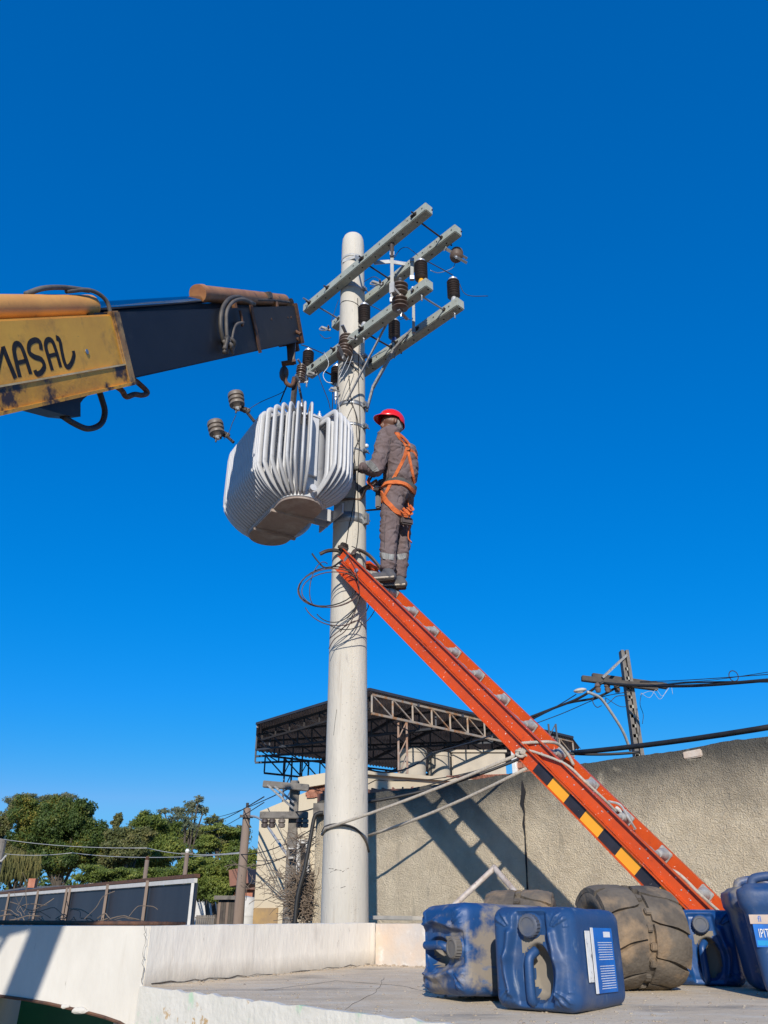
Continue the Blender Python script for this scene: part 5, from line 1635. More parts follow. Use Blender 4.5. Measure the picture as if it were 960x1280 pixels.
def orient(root, p, ztop, yup):
    """local +z (the can's top) along ztop, local +y (cap side) along yup"""
    z = V(ztop).normalized(); y = V(yup); y = (y - z * y.dot(z)).normalized(); x = y.cross(z)
    m = Matrix((x, y, z)).transposed()
    root.rotation_euler = m.to_euler(); root.location = p
def to_world(root, p):
    return Matrix.Translation(root.location) @ root.rotation_euler.to_matrix().to_4x4() @ V(p)
# middle can: lies on its side, top towards the viewer
can1 = make_can('dark blue jerry can lying with its cap up, blue label on its right side', blue_pl)
zt1 = V((-.60, -.80, .02))
c1 = at(664, 1190, 3.08) - zt1.normalized() * (CZ)
orient(can1, V((c1.x, c1.y, SLZ + CY + .0)), zt1, (0, 0, 1))
# labels on the right side of the middle can (local +x or -x whichever faces right)
sx = 1 if to_world(can1, (1, 0, 0)).x > can1.location.x else -1
def lab(root, x, y0, y1, z0, z1, m, name, off=.0012, lb=None):
    bm = BM()
    vs = [bm.verts.new(V((x, a, b))) for a, b in ((y0, z0), (y1, z0), (y1, z1), (y0, z1))]
    f_ = bm.faces.new(vs)
    r = bmesh.ops.extrude_face_region(bm, geom=[f_])
    for g in r['geom']:
        if isinstance(g, bmesh.types.BMVert): g.co.x += off * (1 if x > 0 else -1)
    return ob(name, bm, m, root, local=True, label=lb)
X_ = sx * (CX + .0035)
lb = lab(can1, X_, -.105, .095, -.11, .055, label_blue, 'product_label', .002, 'blue product label with white text')
lab(can1, X_, -.105, .095, .058, .078, label_white, 'label_edge', .002)
lab(can1, X_, -.07, .085, .088, .128, paper, 'paper_sticker', .002, 'white paper sticker with faint writing')
def text_ob(s, size, m, parent, loc, xdir, ydir, name='lettering', ext=.0006, sxs=1.0, lbl=None):
    cu = bpy.data.curves.new('t', 'FONT'); cu.body = s; cu.size = size; cu.extrude = ext; cu.align_x = 'LEFT'; cu.resolution_u = 2
    o = bpy.data.objects.new('t', cu); COL.objects.link(o)
    dg = bpy.context.evaluated_depsgraph_get(); me = bpy.data.meshes.new_from_object(o.evaluated_get(dg))
    bpy.data.objects.remove(o)
    x = V(xdir).normalized(); y = V(ydir).normalized(); z = x.cross(y)
    M = Matrix((x * sxs, y, z)).transposed().to_4x4(); M.translation = V(loc)
    me.transform(M); me.materials.clear(); me.materials.append(m)
    return ob(name, me, m, parent, local=True, label=lbl)
# rows of small print, built as flat printed lines on the label
bm = BM(); random.seed(9)
for (y0_, y1_) in ((-.092, -.022), (-.004, .05)):
    y = y0_
    while y < y1_:
        z = -.098
        while z < .025:
            l = random.uniform(.008, .022)
            z2 = min(z + l, .028)
            beam(bm, V((X_ + sx * .0022, y, z)), V((X_ + sx * .0022, y, z2)), .0006, .0022, up=V((0, 1, 0)))
            z += l + .003
        y += .0075
ob('small_print', bm, label_white, can1, local=True)['kind'] = 'stuff'
bm = BM()
beam(bm, V((X_ + sx * .0024, .074, -.09)), V((X_ + sx * .0024, .074, -.03)), .0006, .018, up=V((0, 1, 0))); ob('label_mark', bm, label_white, can1, local=True)
# left can: lies with cap sideways, dusty
can2 = make_can('dusty blue jerry can at the left with its cap turned sideways', blue_dusty, capm=mat('dusty_grey_cap', (.10, .095, .09), (.16, .14, .12), 9, .8))
zt2 = V((-.88, -.47, .03))
c2 = at(552, 1194, 3.50) - zt2.normalized() * CZ
orient(can2, V((c2.x, c2.y, SLZ + CX + .012)), zt2, (.47, -.88, .04))
# can behind the tyre, lying, bright blue
can3 = make_can('bright blue jerry can lying between the tyre and the standing cans', blue_bright)
zt3 = V((-.35, -.94, .0)); c3 = at(880, 1180, 4.18) - zt3.normalized() * CZ
orient(can3, V((c3.x, c3.y, SLZ + CY)), zt3, (0, 0, 1))
# two standing cans on the right, tapered bodies
def stand_can(p, rz, label, m):
    root = thing('jerry_can', label, 'jerry can', tuple(p), rz, 'blue plastic jerry cans on the slab')
    H = .205
    bm = superbox(40, 40, 24, .185, .15, H, .05, None, lambda q: (-.012 * math.exp(-((q.z - .10) / .006) ** 2) + (.012 if q.z > .10 else 0)), taper=.20)
    for v in bm.verts: v.co.z += H
    bmesh.ops.remove_doubles(bm, verts=bm.verts, dist=.0004)
    ob('shell', bm, m, root, smooth='all', local=True)
    bm = BM(); lathe(bm, [(.05, 2 * H - .005), (.05, 2 * H + .025), (.042, 2 * H + .03), (0, 2 * H + .031)], 24, Matrix.Translation((.10, 0, 0))); ob('screw_cap', bm, cap_blue if m is not blue_pl else blue_pl, root, smooth=True, local=True)
    bm = BM(); tube(bm, smooth_path([(-.13, 0, 2 * H - .01), (-.11, 0, 2 * H + .022), (-.02, 0, 2 * H + .028), (.03, 0, 2 * H - .005)], 5), .018, 12); ob('handle', bm, m, root, smooth='all', local=True)
    return root
can4 = stand_can(at(922, 1236, 3.62) * 1.0, R(-12), 'standing blue can at the right, partly hidden by its labelled neighbour', blue_dusty)
can4.location = (1.78, 3.98, SLZ)
can5 = stand_can((1.68, 3.58, SLZ), R(-4), 'standing dark blue can at the right edge with a printed label', blue_pl)
can5.rotation_euler = (0, R(0), R(-24))
# printed label on the front (-y local) of the right can
yf = -.15 * .93 - .004
def flab(x0, x1, z0, z1, m, name, off=.0025, lbl=None, sk=.0, yb=0.0):
    bm = BM()
    f0 = -(.150 + .0) * (1 - .20 * (1 - z0 / .41)) - yb; f1 = -(.150) * (1 - .20 * (1 - z1 / .41)) - yb
    vs = [(x0 + sk, f0 - .001, z0), (x1 + sk, f0 - .001, z0), (x1, f1 - .001, z1), (x0, f1 - .001, z1)]
    prism(bm, vs, (0, -off, 0)); return ob(name, bm, m, can5, local=True, label=lbl)
flab(-.158, .08, .262, .295, label_tan, 'label_header', lbl='faded cream header strip')
flab(-.150, .08, .180, .261, label_blue, 'product_label')
flab(-.145, .03, .186, .204, label_cyan, 'label_band', off=.0032)
text_ob('fl', .030, label_blue, can5, (-.128, -.1445, .270), (1, 0, 0), (0, 0, 1), lbl='blue letters fl on the header')
text_ob('IPITU', .045, label_white, can5, (-.135, -.1425, .214), (1, 0, 0), (0, -.0732, 1), sxs=.55, lbl='white letters IPITU')

# ------------------------------------------------------------ tyres
def tyre(center, axis, Rr, Wd, label, m, tilt=0, nl=16):
    ax = V(axis).normalized()
    M = M_axis(center, ax, V((0, 0, 1)))
    root = thing('worn_tyre', label, 'tyre', tuple(V(center) - V((0, 0, Rr))), 0, 'worn rubber tyres on the slab')
    h = Wd / 2
    # carcass with an open bore
    bm = BM()
    pr = [(Rr * .52, -h * .82), (Rr * .60, -h * .96), (Rr * .80, -h * 1.0), (Rr * .86, -h * .93), (Rr * .90, -h * .5), (Rr * .91, 0), (Rr * .90, h * .5), (Rr * .86, h * .93), (Rr * .80, h), (Rr * .60, h * .96), (Rr * .52, h * .82), (Rr * .50, h * .7), (Rr * .62, h * .5), (Rr * .66, 0), (Rr * .62, -h * .5), (Rr * .50, -h * .7), (Rr * .52, -h * .82)]
    seg = 64
    rings = []
    for r, z in pr[:-1]:
        rings.append([bm.verts.new(M @ V((r * math.cos(k * 2 * math.pi / seg), r * math.sin(k * 2 * math.pi / seg), z))) for k in range(seg)])
    for i in range(len(rings)):
        A_, B_ = rings[i], rings[(i + 1) % len(rings)]
        for k in range(seg): bm.faces.new((A_[k], A_[(k + 1) % seg], B_[(k + 1) % seg], B_[k]))
    for v in bm.verts: v.co += V((1, 1, 1)) * .002 * noise.noise(v.co * 12)
    ob('carcass', bm, m, root, smooth='all')
    # two staggered rows of wide slanted lugs
    random.seed(int(Rr * 1000))
    for row in (-1, 1):
        for k in range(nl):
            a0 = (k + (.5 if row > 0 else 0)) * 2 * math.pi / nl
            da = 2 * math.pi / nl * .90
            bm = BM()
            na, nb = 5, 6
            R1 = Rr * (1 + random.uniform(-.012, .012))
            top_, bot_ = [], []
            for i in range(na + 1):
                tr_, br_ = [], []
                for j in range(nb + 1):
                    f_ = j / nb
                    zz = row * h * (.10 + .88 * f_)
                    a = a0 + da * (i / na - .5) + (f_ - .5) * .30 + .035 * math.sin(f_ * 5 + k)
                    crown = 1 - .075 * max(0, f_ - .62) ** 1.5 * 3
                    wv = 1 + .016 * noise.noise(V((a * 6, zz * 16, row + k * .7)))
                    edge = 1 if (0 < i < na and 0 < j < nb) else .982
                    tr_.append(bm.verts.new(M @ V((R1 * crown * wv * edge * math.cos(a), R1 * crown * wv * edge * math.sin(a), zz))))
                    rb = Rr * .88 * crown
                    br_.append(bm.verts.new(M @ V((rb * math.cos(a), rb * math.sin(a), zz))))
                top_.append(tr_); bot_.append(br_)
            for i in range(na):
                for j in range(nb): bm.faces.new((top_[i][j], top_[i + 1][j], top_[i + 1][j + 1], top_[i][j + 1]))
            for i in range(na):
                bm.faces.new((top_[i][0], top_[i + 1][0], bot_[i + 1][0], bot_[i][0])); bm.faces.new((top_[i][nb], top_[i + 1][nb], bot_[i + 1][nb], bot_[i][nb]))
            for j in range(nb):
                bm.faces.new((top_[0][j], top_[0][j + 1], bot_[0][j + 1], bot_[0][j])); bm.faces.new((top_[na][j], top_[na][j + 1], bot_[na][j + 1], bot_[na][j]))
            ob('tread_lug', bm, m, root, smooth=True)
    # small centre blocks
    for k in range(nl * 2):
        a = k * math.pi / nl
        c = M @ V((Rr * .94 * math.cos(a), Rr * .94 * math.sin(a), random.uniform(-.01, .01)))
        d_ = (M.to_3x3() @ V((-math.sin(a), math.cos(a), 0)))
        n_ = (M.to_3x3() @ V((math.cos(a), math.sin(a), 0)))
        bm = BM(); beam(bm, c - d_ * .014, c + d_ * .014, .030, .022, up=n_, bevel=.004); ob('centre_block', bm, m, root)
    return root
tyre(V((1.115, 3.98, SLZ + .208)), (.975, .20, -.02), .210, .385, 'worn brown tyre with wide slanted lugs standing right of the cans', tyre_m, nl=9)
tyre(V((.70, 4.42, SLZ + .205)), (.96, -.28, 0), .205, .34, 'darker tyre mostly hidden behind the middle can', tyre_m, nl=9)

# bent pipe behind the left can
pipe = thing('bent_pipe_rail', 'pale bent pipe rail standing behind the left can', 'pipe rail', tuple(at(620, 1130, 5.1)))
bm = BM()
pA, pM, pC = at(548, 1150, 4.9), at(618, 1085, 4.95), at(664, 1138, 4.6)
bend = [pA, pA.lerp(pM, .9), pM + V((0, 0, .004)), pM.lerp(pC, .1), pC]
tube(bm, smooth_path(bend, 5) + [pC + (pC - pM) * .35], .0155, 12); ob('pipe', bm, pipe_m, pipe, smooth='all')

# ------------------------------------------------------------ things behind the wall
# heavy cables crossing to the right
cab = [(at(715, 941, 8.2), at(985, 905, 6.2), .024, 'thick black cable crossing above the roughcast wall to the right'),
       (at(700, 941, 8.2), at(800, 940, 8.0), .014, 'thin black cable just above the roughcast wall top')]
for a, b, r, l in cab:
    bm = BM(); tube(bm, sag(a, b, .02, 8), r, 8); tag(ob('overhead_cable', bm, black_cable, smooth='all'), l, 'cable', 'black overhead cables by the roughcast wall')
bm = BM(); tube(bm, sag(at(455, 1003, 7.2), at(655, 946, 7.1), .05, 10), .013, 8); tag(ob('overhead_cable', bm, black_cable, smooth='all'), 'thick black cable sagging from the pole along the wall top', 'cable', 'black overhead cables by the roughcast wall')
bm = BM(); tube(bm, sag(at(460, 1002, 9), at(655, 944, 9.4), .02, 10), .007, 8); tag(ob('overhead_cable', bm, black_cable, smooth='all'), 'thin black cable beside the thick one along the wall top', 'cable', 'black overhead cables by the roughcast wall')

# canopy building
ZR = 4.5
cB, cA, cA2, cC = atz(462, 862, ZR), atz(322, 905, ZR), atz(320, 939, ZR - .2), atz(716, 922, ZR)
cDd = V((2.6, 28.5, ZR - .1))
can = thing('roof_canopy', 'dark corrugated roof canopy on steel trusses behind the pole', 'canopy', (1.0, 22, -3))
# corrugated sheet: ribs run across
def lerp2(s, t):
    """s along B->C, t from near edge to far edge"""
    near = cA.lerp(cB, s / .35) if s < .35 else cB.lerp(cC, (s - .35) / .65)
    return near
bm = BM()
# sheet as a fan of strips between near edge (A-B-C) and far edge (A2-D-C')
nearp, farp = [], []
NN = 220
dAB, dBC = (cB - cA).length, (cC - cB).length
for i in range(NN + 1):
    s = i / NN * (dAB + dBC)
    nearp.append(cA.lerp(cB, s / dAB) if s < dAB else cB.lerp(cC, (s - dAB) / dBC))
far_a, far_b, far_c = cA2, cDd, cC + V((.6, 1.6, 0))
dF1, dF2 = (far_b - far_a).length, (far_c - far_b).length
for i in range(NN + 1):
    s = i / NN * (dF1 + dF2)
    farp.append(far_a.lerp(far_b, s / dF1) if s < dF1 else far_b.lerp(far_c, (s - dF1) / dF2))
rows = []
for i in range(NN + 1):
    dz = .022 if i % 2 else -.022
    rows.append([bm.verts.new(nearp[i].lerp(farp[i], t) + V((0, 0, dz))) for t in (0, .33, .66, 1)])
for a, b in zip(rows, rows[1:]):
    for k in range(3): bm.faces.new((a[k], b[k], b[k + 1], a[k + 1]))
bmesh.ops.solidify(bm, geom=bm.faces[:], thickness=.012)
ob('corrugated_sheet', bm, corr_under, can)
def truss(p0, p1, h, n, m, w_=.05, up=V((0, 0, 1)), name='truss'):
    bm = BM(); beam(bm, p0, p1, w_, w_); beam(bm, p0 - up * h, p1 - up * h, w_, w_)
    t_ = ob(name, bm, m, can)
    for k in range(n + 1):
        a = p0.lerp(p1, k / n)
        bm = BM(); beam(bm, a - up * .02, a - up * (h - .02), w_ * .8, w_ * .8, up=V((0, 1, 0))); ob('truss_post', bm, m, t_)
        if k < n:
            b = p0.lerp(p1, (k + 1) / n) - up * h
            bm = BM(); beam(bm, a, b, w_ * .6, w_ * .6); ob('truss_diagonal', bm, m, t_)
dn = V((0, 0, -.09))
truss(cB + dn + V((.05, .1, 0)), cC + dn + V((0, .1, 0)), .42, 12, steel_tan)
truss(cA + dn + V((.1, .3, 0)), cB + dn + V((0, .35, 0)), .26, 7, mat('darkened_truss', (.012, .012, .014), (.03, .022, .018), 5, .8))  # shade put into this truss's colour so full sun leaves it dark
for t in (.25, .5, .75):
    truss(cA.lerp(cA2, t) + dn, cB.lerp(cC, .0).lerp(far_c, t) + dn, .40, 12, steel_blue)
truss(far_a.lerp(far_b, .04) + dn, far_b + dn, .50, 12, steel_blue)
for t in (.2, .4, .6, .8):
    bm = BM(); a, b = cB.lerp(cC, t), far_a.lerp(far_b, t * .9 + .1); beam(bm, a + dn, b + dn, .06, .08); ob('purlin', bm, steel_blue, can)
bm = BM(); beam(bm, cA + V((0, 0, -.03)), cA2 + V((0, 0, -.05)), .05, .12); ob('eaves_sheet', bm, corr_under, can)
bm = BM(); beam(bm, cA + V((-.03, -.03, .0)), cB + V((0, -.03, .0)), .04, .06); ob('eaves_edge', bm, steel_blue, can)
bm = BM(); beam(bm, cB + V((0, -.03, .0)), cC + V((0, -.03, .0)), .04, .06); ob('eaves_edge', bm, steel_blue, can)
def post(u, v0, v1, Y, w_, m):
    a, b = at(u, v1, Y), at(u, v0, Y)
    a = V((b.x, b.y, a.z))
    bm = BM()
    for dx in (-w_ / 2, w_ / 2): beam(bm, a + V((dx, 0, 0)), b + V((dx, 0, 0)), .045, .045)
    p_ = ob('column', bm, m, can)
    n = max(3, int((b.z - a.z) / .35))
    for k in range(n):
        z0 = a.z + (b.z - a.z) * k / n; z1 = a.z + (b.z - a.z) * (k + 1) / n
        bm = BM(); beam(bm, V((b.x - w_ / 2, b.y, z0)), V((b.x + w_ / 2, b.y, z1)), .025, .025); ob('lacing_bar', bm, m, p_)
post(503, 902, 990, 18.5, .20, mat('rusty_column', (.26, .12, .06), (.30, .27, .24), 3, .8))
post(361, 946, 1010, 22.5, .20, steel_blue)
post(381, 950, 1010, 23.5, .24, steel_blue)
post(690, 905, 950, 21.5, .2, steel_blue)

# beige building
bw = thing('beige_building', 'beige rendered building with a sloping parapet behind the thin concrete post', 'building', (-1.5, 16.5, -3))
pL, pR = V((-2.72, 17.0, 0)), V((-.9, 16.3, 0))
eB = (pR - pL).normalized(); nB = V((eB.y, -eB.x, 0)); nB = nB if nB.y < 0 else -nB
def bpt(u, v): return onplane(u, v, pL, nB)
poly = [bpt(318, 1149), bpt(325, 1014), bpt(378, 992), bpt(405, 980), bpt(440, 975)]
poly[0] = V((poly[0].x, poly[0].y, -3)); poly.append(V((poly[-1].x, poly[-1].y, -3)))
bm = BM(); prism(bm, poly, -nB * 3.5); ob('wall', bm, beige_w, bw)
q = [bpt(374, 1052), bpt(386, 1052), bpt(386, 1098), bpt(374, 1098)]
bm = BM(); prism(bm, [p + nB * .01 for p in q], -nB * .02); ow = ob('window', bm, void_m, bw)
bm = BM()
for a, b in zip(q, q[1:] + q[:1]): beam(bm, a + nB * .03, b + nB * .03, .07, .07)
ob('frame', bm, trim_white, ow)
# red brick patch near the top of the building and tile coping
random.seed(12)
for r_i in range(4):
    for c_i in range(7):
        p = bpt(388 + c_i * 3.6 + (r_i % 2) * 1.5, 986 - c_i * .9 + r_i * 3.2)
        bm = BM(); beam(bm, p + nB * .02 - eB * .09, p + nB * .02 + eB * .09, .05, .055); ob('brick', bm, brick_m, bw)
p = bpt(396, 980); bm = BM(); beam(bm, p - eB * .35 + V((0, 0, .02)), p + eB * .8 + V((0, 0, .12)), .3, .22); ob('coping', bm, beige_w, bw)
bm = BM(); a = bpt(318, 1135); b = bpt(348, 1135); prism(bm, [V((a.x, a.y, -3)), V((b.x, b.y, -3)), V((b.x, b.y, a.z)), V((a.x, a.y, a.z))], nB * .03); ob('worn_plinth', bm, mat('ochre_plinth', (.40, .26, .11), (.24, .17, .11), 3, .9), bw)

# upper terrace walls under the canopy
ter = thing('terrace_building', 'building with a beige terrace wall and red roof under the canopy', 'building', (2, 19, -3))
tA, tB = V((-.55, 16.4, 0)), V((3.9, 19.6, 0))
def tp(u, v): return onplane(u, v, tA, V((-(tB - tA).y, (tB - tA).x, 0)))
et = (tB - tA).normalized(); nT = V((et.y, -et.x, 0)); nT = nT if nT.y < 0 else -nT
bm = BM(); a, b = tp(440, 974), tp(660, 974); prism(bm, [V((a.x, a.y, -3)), V((b.x, b.y, -3)), V((b.x, b.y, 2.75)), V((a.x, a.y, 2.6))], -nT * .25); ob('terrace_wall', bm, beige_w, ter)
bm = BM()
z0 = tp(500, 985).z
a, b = tA + nT * .06 + V((0, 0, 2.60)), tB + nT * .06 + V((0, 0, 2.75))
beam(bm, a, b, .10, .07); ob('coping', bm, beige_w, ter)
# sloping rusty roof in front of the terrace wall, with ribs
rf0, rf1 = V((-1.0, 13.2, 1.80)), V((3.6, 16.3, 2.38))
bm = BM(); prism(bm, [rf0, rf1, V((3.2, 19.0, 2.60)), V((-.75, 16.2, 2.2))], (0, 0, -.05)); ob('rusty_roof', bm, rust_sheet, ter)
for k in range(26):
    t = (k + .5) / 26
    bm = BM(); beam(bm, rf0.lerp(rf1, t) + V((0, 0, .012)), V((-.75, 16.2, 2.2)).lerp(V((3.2, 19.0, 2.60)), t) + V((0, 0, .012)), .03, .03); ob('roof_rib', bm, rust_sheet, ter)
bm = BM(); prism(bm, [V((-1.0, 13.25, -3)), V((3.6, 16.35, -3)), V((3.6, 16.35, 2.35)), V((-1.0, 13.25, 1.78))], (-.1, .15, 0)); ob('front_wall', bm, rust_sheet, ter)
# brick patches on terrace wall
random.seed(3)
for r_i in range(4):
    for c_i in range(30):
        u = 562 + c_i * 3.2 + (r_i % 2) * 1.6; v = 972 - c_i * .1 + r_i * 3.0
        p = tp(u, v)
        bm = BM(); beam(bm, p + nT * .03 - et * .10, p + nT * .03 + et * .10, .06, .055); ob('brick', bm, brick_m, ter)
def wtank(u0, u1, v0, v1, Y, label, boxy=False):
    a, b = at(u0, v1, Y), at(u1, v0, Y)
    c = V(((a.x + b.x) / 2, Y, a.z)); h = at(u0, v0, Y).z - a.z; r = (b.x - a.x) / 2
    root = thing('water_tank', label, 'water tank', tuple(c), 0, 'grey water tanks under the canopy')
    bm = BM()
    if boxy: box(bm, c + V((0, 0, h / 2)), 2 * r, 1.0, h, bevel=.03)
    else: lathe(bm, [(r * .88, -.6), (r * .9, 0), (r, h), (r * 1.04, h + .01), (r * 1.04, h + .06), (r * .9, h + .1), (0, h + .16)], 28, Matrix.Translation(c))
    ob('shell', bm, tank_conc, root, smooth=True)
    bm = BM()
    if boxy: box(bm, c + V((0, 0, h + .03)), 2 * r + .08, 1.08, .06)
    else: lathe(bm, [(r * 1.06, h - .02), (r * 1.06, h + .02)], 28, Matrix.Translation(c))
    ob('rim', bm, tank_conc, root, smooth=True)
wtank(498, 533, 942, 980, 20.0, 'leftmost round grey water tank under the canopy')
wtank(535, 563, 946, 980, 20.6, 'second round grey water tank, between the first and the box tank')
wtank(564, 628, 945, 980, 21.0, 'long box shaped water tank under the right of the canopy', True)

# thin grey concrete post with two timber arms in front of the building
up1 = thing('old_utility_pole', 'old grey utility pole with two timber crossarms in front of the beige building', 'utility pole', tuple(at(366, 1150, 13)))
base = at(365, 1150, 13.0); topp = at(369, 976, 13.0)
base = V((topp.x, 13, -3))
bm = BM(); beam(bm, base, V((topp.x, 13, topp.z)), .20, .17, up=V((0, 1, 0)), bevel=.01, w1=.13, h1=.12); ob('shaft', bm, old_conc, up1)
for v, u0, u1, nm in ((983, 329, 386, 0), (1019, 325, 385, 1)):
    a, b = at(u0, v - (3 if nm == 0 else 0), 12.85), at(u1, v + (2 if nm == 0 else 0), 12.85)
    bm = BM(); beam(bm, a, b, .10, .10, bevel=.008); arm_ = ob('crossarm', bm, old_conc, up1)
    if nm:
        for k, u in enumerate((341, 353, 375, 382, 332)):
            p = V((at(u, v, 12.85).x, 12.82, a.z + (b.z - a.z) * (u - u0) / (u1 - u0)))
            bm = BM(); lathe(bm, [(.02, -.05), (.055, -.07), (.055, -.11), (.035, -.12), (.055, -.13), (.05, -.18), (0, -.19)], 12, Matrix.Translation(p)); ob('spool_insulator', bm, porc_grey if k % 2 else rubber_ins, arm_, smooth=True)
for (a, b) in (((334, 981), (366, 1010)), ((343, 983), (367, 1003))):
    bm = BM(); beam(bm, at(*a, 12.8), at(*b, 12.85), .03, .03); ob('arm_brace', bm, galv_dark, up1)
bm = BM(); beam(bm, at(361, 1061, 12.85), at(369, 1061, 12.85), .22, .02); beam(bm, at(361, 1073, 12.85), at(369, 1073, 12.85), .22, .02); ob('steel_band', bm, galv_dull, up1)
# wooden pole with street lamp arm
up2 = thing('wooden_utility_pole', 'slim brown wooden utility pole left of the beige building', 'utility pole', tuple(at(300, 1150, 17)))
tp_ = at(309, 1010, 17)
bm = BM(); tube(bm, [V((tp_.x, 17, -3)), V((tp_.x, 17, tp_.z))], .15, 12, r2=.075); ob('shaft', bm, wood_pole, up2, smooth='all')
bm = BM(); tube(bm, [V((tp_.x, 17, tp_.z - .02)), V((tp_.x, 17, tp_.z + .10))], .03, 8); ob('top_pin', bm, dark_steel, up2)
bm = BM(); beam(bm, at(300, 1020, 16.9), at(316, 1021, 16.9), .05, .05); ob('short_arm', bm, dark_steel, up2)
bm = BM(); tube(bm, smooth_path([at(313, 1020, 16.9), at(322, 1022, 16), at(332, 1030, 15), at(346, 1050, 14), at(360, 1070, 13.0)], 6), .022, 8); tag(ob('curved_lamp_arm', bm, galv_dull, smooth='all'), 'curved grey pipe arm between the wooden pole and the old grey pole', 'pipe arm')

# bare posts behind the dark panels
for q, (u, v0, Y, l) in enumerate(((184, 1075, 22, 'bare rusty post rising over the charcoal panels'), (234, 1066, 21, 'bare post with a white fitting above the last charcoal panel'))):
    p = at(u, v0, Y); root = thing('bare_post', l, 'post', (p.x, p.y, -3), 0, 'bare posts behind the charcoal panels')
    bm = BM(); tube(bm, [V((p.x, p.y, -3)), p], .055, 8); ob('shaft', bm, wood_pole, root, smooth='all')
    bm = BM(); lathe(bm, [(.04, 0), (.06, .04), (.03, .09)], 8, Matrix.Translation(p)); ob('cap', bm, plastic_white if q else rust, root)
    if q:
        bm = BM(); beam(bm, p + V((-.15, 0, -.02)), p + V((.15, 0, -.02)), .04, .04); ob('short_arm', bm, old_conc, root)
p = at(4, 1049, 30); root = thing('grey_post', 'grey post with a bracket at the far left below the big tree', 'post', (p.x, p.y, -3))
bm = BM(); tube(bm, [V((p.x, p.y, -3)), p], .17, 10, r2=.13); ob('shaft', bm, old_conc, root)
bm = BM(); tube(bm, [at(-4, 1077, 29.8), at(2, 1076, 29.8), at(8, 1069, 29.8)], .035, 6); ob('bracket', bm, galv_dull, root)

# charcoal panel screen on posts
sE, sW = V((-3.27, 14.7, 0)), V((-12.6, 27.4, 0))
eS = (sW - sE).normalized(); nS = V((-eS.y, eS.x, 0)); nS = nS if nS.y < 0 else -nS
scr_ = thing('panel_screen', 'long screen of charcoal panels with white top trim and rusty posts', 'screen', (sE.x, sE.y, -3))
def sp_(u): return onplane(u, 1130, sE, nS)
ZP = .50
us = [243, 185, 135, 88, 48, 12, -26, -60]
for a_, b_ in zip(us, us[1:]):
    a, b = sp_(a_), sp_(b_)
    bm = BM(); prism(bm, [V((a.x, a.y, -3)), V((b.x, b.y, -3)), V((b.x, b.y, ZP)), V((a.x, a.y, ZP))], -nS * .03); ob('panel', bm, panel_dark, scr_)
    bm = BM(); beam(bm, V((a.x, a.y, ZP + .04)) + nS * .02, V((b.x, b.y, ZP + .04)) + nS * .02, .06, .07); ob('top_trim', bm, trim_white, scr_)
    bm = BM(); beam(bm, V((a.x, a.y, ZP + .115)) + nS * .0, V((b.x, b.y, ZP + .115)) + nS * .0, .10, .06); ob('rusty_rail', bm, rust, scr_)
for i, u in enumerate(us):
    a = sp_(u)
    bm = BM(); beam(bm, V((a.x, a.y, -3)) + nS * .06, V((a.x, a.y, ZP + (.10 if i else .0))) + nS * .06, .055 if i else .05, .06, up=V((0, 1, 0))); ob('post', bm, wood_pole if i else trim_white, scr_)
    if u == 88:
        a = sp_(84); bm = BM(); beam(bm, V((a.x, a.y, -3)) + nS * .06, V((a.x, a.y, ZP + .10)) + nS * .06, .05, .06, up=V((0, 1, 0))); ob('post', bm, wood_pole, scr_)
# low shed roof beyond
shed = thing('low_shed', 'low shed with a pale fibre cement roof behind the charcoal panels', 'shed', (-13, 30, -3))
bm = BM(); a, b = at(-40, 1118, 30), at(122, 1115, 26)
prism(bm, [V((a.x, a.y, .62)), V((b.x, b.y, .62)), V((b.x + .5, b.y + 5, 1.05)), V((a.x, a.y + 5, 1.05))], (0, 0, -.06)); ob('roof', bm, mat('fibre_cement_roof', (.36, .32, .26), (.27, .24, .20), 1.5, .9), shed)
bm = BM(); prism(bm, [V((a.x, a.y + .1, -3)), V((b.x, b.y + .1, -3)), V((b.x, b.y + .1, .55)), V((a.x, a.y + .1, .55))], (0, .2, 0)); ob('wall', bm, beige_w, shed)
bm = BM(); c = at(41, 1104, 31); box(bm, c, .25, .25, .3); ob('chimney', bm, brick_m, shed)
for k in range(34):
    t = (k + .5) / 34
    bm = BM(); pa = V((a.x, a.y, .628)).lerp(V((b.x, b.y, .628)), t); pb = V((a.x, a.y + 5, 1.058)).lerp(V((b.x + .5, b.y + 5, 1.058)), t); beam(bm, pa, pb, .05, .03); ob('roof_rib', bm, MATS['fibre_cement_roof'], shed)

# yard: timber gate, low fence, plastic tank, distant houses
gate = thing('timber_gate', 'dark timber gate standing behind the end of the charcoal panels', 'gate', tuple(at(283, 1150, 19)))
for k in range(7):
    u = 272 + k * 3.4
    bm = BM(); a, b = at(u, 1158, 19), at(u, 1123 + (k % 2), 19); beam(bm, a, V((a.x, a.y, b.z)), .055, .03, up=V((0, 1, 0))); ob('board', bm, dark_wood if k % 3 else wood_pole, gate)
bm = BM(); beam(bm, at(268, 1122, 18.9), at(298, 1122, 18.9), .07, .08); ob('lintel', bm, old_conc, gate)
fen = thing('low_picket_fence', 'low grey picket fence beside the timber gate', 'fence', tuple(at(256, 1150, 18)))
for k in range(9):
    u = 245 + k * 2.6
    bm = BM(); a, b = at(u, 1160, 18), at(u, 1144, 18); beam(bm, a, V((a.x, a.y, b.z)), .035, .02, up=V((0, 1, 0))); ob('picket', bm, old_conc, fen)
bm = BM(); beam(bm, at(244, 1147, 18), at(269, 1147, 18), .03, .03); ob('rail', bm, old_conc, fen)
c = at(306, 1152, 21); root = thing('white_water_tank', 'pale round tank low behind the wooden pole', 'water tank', tuple(c))
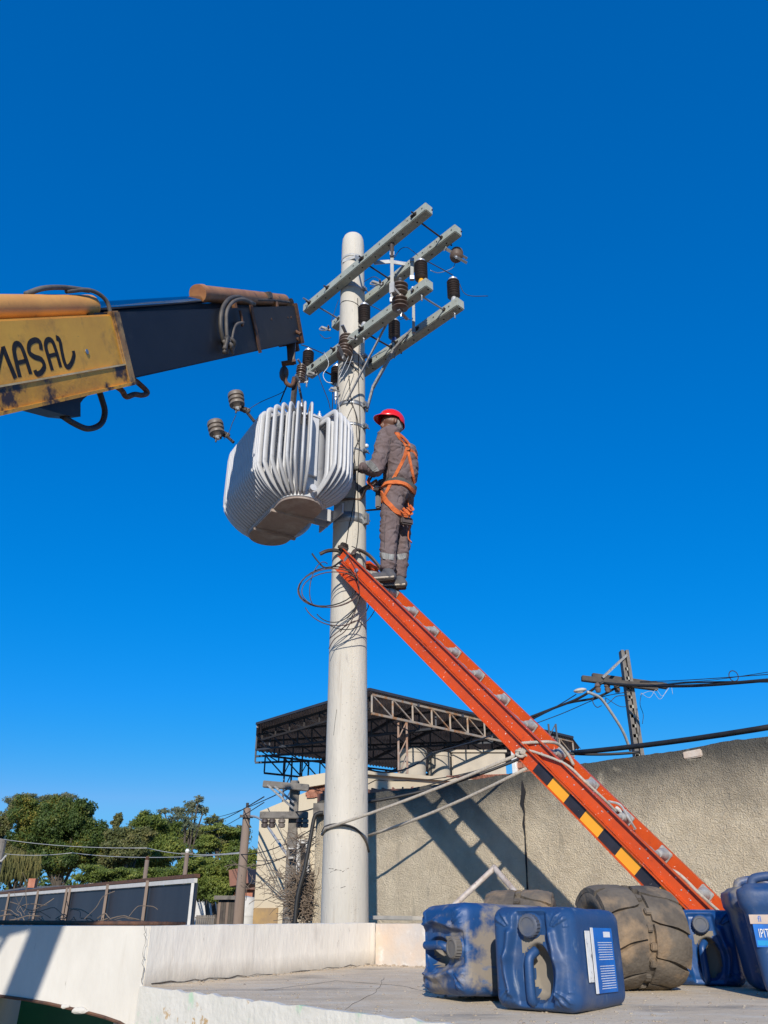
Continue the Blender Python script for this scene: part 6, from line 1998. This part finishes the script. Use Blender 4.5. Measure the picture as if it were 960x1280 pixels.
bm = BM(); lathe(bm, [(.28, -1.5), (.32, 0), (.32, .35), (.2, .52), (0, .56)], 20, Matrix.Translation(c)); ob('shell', bm, trim_white, root, smooth=True)
bm = BM(); lathe(bm, [(.325, .1), (.33, .13), (.325, .16)], 20, Matrix.Translation(c)); ob('rib', bm, trim_white, root, smooth=True)
def house(u0, u1, v0, Y, label, wm, rm, hip=.5):
    a, b = at(u0, v0, Y), at(u1, v0, Y)
    root = thing('distant_house', label, 'house', ((a.x + b.x) / 2, Y, -3), 0, 'small houses among the distant trees')
    cx = (a.x + b.x) / 2; w2 = (b.x - a.x) / 2
    bm = BM(); box(bm, (cx, Y + 2, (a.z - 3) / 2), 2 * w2, 4, a.z + 3); ob('wall', bm, wm, root)
    bm = BM()
    pts = [V((cx - w2 - .3, Y - .3, a.z)), V((cx + w2 + .3, Y - .3, a.z)), V((cx, Y - .3, a.z + hip))]
    prism(bm, pts, (0, 4.6, 0)); ob('roof', bm, rm, root)
    for k in (-.4, .4):
        bm = BM(); p = V((cx + k * w2, Y - .02, a.z - .9)); box(bm, p, .5, .06, .6); wn = ob('window', bm, void_m, root)
        bm = BM(); box(bm, p + V((0, -.03, -.34)), .7, .1, .08); ob('sill', bm, trim_white, wn)
house(112, 150, 1092, 60, 'pale house with a grey roof glimpsed right of the big tree', trim_white, old_conc)
house(238, 272, 1096, 58, 'white house half hidden behind the middle trees', trim_white, trim_white, .4)
house(292, 316, 1112, 40, 'reddish house between the wooden pole and the beige building', brick_m, rust_sheet, .4)
bm = BM(); beam(bm, at(296, 1100, 30), at(318, 1096, 30), 3.0, .5)
tag(ob('garden_wall', bm, rust_sheet), 'short rusty sheet wall behind the wooden pole', 'wall')

# ------------------------------------------------------------ overhead lines, left side
OL = 'distant overhead wires on the left'
def oline(pts, r, l, m=galv_dull, grp=OL):
    bm = BM()
    for a, b in zip(pts, pts[1:]): tube(bm, sag(a, b, .12, 10), r, 5)
    return tag(ob('overhead_wire', bm, m, smooth='all'), l, 'wire', grp)
oline([at(-20, 1045, 31), at(184, 1060, 24), at(311, 1064, 19)], .010, 'thickest pale wire sagging across the trees at the left')
oline([at(-20, 1063, 31), at(90, 1066, 28), at(310, 1066, 19)], .010, 'thin pale wire just below the thickest one')
oline([at(262, 1022, 40), at(365, 984, 13)], .010, 'uppermost dark wire rising to the old pole from the left', black_cable)
oline([at(255, 1030, 40), at(330, 996, 13)], .010, 'second dark wire rising to the old pole', black_cable)
oline([at(255, 1040, 40), at(330, 1003, 13)], .008, 'third dark wire rising to the old pole', black_cable)
oline([at(300, 1068, 17), at(400, 1030, 12.8)], .009, 'dark wire crossing the front of the beige building', black_cable)
oline([at(312, 1083, 17), at(402, 1040, 12.8)], .009, 'lower dark wire crossing the front of the beige building', black_cable)
oline([at(316, 1075, 16.5), at(403, 1048, 12.8)], .007, 'lowest dark wire in front of the beige building', black_cable)
oline([at(370, 1015, 12.8), at(460, 962, 10), at(540, 941, 11), at(720, 868, 16)], .011, 'long black wire passing behind the pole under the canopy', black_cable, 'wires under the canopy')
oline([at(385, 984, 13), at(470, 975, 12), at(640, 948, 12)], .007, 'thin black wire leaving the old pole to the right', black_cable, 'wires under the canopy')

# utility pole on the right
up3 = thing('right_utility_pole', 'dark concrete utility pole with street lamp behind the roughcast wall', 'utility pole', (5.5, 17, -3))
tp3 = at(779.5, 814, 17); px3 = at(795, 940, 17)
bm = BM()
for dx in (-.075, .075): beam(bm, V((px3.x + dx, 17, -3)), V((tp3.x + dx * .7, 17, tp3.z)), .10, .20, up=V((0, 1, 0)), w1=.07)
beam(bm, V((px3.x, 17.02, -3)), V((tp3.x, 17.02, tp3.z - .01)), .12, .06, up=V((0, 1, 0)), w1=.09); ob('shaft', bm, old_conc, up3)
for k in range(12):
    z = 2.6 + k * .21; bm = BM(); box(bm, (tp3.x + (px3.x - tp3.x) * (tp3.z - z) / (tp3.z - px3.z) * 1.0, 16.93, z), .09, .06, .07); ob('cleat', bm, mat('lichen_cleat', (.38, .36, .30), (.28, .26, .22), 5, .9) if k == 0 else MATS['lichen_cleat'], up3)
for (a, b, y) in (((727, 848), (822, 860), 16.8), ((740, 845), (834, 858), 17.2)):
    bm = BM(); beam(bm, at(*a, y), at(*b, y), .12, .12, bevel=.01); ob('crossarm', bm, dark_wood, up3)
bm = BM(); beam(bm, at(783, 819, 16.9), at(753, 847, 16.7), .05, .05); ob('arm_brace', bm, galv_dark, up3)
for u in (747, 759, 771):
    p = at(u, 858, 16.7)
    bm = BM(); lathe(bm, [(.03, .08), (.06, .04), (.07, 0), (.045, -.03), (.07, -.05), (.05, -.13), (0, -.14)], 14, Matrix.Translation(p)); ob('hanging_insulator', bm, porc, up3, smooth=True)
lamp = thing('street_lamp', 'street lamp head on a curved arm fixed to the right utility pole', 'street lamp', tuple(at(786, 936, 16.8)))
bm = BM(); tube(bm, smooth_path([at(788, 938, 16.9), at(779, 915, 16.6), at(765, 892, 16.3), at(752, 874, 16.1), at(742, 868, 15.9), at(734, 865, 15.8)], 6), .032, 8); ob('arm', bm, galv_dull, lamp, smooth='all')
bm = BM(); c = at(725, 863, 15.7); bmesh.ops.create_icosphere(bm, subdivisions=3, radius=.11, matrix=Matrix.Translation(c) @ Matrix.Rotation(R(-8), 4, 'Y') @ Matrix.Diagonal((1.25, .8, .42, 1))); ob('lamp_head', bm, mat('lamp_shell', (.5, .46, .40), (.4, .37, .33), 9, .6), lamp, smooth='all')
bm = BM(); bmesh.ops.create_icosphere(bm, subdivisions=2, radius=.07, matrix=Matrix.Translation(c + V((-.02, 0, -.035))) @ Matrix.Diagonal((1.3, .7, .35, 1))); ob('lamp_glass', bm, plastic_white, lamp, smooth='all')
RG = 'wires at the right utility pole'
def rwire(pts, r, l, m=black_cable):
    bm = BM(); tube(bm, smooth_path([at(*p) for p in pts], 6), r, 6); tag(ob('overhead_wire', bm, m, smooth='all'), l, 'wire', RG)
rwire([(755, 854, 16.7), (800, 857, 16.0), (870, 857, 14.5), (975, 849, 13)], .032, 'thick black cable bundle running right from the right pole')
rwire([(815, 857, 16), (870, 853, 14.5), (975, 852, 13)], .018, 'second strand of the black bundle running right')
rwire([(800, 852, 16), (860, 850, 14.5), (975, 842, 13)], .008, 'upper thin wire running right from the right pole')
rwire([(800, 853, 16), (880, 851, 14.5), (975, 838, 13)], .006, 'uppermost thin wire running right from the right pole')
rwire([(755, 852, 16.6), (725, 872, 17), (690, 886, 17.5), (640, 905, 18)], .028, 'thick cable falling left from the right pole to the canopy')
rwire([(775, 857, 16.6), (745, 872, 16.9), (700, 882, 17.5), (640, 912, 18)], .026, 'second thick cable falling left from the right pole')
rwire([(790, 864, 16.6), (750, 872, 16.9), (700, 893, 17.5), (640, 915, 18)], .009, 'thin wire falling left from the right pole')
rwire([(743, 868, 16.5), (741, 877, 16.5), (746, 884, 16.5), (752, 882, 16.5)], .009, 'small black wire loop left under the crossarm')
rwire([(757, 872, 16.5), (758, 880, 16.5), (764, 876, 16.5), (772, 870, 16.5), (790, 870, 16.5)], .009, 'curly black wire under the insulators')
rwire([(757, 872, 16.5), (775, 883, 16.5), (790, 882, 16.5)], .006, 'thin wire slanting to the pole below the insulators')
rwire([(802, 866, 16.5), (800, 880, 16.5), (804, 893, 16.5), (803, 905, 16.5)], .006, 'thin wire hanging right of the right pole')
rwire([(801, 866, 16.4), (812, 872, 16.4), (820, 862, 16.4), (828, 870, 16.4), (838, 858, 16.4), (841, 868, 16.4)], .004, 'pale tangled thin wire right of the pole', galv_dull)
rwire([(800, 868, 16.4), (815, 864, 16.4), (825, 874, 16.4), (834, 862, 16.4)], .004, 'second pale tangled thin wire right of the pole', galv_dull)
bm = BM(); cc = at(917, 845, 14); tube(bm, [cc + V((.085 * math.cos(k * math.pi / 8), 0, .10 * math.sin(k * math.pi / 8))) for k in range(16)], .009, 6, closed=True); tag(ob('cable_ring', bm, black_cable, smooth='all'), 'small ring of spare cable hanging on the right hand bundle', 'cable ring')

# thick cable and dry twigs at the wall end
wire([at(404, 1016, 9.0), at(398, 1017, 9.0), at(393, 1022, 9.0), at(388, 1048, 9.0), at(381, 1085, 9.0), at(372, 1120, 9.0), at(368, 1160, 9.0)], .024, black_cable, 'thick black cable bending down beside the end of the wall', 'service_cable', None, 'cable')
bm = BM(); p = at(401, 1012, 9.1); box(bm, p, .16, .14, .12); tag(ob('cement_block', bm, old_conc), 'small cement block on the left end of the roughcast wall', 'block')
def twigs(cu, cv, su, sv, Y, n, label, r=.006, seed=1, up=.6, ln=1.0):
    random.seed(seed)
    bm = BM()
    for k in range(n):
        u, v = random.gauss(cu, su), cv + random.uniform(-sv, sv)
        p = at(u, v, Y + random.uniform(-.2, .2)); pts = [p]
        d = V((random.uniform(-1, 1), random.uniform(-.5, .5), random.uniform(-.2, 1) * up))
        for q in range(4):
            d = (d + V((random.uniform(-.7, .7), random.uniform(-.4, .4), random.uniform(-.6, .5)))).normalized()
            p = p + d * random.uniform(.5, 1.3) * .09 * ln; pts.append(p)
        tube(bm, smooth_path(pts, 2), r * random.uniform(.5, 1.2), 4)
    o = ob('dry_twigs', bm, twig_m)
    return tag(o, label, 'twigs', kind='stuff')
twigs(379, 1122, 8, 30, 9.3, 620, 'tangle of dry vines round the old pole beside the wall end', .0042, 4, .6, .62)
twigs(372, 1070, 8, 30, 9.3, 110, 'thin dry vine stems climbing above the tangle', .003, 8, .8, .6)
twigs(335, 1100, 16, 22, 12, 40, 'sparse dry stems in front of the beige building', .004, 6, .1, 1.2)
twigs(85, 1148, 34, 3, 5.2, 34, 'dry grey branches lying along the parapet in front of the charcoal panels', .0028, 9, .12, .7)
twigs(30, 1138, 9, 9, 6.0, 10, 'upright dry branch by the left charcoal panels', .0025, 10, 1.2, .7)
# rusty rod and rubble on top of the parapets
bm = BM(); tube(bm, [LA + eL * 2.6 + V((0, .12, PT + .012)), LA + eL * 1.2 + V((0, .1, PT + .016)), LA + eL * .1 + V((0, .12, PT + .010)), PAR_A.lerp(PAR_B, .15) + n_p * .08 + V((0, 0, PT + .006))], .010, 8)
tag(ob('rusty_rod', bm, rust, smooth='all'), 'rusty rod lying on top of the white parapet at the left', 'rod')
bm = BM(); beam(bm, at(466, 1147, 7.5), at(523, 1148, 7.0), .12, .03, bevel=.004); tag(ob('pale_plank', bm, mortar_m), 'pale mortar strip at the foot of the roughcast wall right of the pole', 'mortar strip')
bm = BM(); random.seed(6)
for k in range(70):
    t = random.random()
    p = PAR_A.lerp(PAR_B, .12 + .88 * t) - n_p * random.uniform(.0, .05 + .04 * t)
    bmesh.ops.create_icosphere(bm, subdivisions=1, radius=random.uniform(.002, .006), matrix=Matrix.Translation(p + V((0, 0, SLZ + .003))) @ Matrix.Diagonal((1.3, 1, .6, 1)))
for k in range(110):
    t = random.random() * 1.4
    p = PAR_B + e_p2 * t - n_p2 * random.uniform(.0, .16)
    bmesh.ops.create_icosphere(bm, subdivisions=1, radius=random.uniform(.003, .011), matrix=Matrix.Translation(p + V((0, 0, SLZ + .003))) @ Matrix.Diagonal((1.3, 1, .6, 1)))
tag(ob('rubble', bm, mat('rubble_crumbs', (.42, .34, .25), (.30, .24, .18), 20, .95)), 'crumbs of broken plaster along the foot of the parapet', 'rubble', kind='stuff')


# hairline cracks in parapets and slab
crack_m = mat('crack_shadow', (.10, .085, .07), (.06, .05, .04), 20, .95)
def crack(pts, r, seed, label, up=None):
    random.seed(seed)
    P = []
    for a, b in zip(pts, pts[1:]):
        for k in range(7):
            P.append(V(a).lerp(V(b), k / 7) + V((random.uniform(-1, 1), random.uniform(-1, 1), random.uniform(-1, 1) if up is None else 0)) * .007)
    P.append(V(pts[-1]))
    bm = BM(); tube(bm, P, [r * random.uniform(.4, 1.2) for _ in P], 4)
    return tag(ob('crack', bm, crack_m), label, kind='structure')
def pp(u, v): return onplane(u, v, PAR_A, n_p) - n_p * .0035
def lp2(u, v): return onplane(u, v, LA, nL) - nL * .0005
def sl(u, v): return atz(u, v, SLZ + .0005)
crack([pp(181, 1158), pp(180, 1180), pp(178, 1205), pp(177, 1230)], .0013, 1, 'vertical joint crack between facade and parapet')
crack([pp(190, 1229), pp(260, 1224), pp(340, 1217), pp(400, 1211), pp(462, 1205)], .0028, 4, 'crumbling joint along the foot of the white parapet')
crack([sl(330, 1238), sl(420, 1226), sl(500, 1232), sl(560, 1246)], .0012, 5, 'long crack across the cement slab', up=1)
crack([sl(430, 1262), sl(470, 1240), sl(480, 1222)], .0010, 6, 'short crack near the slab edge', up=1)
# grit strewn over the slab
bm = BM(); random.seed(17)
for k in range(900):
    u, v = random.uniform(190, 960), random.uniform(1214, 1290)
    p = atz(u, v, SLZ)
    if (p - P0).dot(n_f) > -.02 or (p - PAR_A).dot(n_p) > -.02 or (p - PAR_B).dot(n_p2) > -.02: continue
    bmesh.ops.create_icosphere(bm, subdivisions=1, radius=random.choice((.0015, .002, .003, .005)), matrix=Matrix.Translation(p + V((0, 0, .001))) @ Matrix.Diagonal((1.3, 1, .7, 1)))
tag(ob('grit', bm, mat('grit', (.42, .36, .28), (.22, .18, .14), 30, .95)), 'loose grit strewn over the cement slab', kind='stuff')

# ------------------------------------------------------------ trees
def leaf_mat(name, c1, c2, c3):
    m = bpy.data.materials.new(name); m.use_nodes = True
    t = m.node_tree; N, L = t.nodes, t.links
    b = N['Principled BSDF']; b.inputs['Roughness'].default_value = .55; b.inputs['Specular IOR Level'].default_value = .3
    g = N.new('ShaderNodeNewGeometry'); r = N.new('ShaderNodeValToRGB')
    r.color_ramp.elements[0].color = (*c1, 1); r.color_ramp.elements[1].color = (*c3, 1)
    e = r.color_ramp.elements.new(.55); e.color = (*c2, 1)
    tc = N.new('ShaderNodeTexCoord'); n = N.new('ShaderNodeTexNoise'); n.inputs['Scale'].default_value = .9; n.inputs['Detail'].default_value = 3
    L.new(tc.outputs['Object'], n.inputs['Vector'])
    ma = N.new('ShaderNodeMath'); ma.operation = 'MULTIPLY_ADD'; ma.inputs[1].default_value = .45
    L.new(g.outputs['Random Per Island'], ma.inputs[0])
    m2 = N.new('ShaderNodeMath'); m2.operation = 'MULTIPLY_ADD'; m2.inputs[1].default_value = 1.6; m2.inputs[2].default_value = -.52
    L.new(n.outputs['Fac'], m2.inputs[0]); L.new(m2.outputs[0], ma.inputs[2])
    L.new(ma.outputs[0], r.inputs['Fac']); L.new(r.outputs['Color'], b.inputs['Base Color'])
    tr_ = N.new('ShaderNodeBsdfTranslucent'); L.new(r.outputs['Color'], tr_.inputs['Color'])
    mx = N.new('ShaderNodeMixShader'); mx.inputs[0].default_value = .25
    L.new(b.outputs[0], mx.inputs[1]); L.new(tr_.outputs[0], mx.inputs[2]); L.new(mx.outputs[0], N['Material Output'].inputs['Surface'])
    return m
lf_dark = leaf_mat('dark_foliage', (0.036, 0.065, 0.017), (0.087, 0.131, 0.029), (0.290, 0.217, 0.032))
lf_mid = leaf_mat('mid_foliage', (0.058, 0.094, 0.022), (0.145, 0.189, 0.036), (0.300, 0.300, 0.058))
lf_olive = leaf_mat('olive_foliage', (0.072, 0.094, 0.032), (0.145, 0.152, 0.051), (0.246, 0.203, 0.072))
lf_grey = leaf_mat('pale_sparse_foliage', (0.102, 0.131, 0.072), (0.160, 0.181, 0.102), (0.232, 0.232, 0.131))
lf_weep = leaf_mat('weeping_foliage', (0.058, 0.072, 0.022), (0.131, 0.123, 0.036), (0.217, 0.174, 0.051))
bark = mat('bark', (.10, .08, .06), (.06, .05, .04), 5, .95, .4, 20)
def leaves(blobs, n, size, m, name, parent, seed, flat=0.0, shell=.55):
    random.seed(seed)
    import numpy as np
    rng = np.random.default_rng(seed)
    sub = []
    for b in blobs:
        for q in range(26):
            d = V((random.gauss(0, 1), random.gauss(0, 1), random.gauss(0, 1))).normalized()
            k = random.uniform(.5, 1.02); f_ = random.uniform(.16, .50)
            sub.append((b[0] + V((d.x * b[1], d.y * b[2], d.z * b[3])) * k, b[1] * f_, b[2] * f_, b[3] * f_ * .85))
        sub.append((b[0], b[1] * .75, b[2] * .75, b[3] * .75))
    blobs = sub
    vol = np.array([(b[1] * b[2] * b[3]) ** .75 for b in blobs]); vol = vol / vol.sum()
    ids = rng.choice(len(blobs), n, p=vol)
    C = np.array([[b[0].x, b[0].y, b[0].z] for b in blobs])[ids]
    Rr = np.array([[b[1], b[2], b[3]] for b in blobs])[ids]
    d = rng.normal(size=(n, 3)); d /= np.linalg.norm(d, axis=1)[:, None]
    rad = shell + (1.06 - shell) * rng.random(n) ** .7
    # clump the surface
    f_ = 1 + .16 * np.sin(d[:, 0] * 7 + ids) * np.sin(d[:, 2] * 6 + ids * 2) + .10 * np.sin(d[:, 1] * 13 + d[:, 2] * 11 + ids)
    P = C + d * (rad * f_)[:, None] * Rr
    nrm = d + rng.normal(size=(n, 3)) * .7; nrm /= np.linalg.norm(nrm, axis=1)[:, None]
    a = np.cross(nrm, rng.normal(size=(n, 3))); a /= np.linalg.norm(a, axis=1)[:, None]
    b = np.cross(nrm, a)
    s = size * (.6 + .8 * rng.random(n))[:, None]
    q = np.stack([P - a * s, P - b * s * .5, P + a * s, P + b * s * .5], 1).reshape(-1, 3)
    me = bpy.data.meshes.new(name)
    me.from_pydata(q.tolist(), [], [(4 * i, 4 * i + 1, 4 * i + 2, 4 * i + 3) for i in range(n)])
    me.materials.append(m)
    return ob(name, me, m, parent)
def tree_(name, label, blobs_px, Y, n, size, m, trunk_u, seed, group='trees beyond the charcoal panels', trunk_r=.22, shell=.5, limbs=True):
    base = at(trunk_u, 1140, Y)
    root = thing(name, label, 'tree', (base.x, Y, -3), 0, group)
    bl = []
    for u, v, ru, rv in blobs_px:
        c = at(u, v, Y); k = (Y * CT + c.z * ST) / F
        random.seed(seed * 97 + int(u))
        bl.append((c + V((0, random.uniform(-.6, .6), 0)), ru * k, ru * k * 1.0, rv * k))
    leaves(bl, n, size, m, 'crown', root, seed, shell=shell)
    bm = BM()
    topc = max(bl, key=lambda b: b[1])[0]
    tube(bm, smooth_path([V((base.x, Y, -3)), V((base.x + .1, Y, -1)), V((base.x * .5 + topc.x * .5, Y, topc.z * .35)), topc], 4), trunk_r, 8, r2=trunk_r * .35)
    if limbs:
        for b in bl:
            st = V((base.x * .5 + topc.x * .5, Y, max(-1, topc.z * .35)))
            tube(bm, smooth_path([st, st.lerp(b[0], .5) + V((0, 0, .15)), b[0], b[0] + V((random.uniform(-.3, .3), 0, b[3] * .7))], 3), trunk_r * .4, 6, r2=.02)
    ob('trunk', bm, bark, root, smooth='all')
    return root
tree_('broadleaf_tree', 'biggest dense dark green tree rising at the left', [(62, 1040, 34, 30), (92, 1026, 26, 26), (40, 1022, 24, 20), (112, 1050, 20, 22), (78, 1068, 36, 22), (74, 1010, 18, 14), (104, 1010, 10, 10), (28, 1045, 18, 18)], 44, 122400, 0.060, lf_dark, 72, 1, shell=.35)
tree_('broadleaf_tree', 'yellowish green tree at the left edge behind the big tree', [(6, 1030, 16, 12), (-12, 1040, 20, 22), (20, 1010, 10, 10), (8, 1060, 18, 16)], 50, 24480, 0.060, lf_olive, 2, 2)
tree_('weeping_conifer', 'brownish green weeping conifer low at the left', [(20, 1082, 22, 20), (44, 1088, 12, 16), (2, 1086, 14, 18)], 38, 10200, 0.050, lf_weep, 18, 3)
tree_('thin_tree', 'pale thin crowned tree showing behind the top of the big tree', [(20, 1000, 18, 9), (42, 1001, 10, 8), (80, 998, 16, 8), (60, 1000, 12, 7)], 66, 10608, 0.060, lf_grey, 40, 4, shell=.1)
tree_('broadleaf_tree', 'loose olive green tree just right of the big tree', [(146, 1046, 16, 14), (160, 1062, 24, 16), (140, 1075, 22, 16), (176, 1042, 14, 10), (142, 1026, 7, 9)], 42, 36720, 0.056, lf_olive, 158, 5, shell=.2)
tree_('broadleaf_tree', 'mid green tree in the middle of the row behind the panels', [(190, 1030, 22, 14), (176, 1058, 20, 20), (205, 1062, 24, 22), (180, 1085, 30, 16), (215, 1036, 12, 9)], 46, 57120, 0.056, lf_mid, 192, 6, shell=.25)
tree_('bare_branched_tree', 'tall thin tree with open bare branches above the row', [(240, 1008, 14, 9), (222, 1016, 12, 8), (250, 1000, 7, 5), (206, 1014, 8, 4), (234, 1030, 16, 10), (254, 1014, 7, 6), (212, 1026, 10, 6)], 50, 6936, 0.053, lf_grey, 228, 7, shell=.0, trunk_r=.18)
tree_('broadleaf_tree', 'spreading tree right of the bare branched one, left of the wooden pole', [(272, 1038, 20, 6), (290, 1042, 16, 7), (262, 1055, 18, 9), (290, 1064, 20, 12), (256, 1072, 14, 10)], 44, 32640, 0.053, lf_mid, 276, 8, shell=.1)
tree_('bushy_tree', 'bright bushy tree filling the yard left of the wooden pole', [(262, 1092, 26, 16), (290, 1090, 20, 20), (250, 1110, 18, 14), (280, 1112, 22, 14), (310, 1085, 14, 22), (240, 1082, 18, 12)], 34, 61200, 0.042, lf_mid, 272, 9, shell=.3, trunk_r=.14)
tree_('bushy_tree', 'low hedge like tree between the big tree and the panels', [(120, 1092, 22, 10), (150, 1094, 26, 9), (185, 1096, 26, 10), (215, 1094, 18, 12)], 36, 32640, 0.042, lf_mid, 150, 10, shell=.2, trunk_r=.12)
tree_('broadleaf_tree', 'feathery light green tree between the bare branched one and the wooden pole', [(255, 1045, 26, 12), (285, 1052, 26, 13), (300, 1040, 14, 9), (236, 1052, 18, 12), (270, 1028, 12, 6)], 56, 22000, .075, lf_olive, 262, 12, shell=.0)
tree_('broadleaf_tree', 'soft olive tree filling the gap right of the big tree', [(132, 1060, 18, 18), (150, 1050, 20, 14), (168, 1070, 22, 16), (120, 1078, 20, 14), (200, 1048, 20, 14)], 58, 26000, .075, lf_mid, 148, 13, shell=.1)
# hanging fronds of the weeping conifer
random.seed(21)
bm = BM()
for k in range(900):
    u = random.uniform(-8, 52); v = 1062 + random.uniform(0, 30) + abs(u - 20) * .15
    p = at(u, v, 37 + random.uniform(-.8, .8)); l = random.uniform(.2, .6); w_ = .018
    vs = [bm.verts.new(p + V((-w_, 0, 0))), bm.verts.new(p + V((w_, 0, 0))), bm.verts.new(p + V((random.uniform(-.05, .05), .05, -l)))]
    bm.faces.new(vs)
wc = [o for o in COL.objects if o.name.startswith('weeping_conifer')][0]
ob('hanging_fronds', bm, lf_weep, wc)['kind'] = 'stuff'
# distant wooded mass closing the view between things
bl = []
random.seed(33)
for k in range(60):
    u = -60 + k * 20
    c = at(u, 1122 + random.uniform(-6, 6), 110); bl.append((c, 3.6, 3, 3.0 + random.uniform(-.6, 1.2)))
o = leaves(bl, 16000, .34, lf_dark, 'distant_wood', None, 50)
tag(o, 'dark line of far woodland at the horizon', 'woodland', kind='stuff')
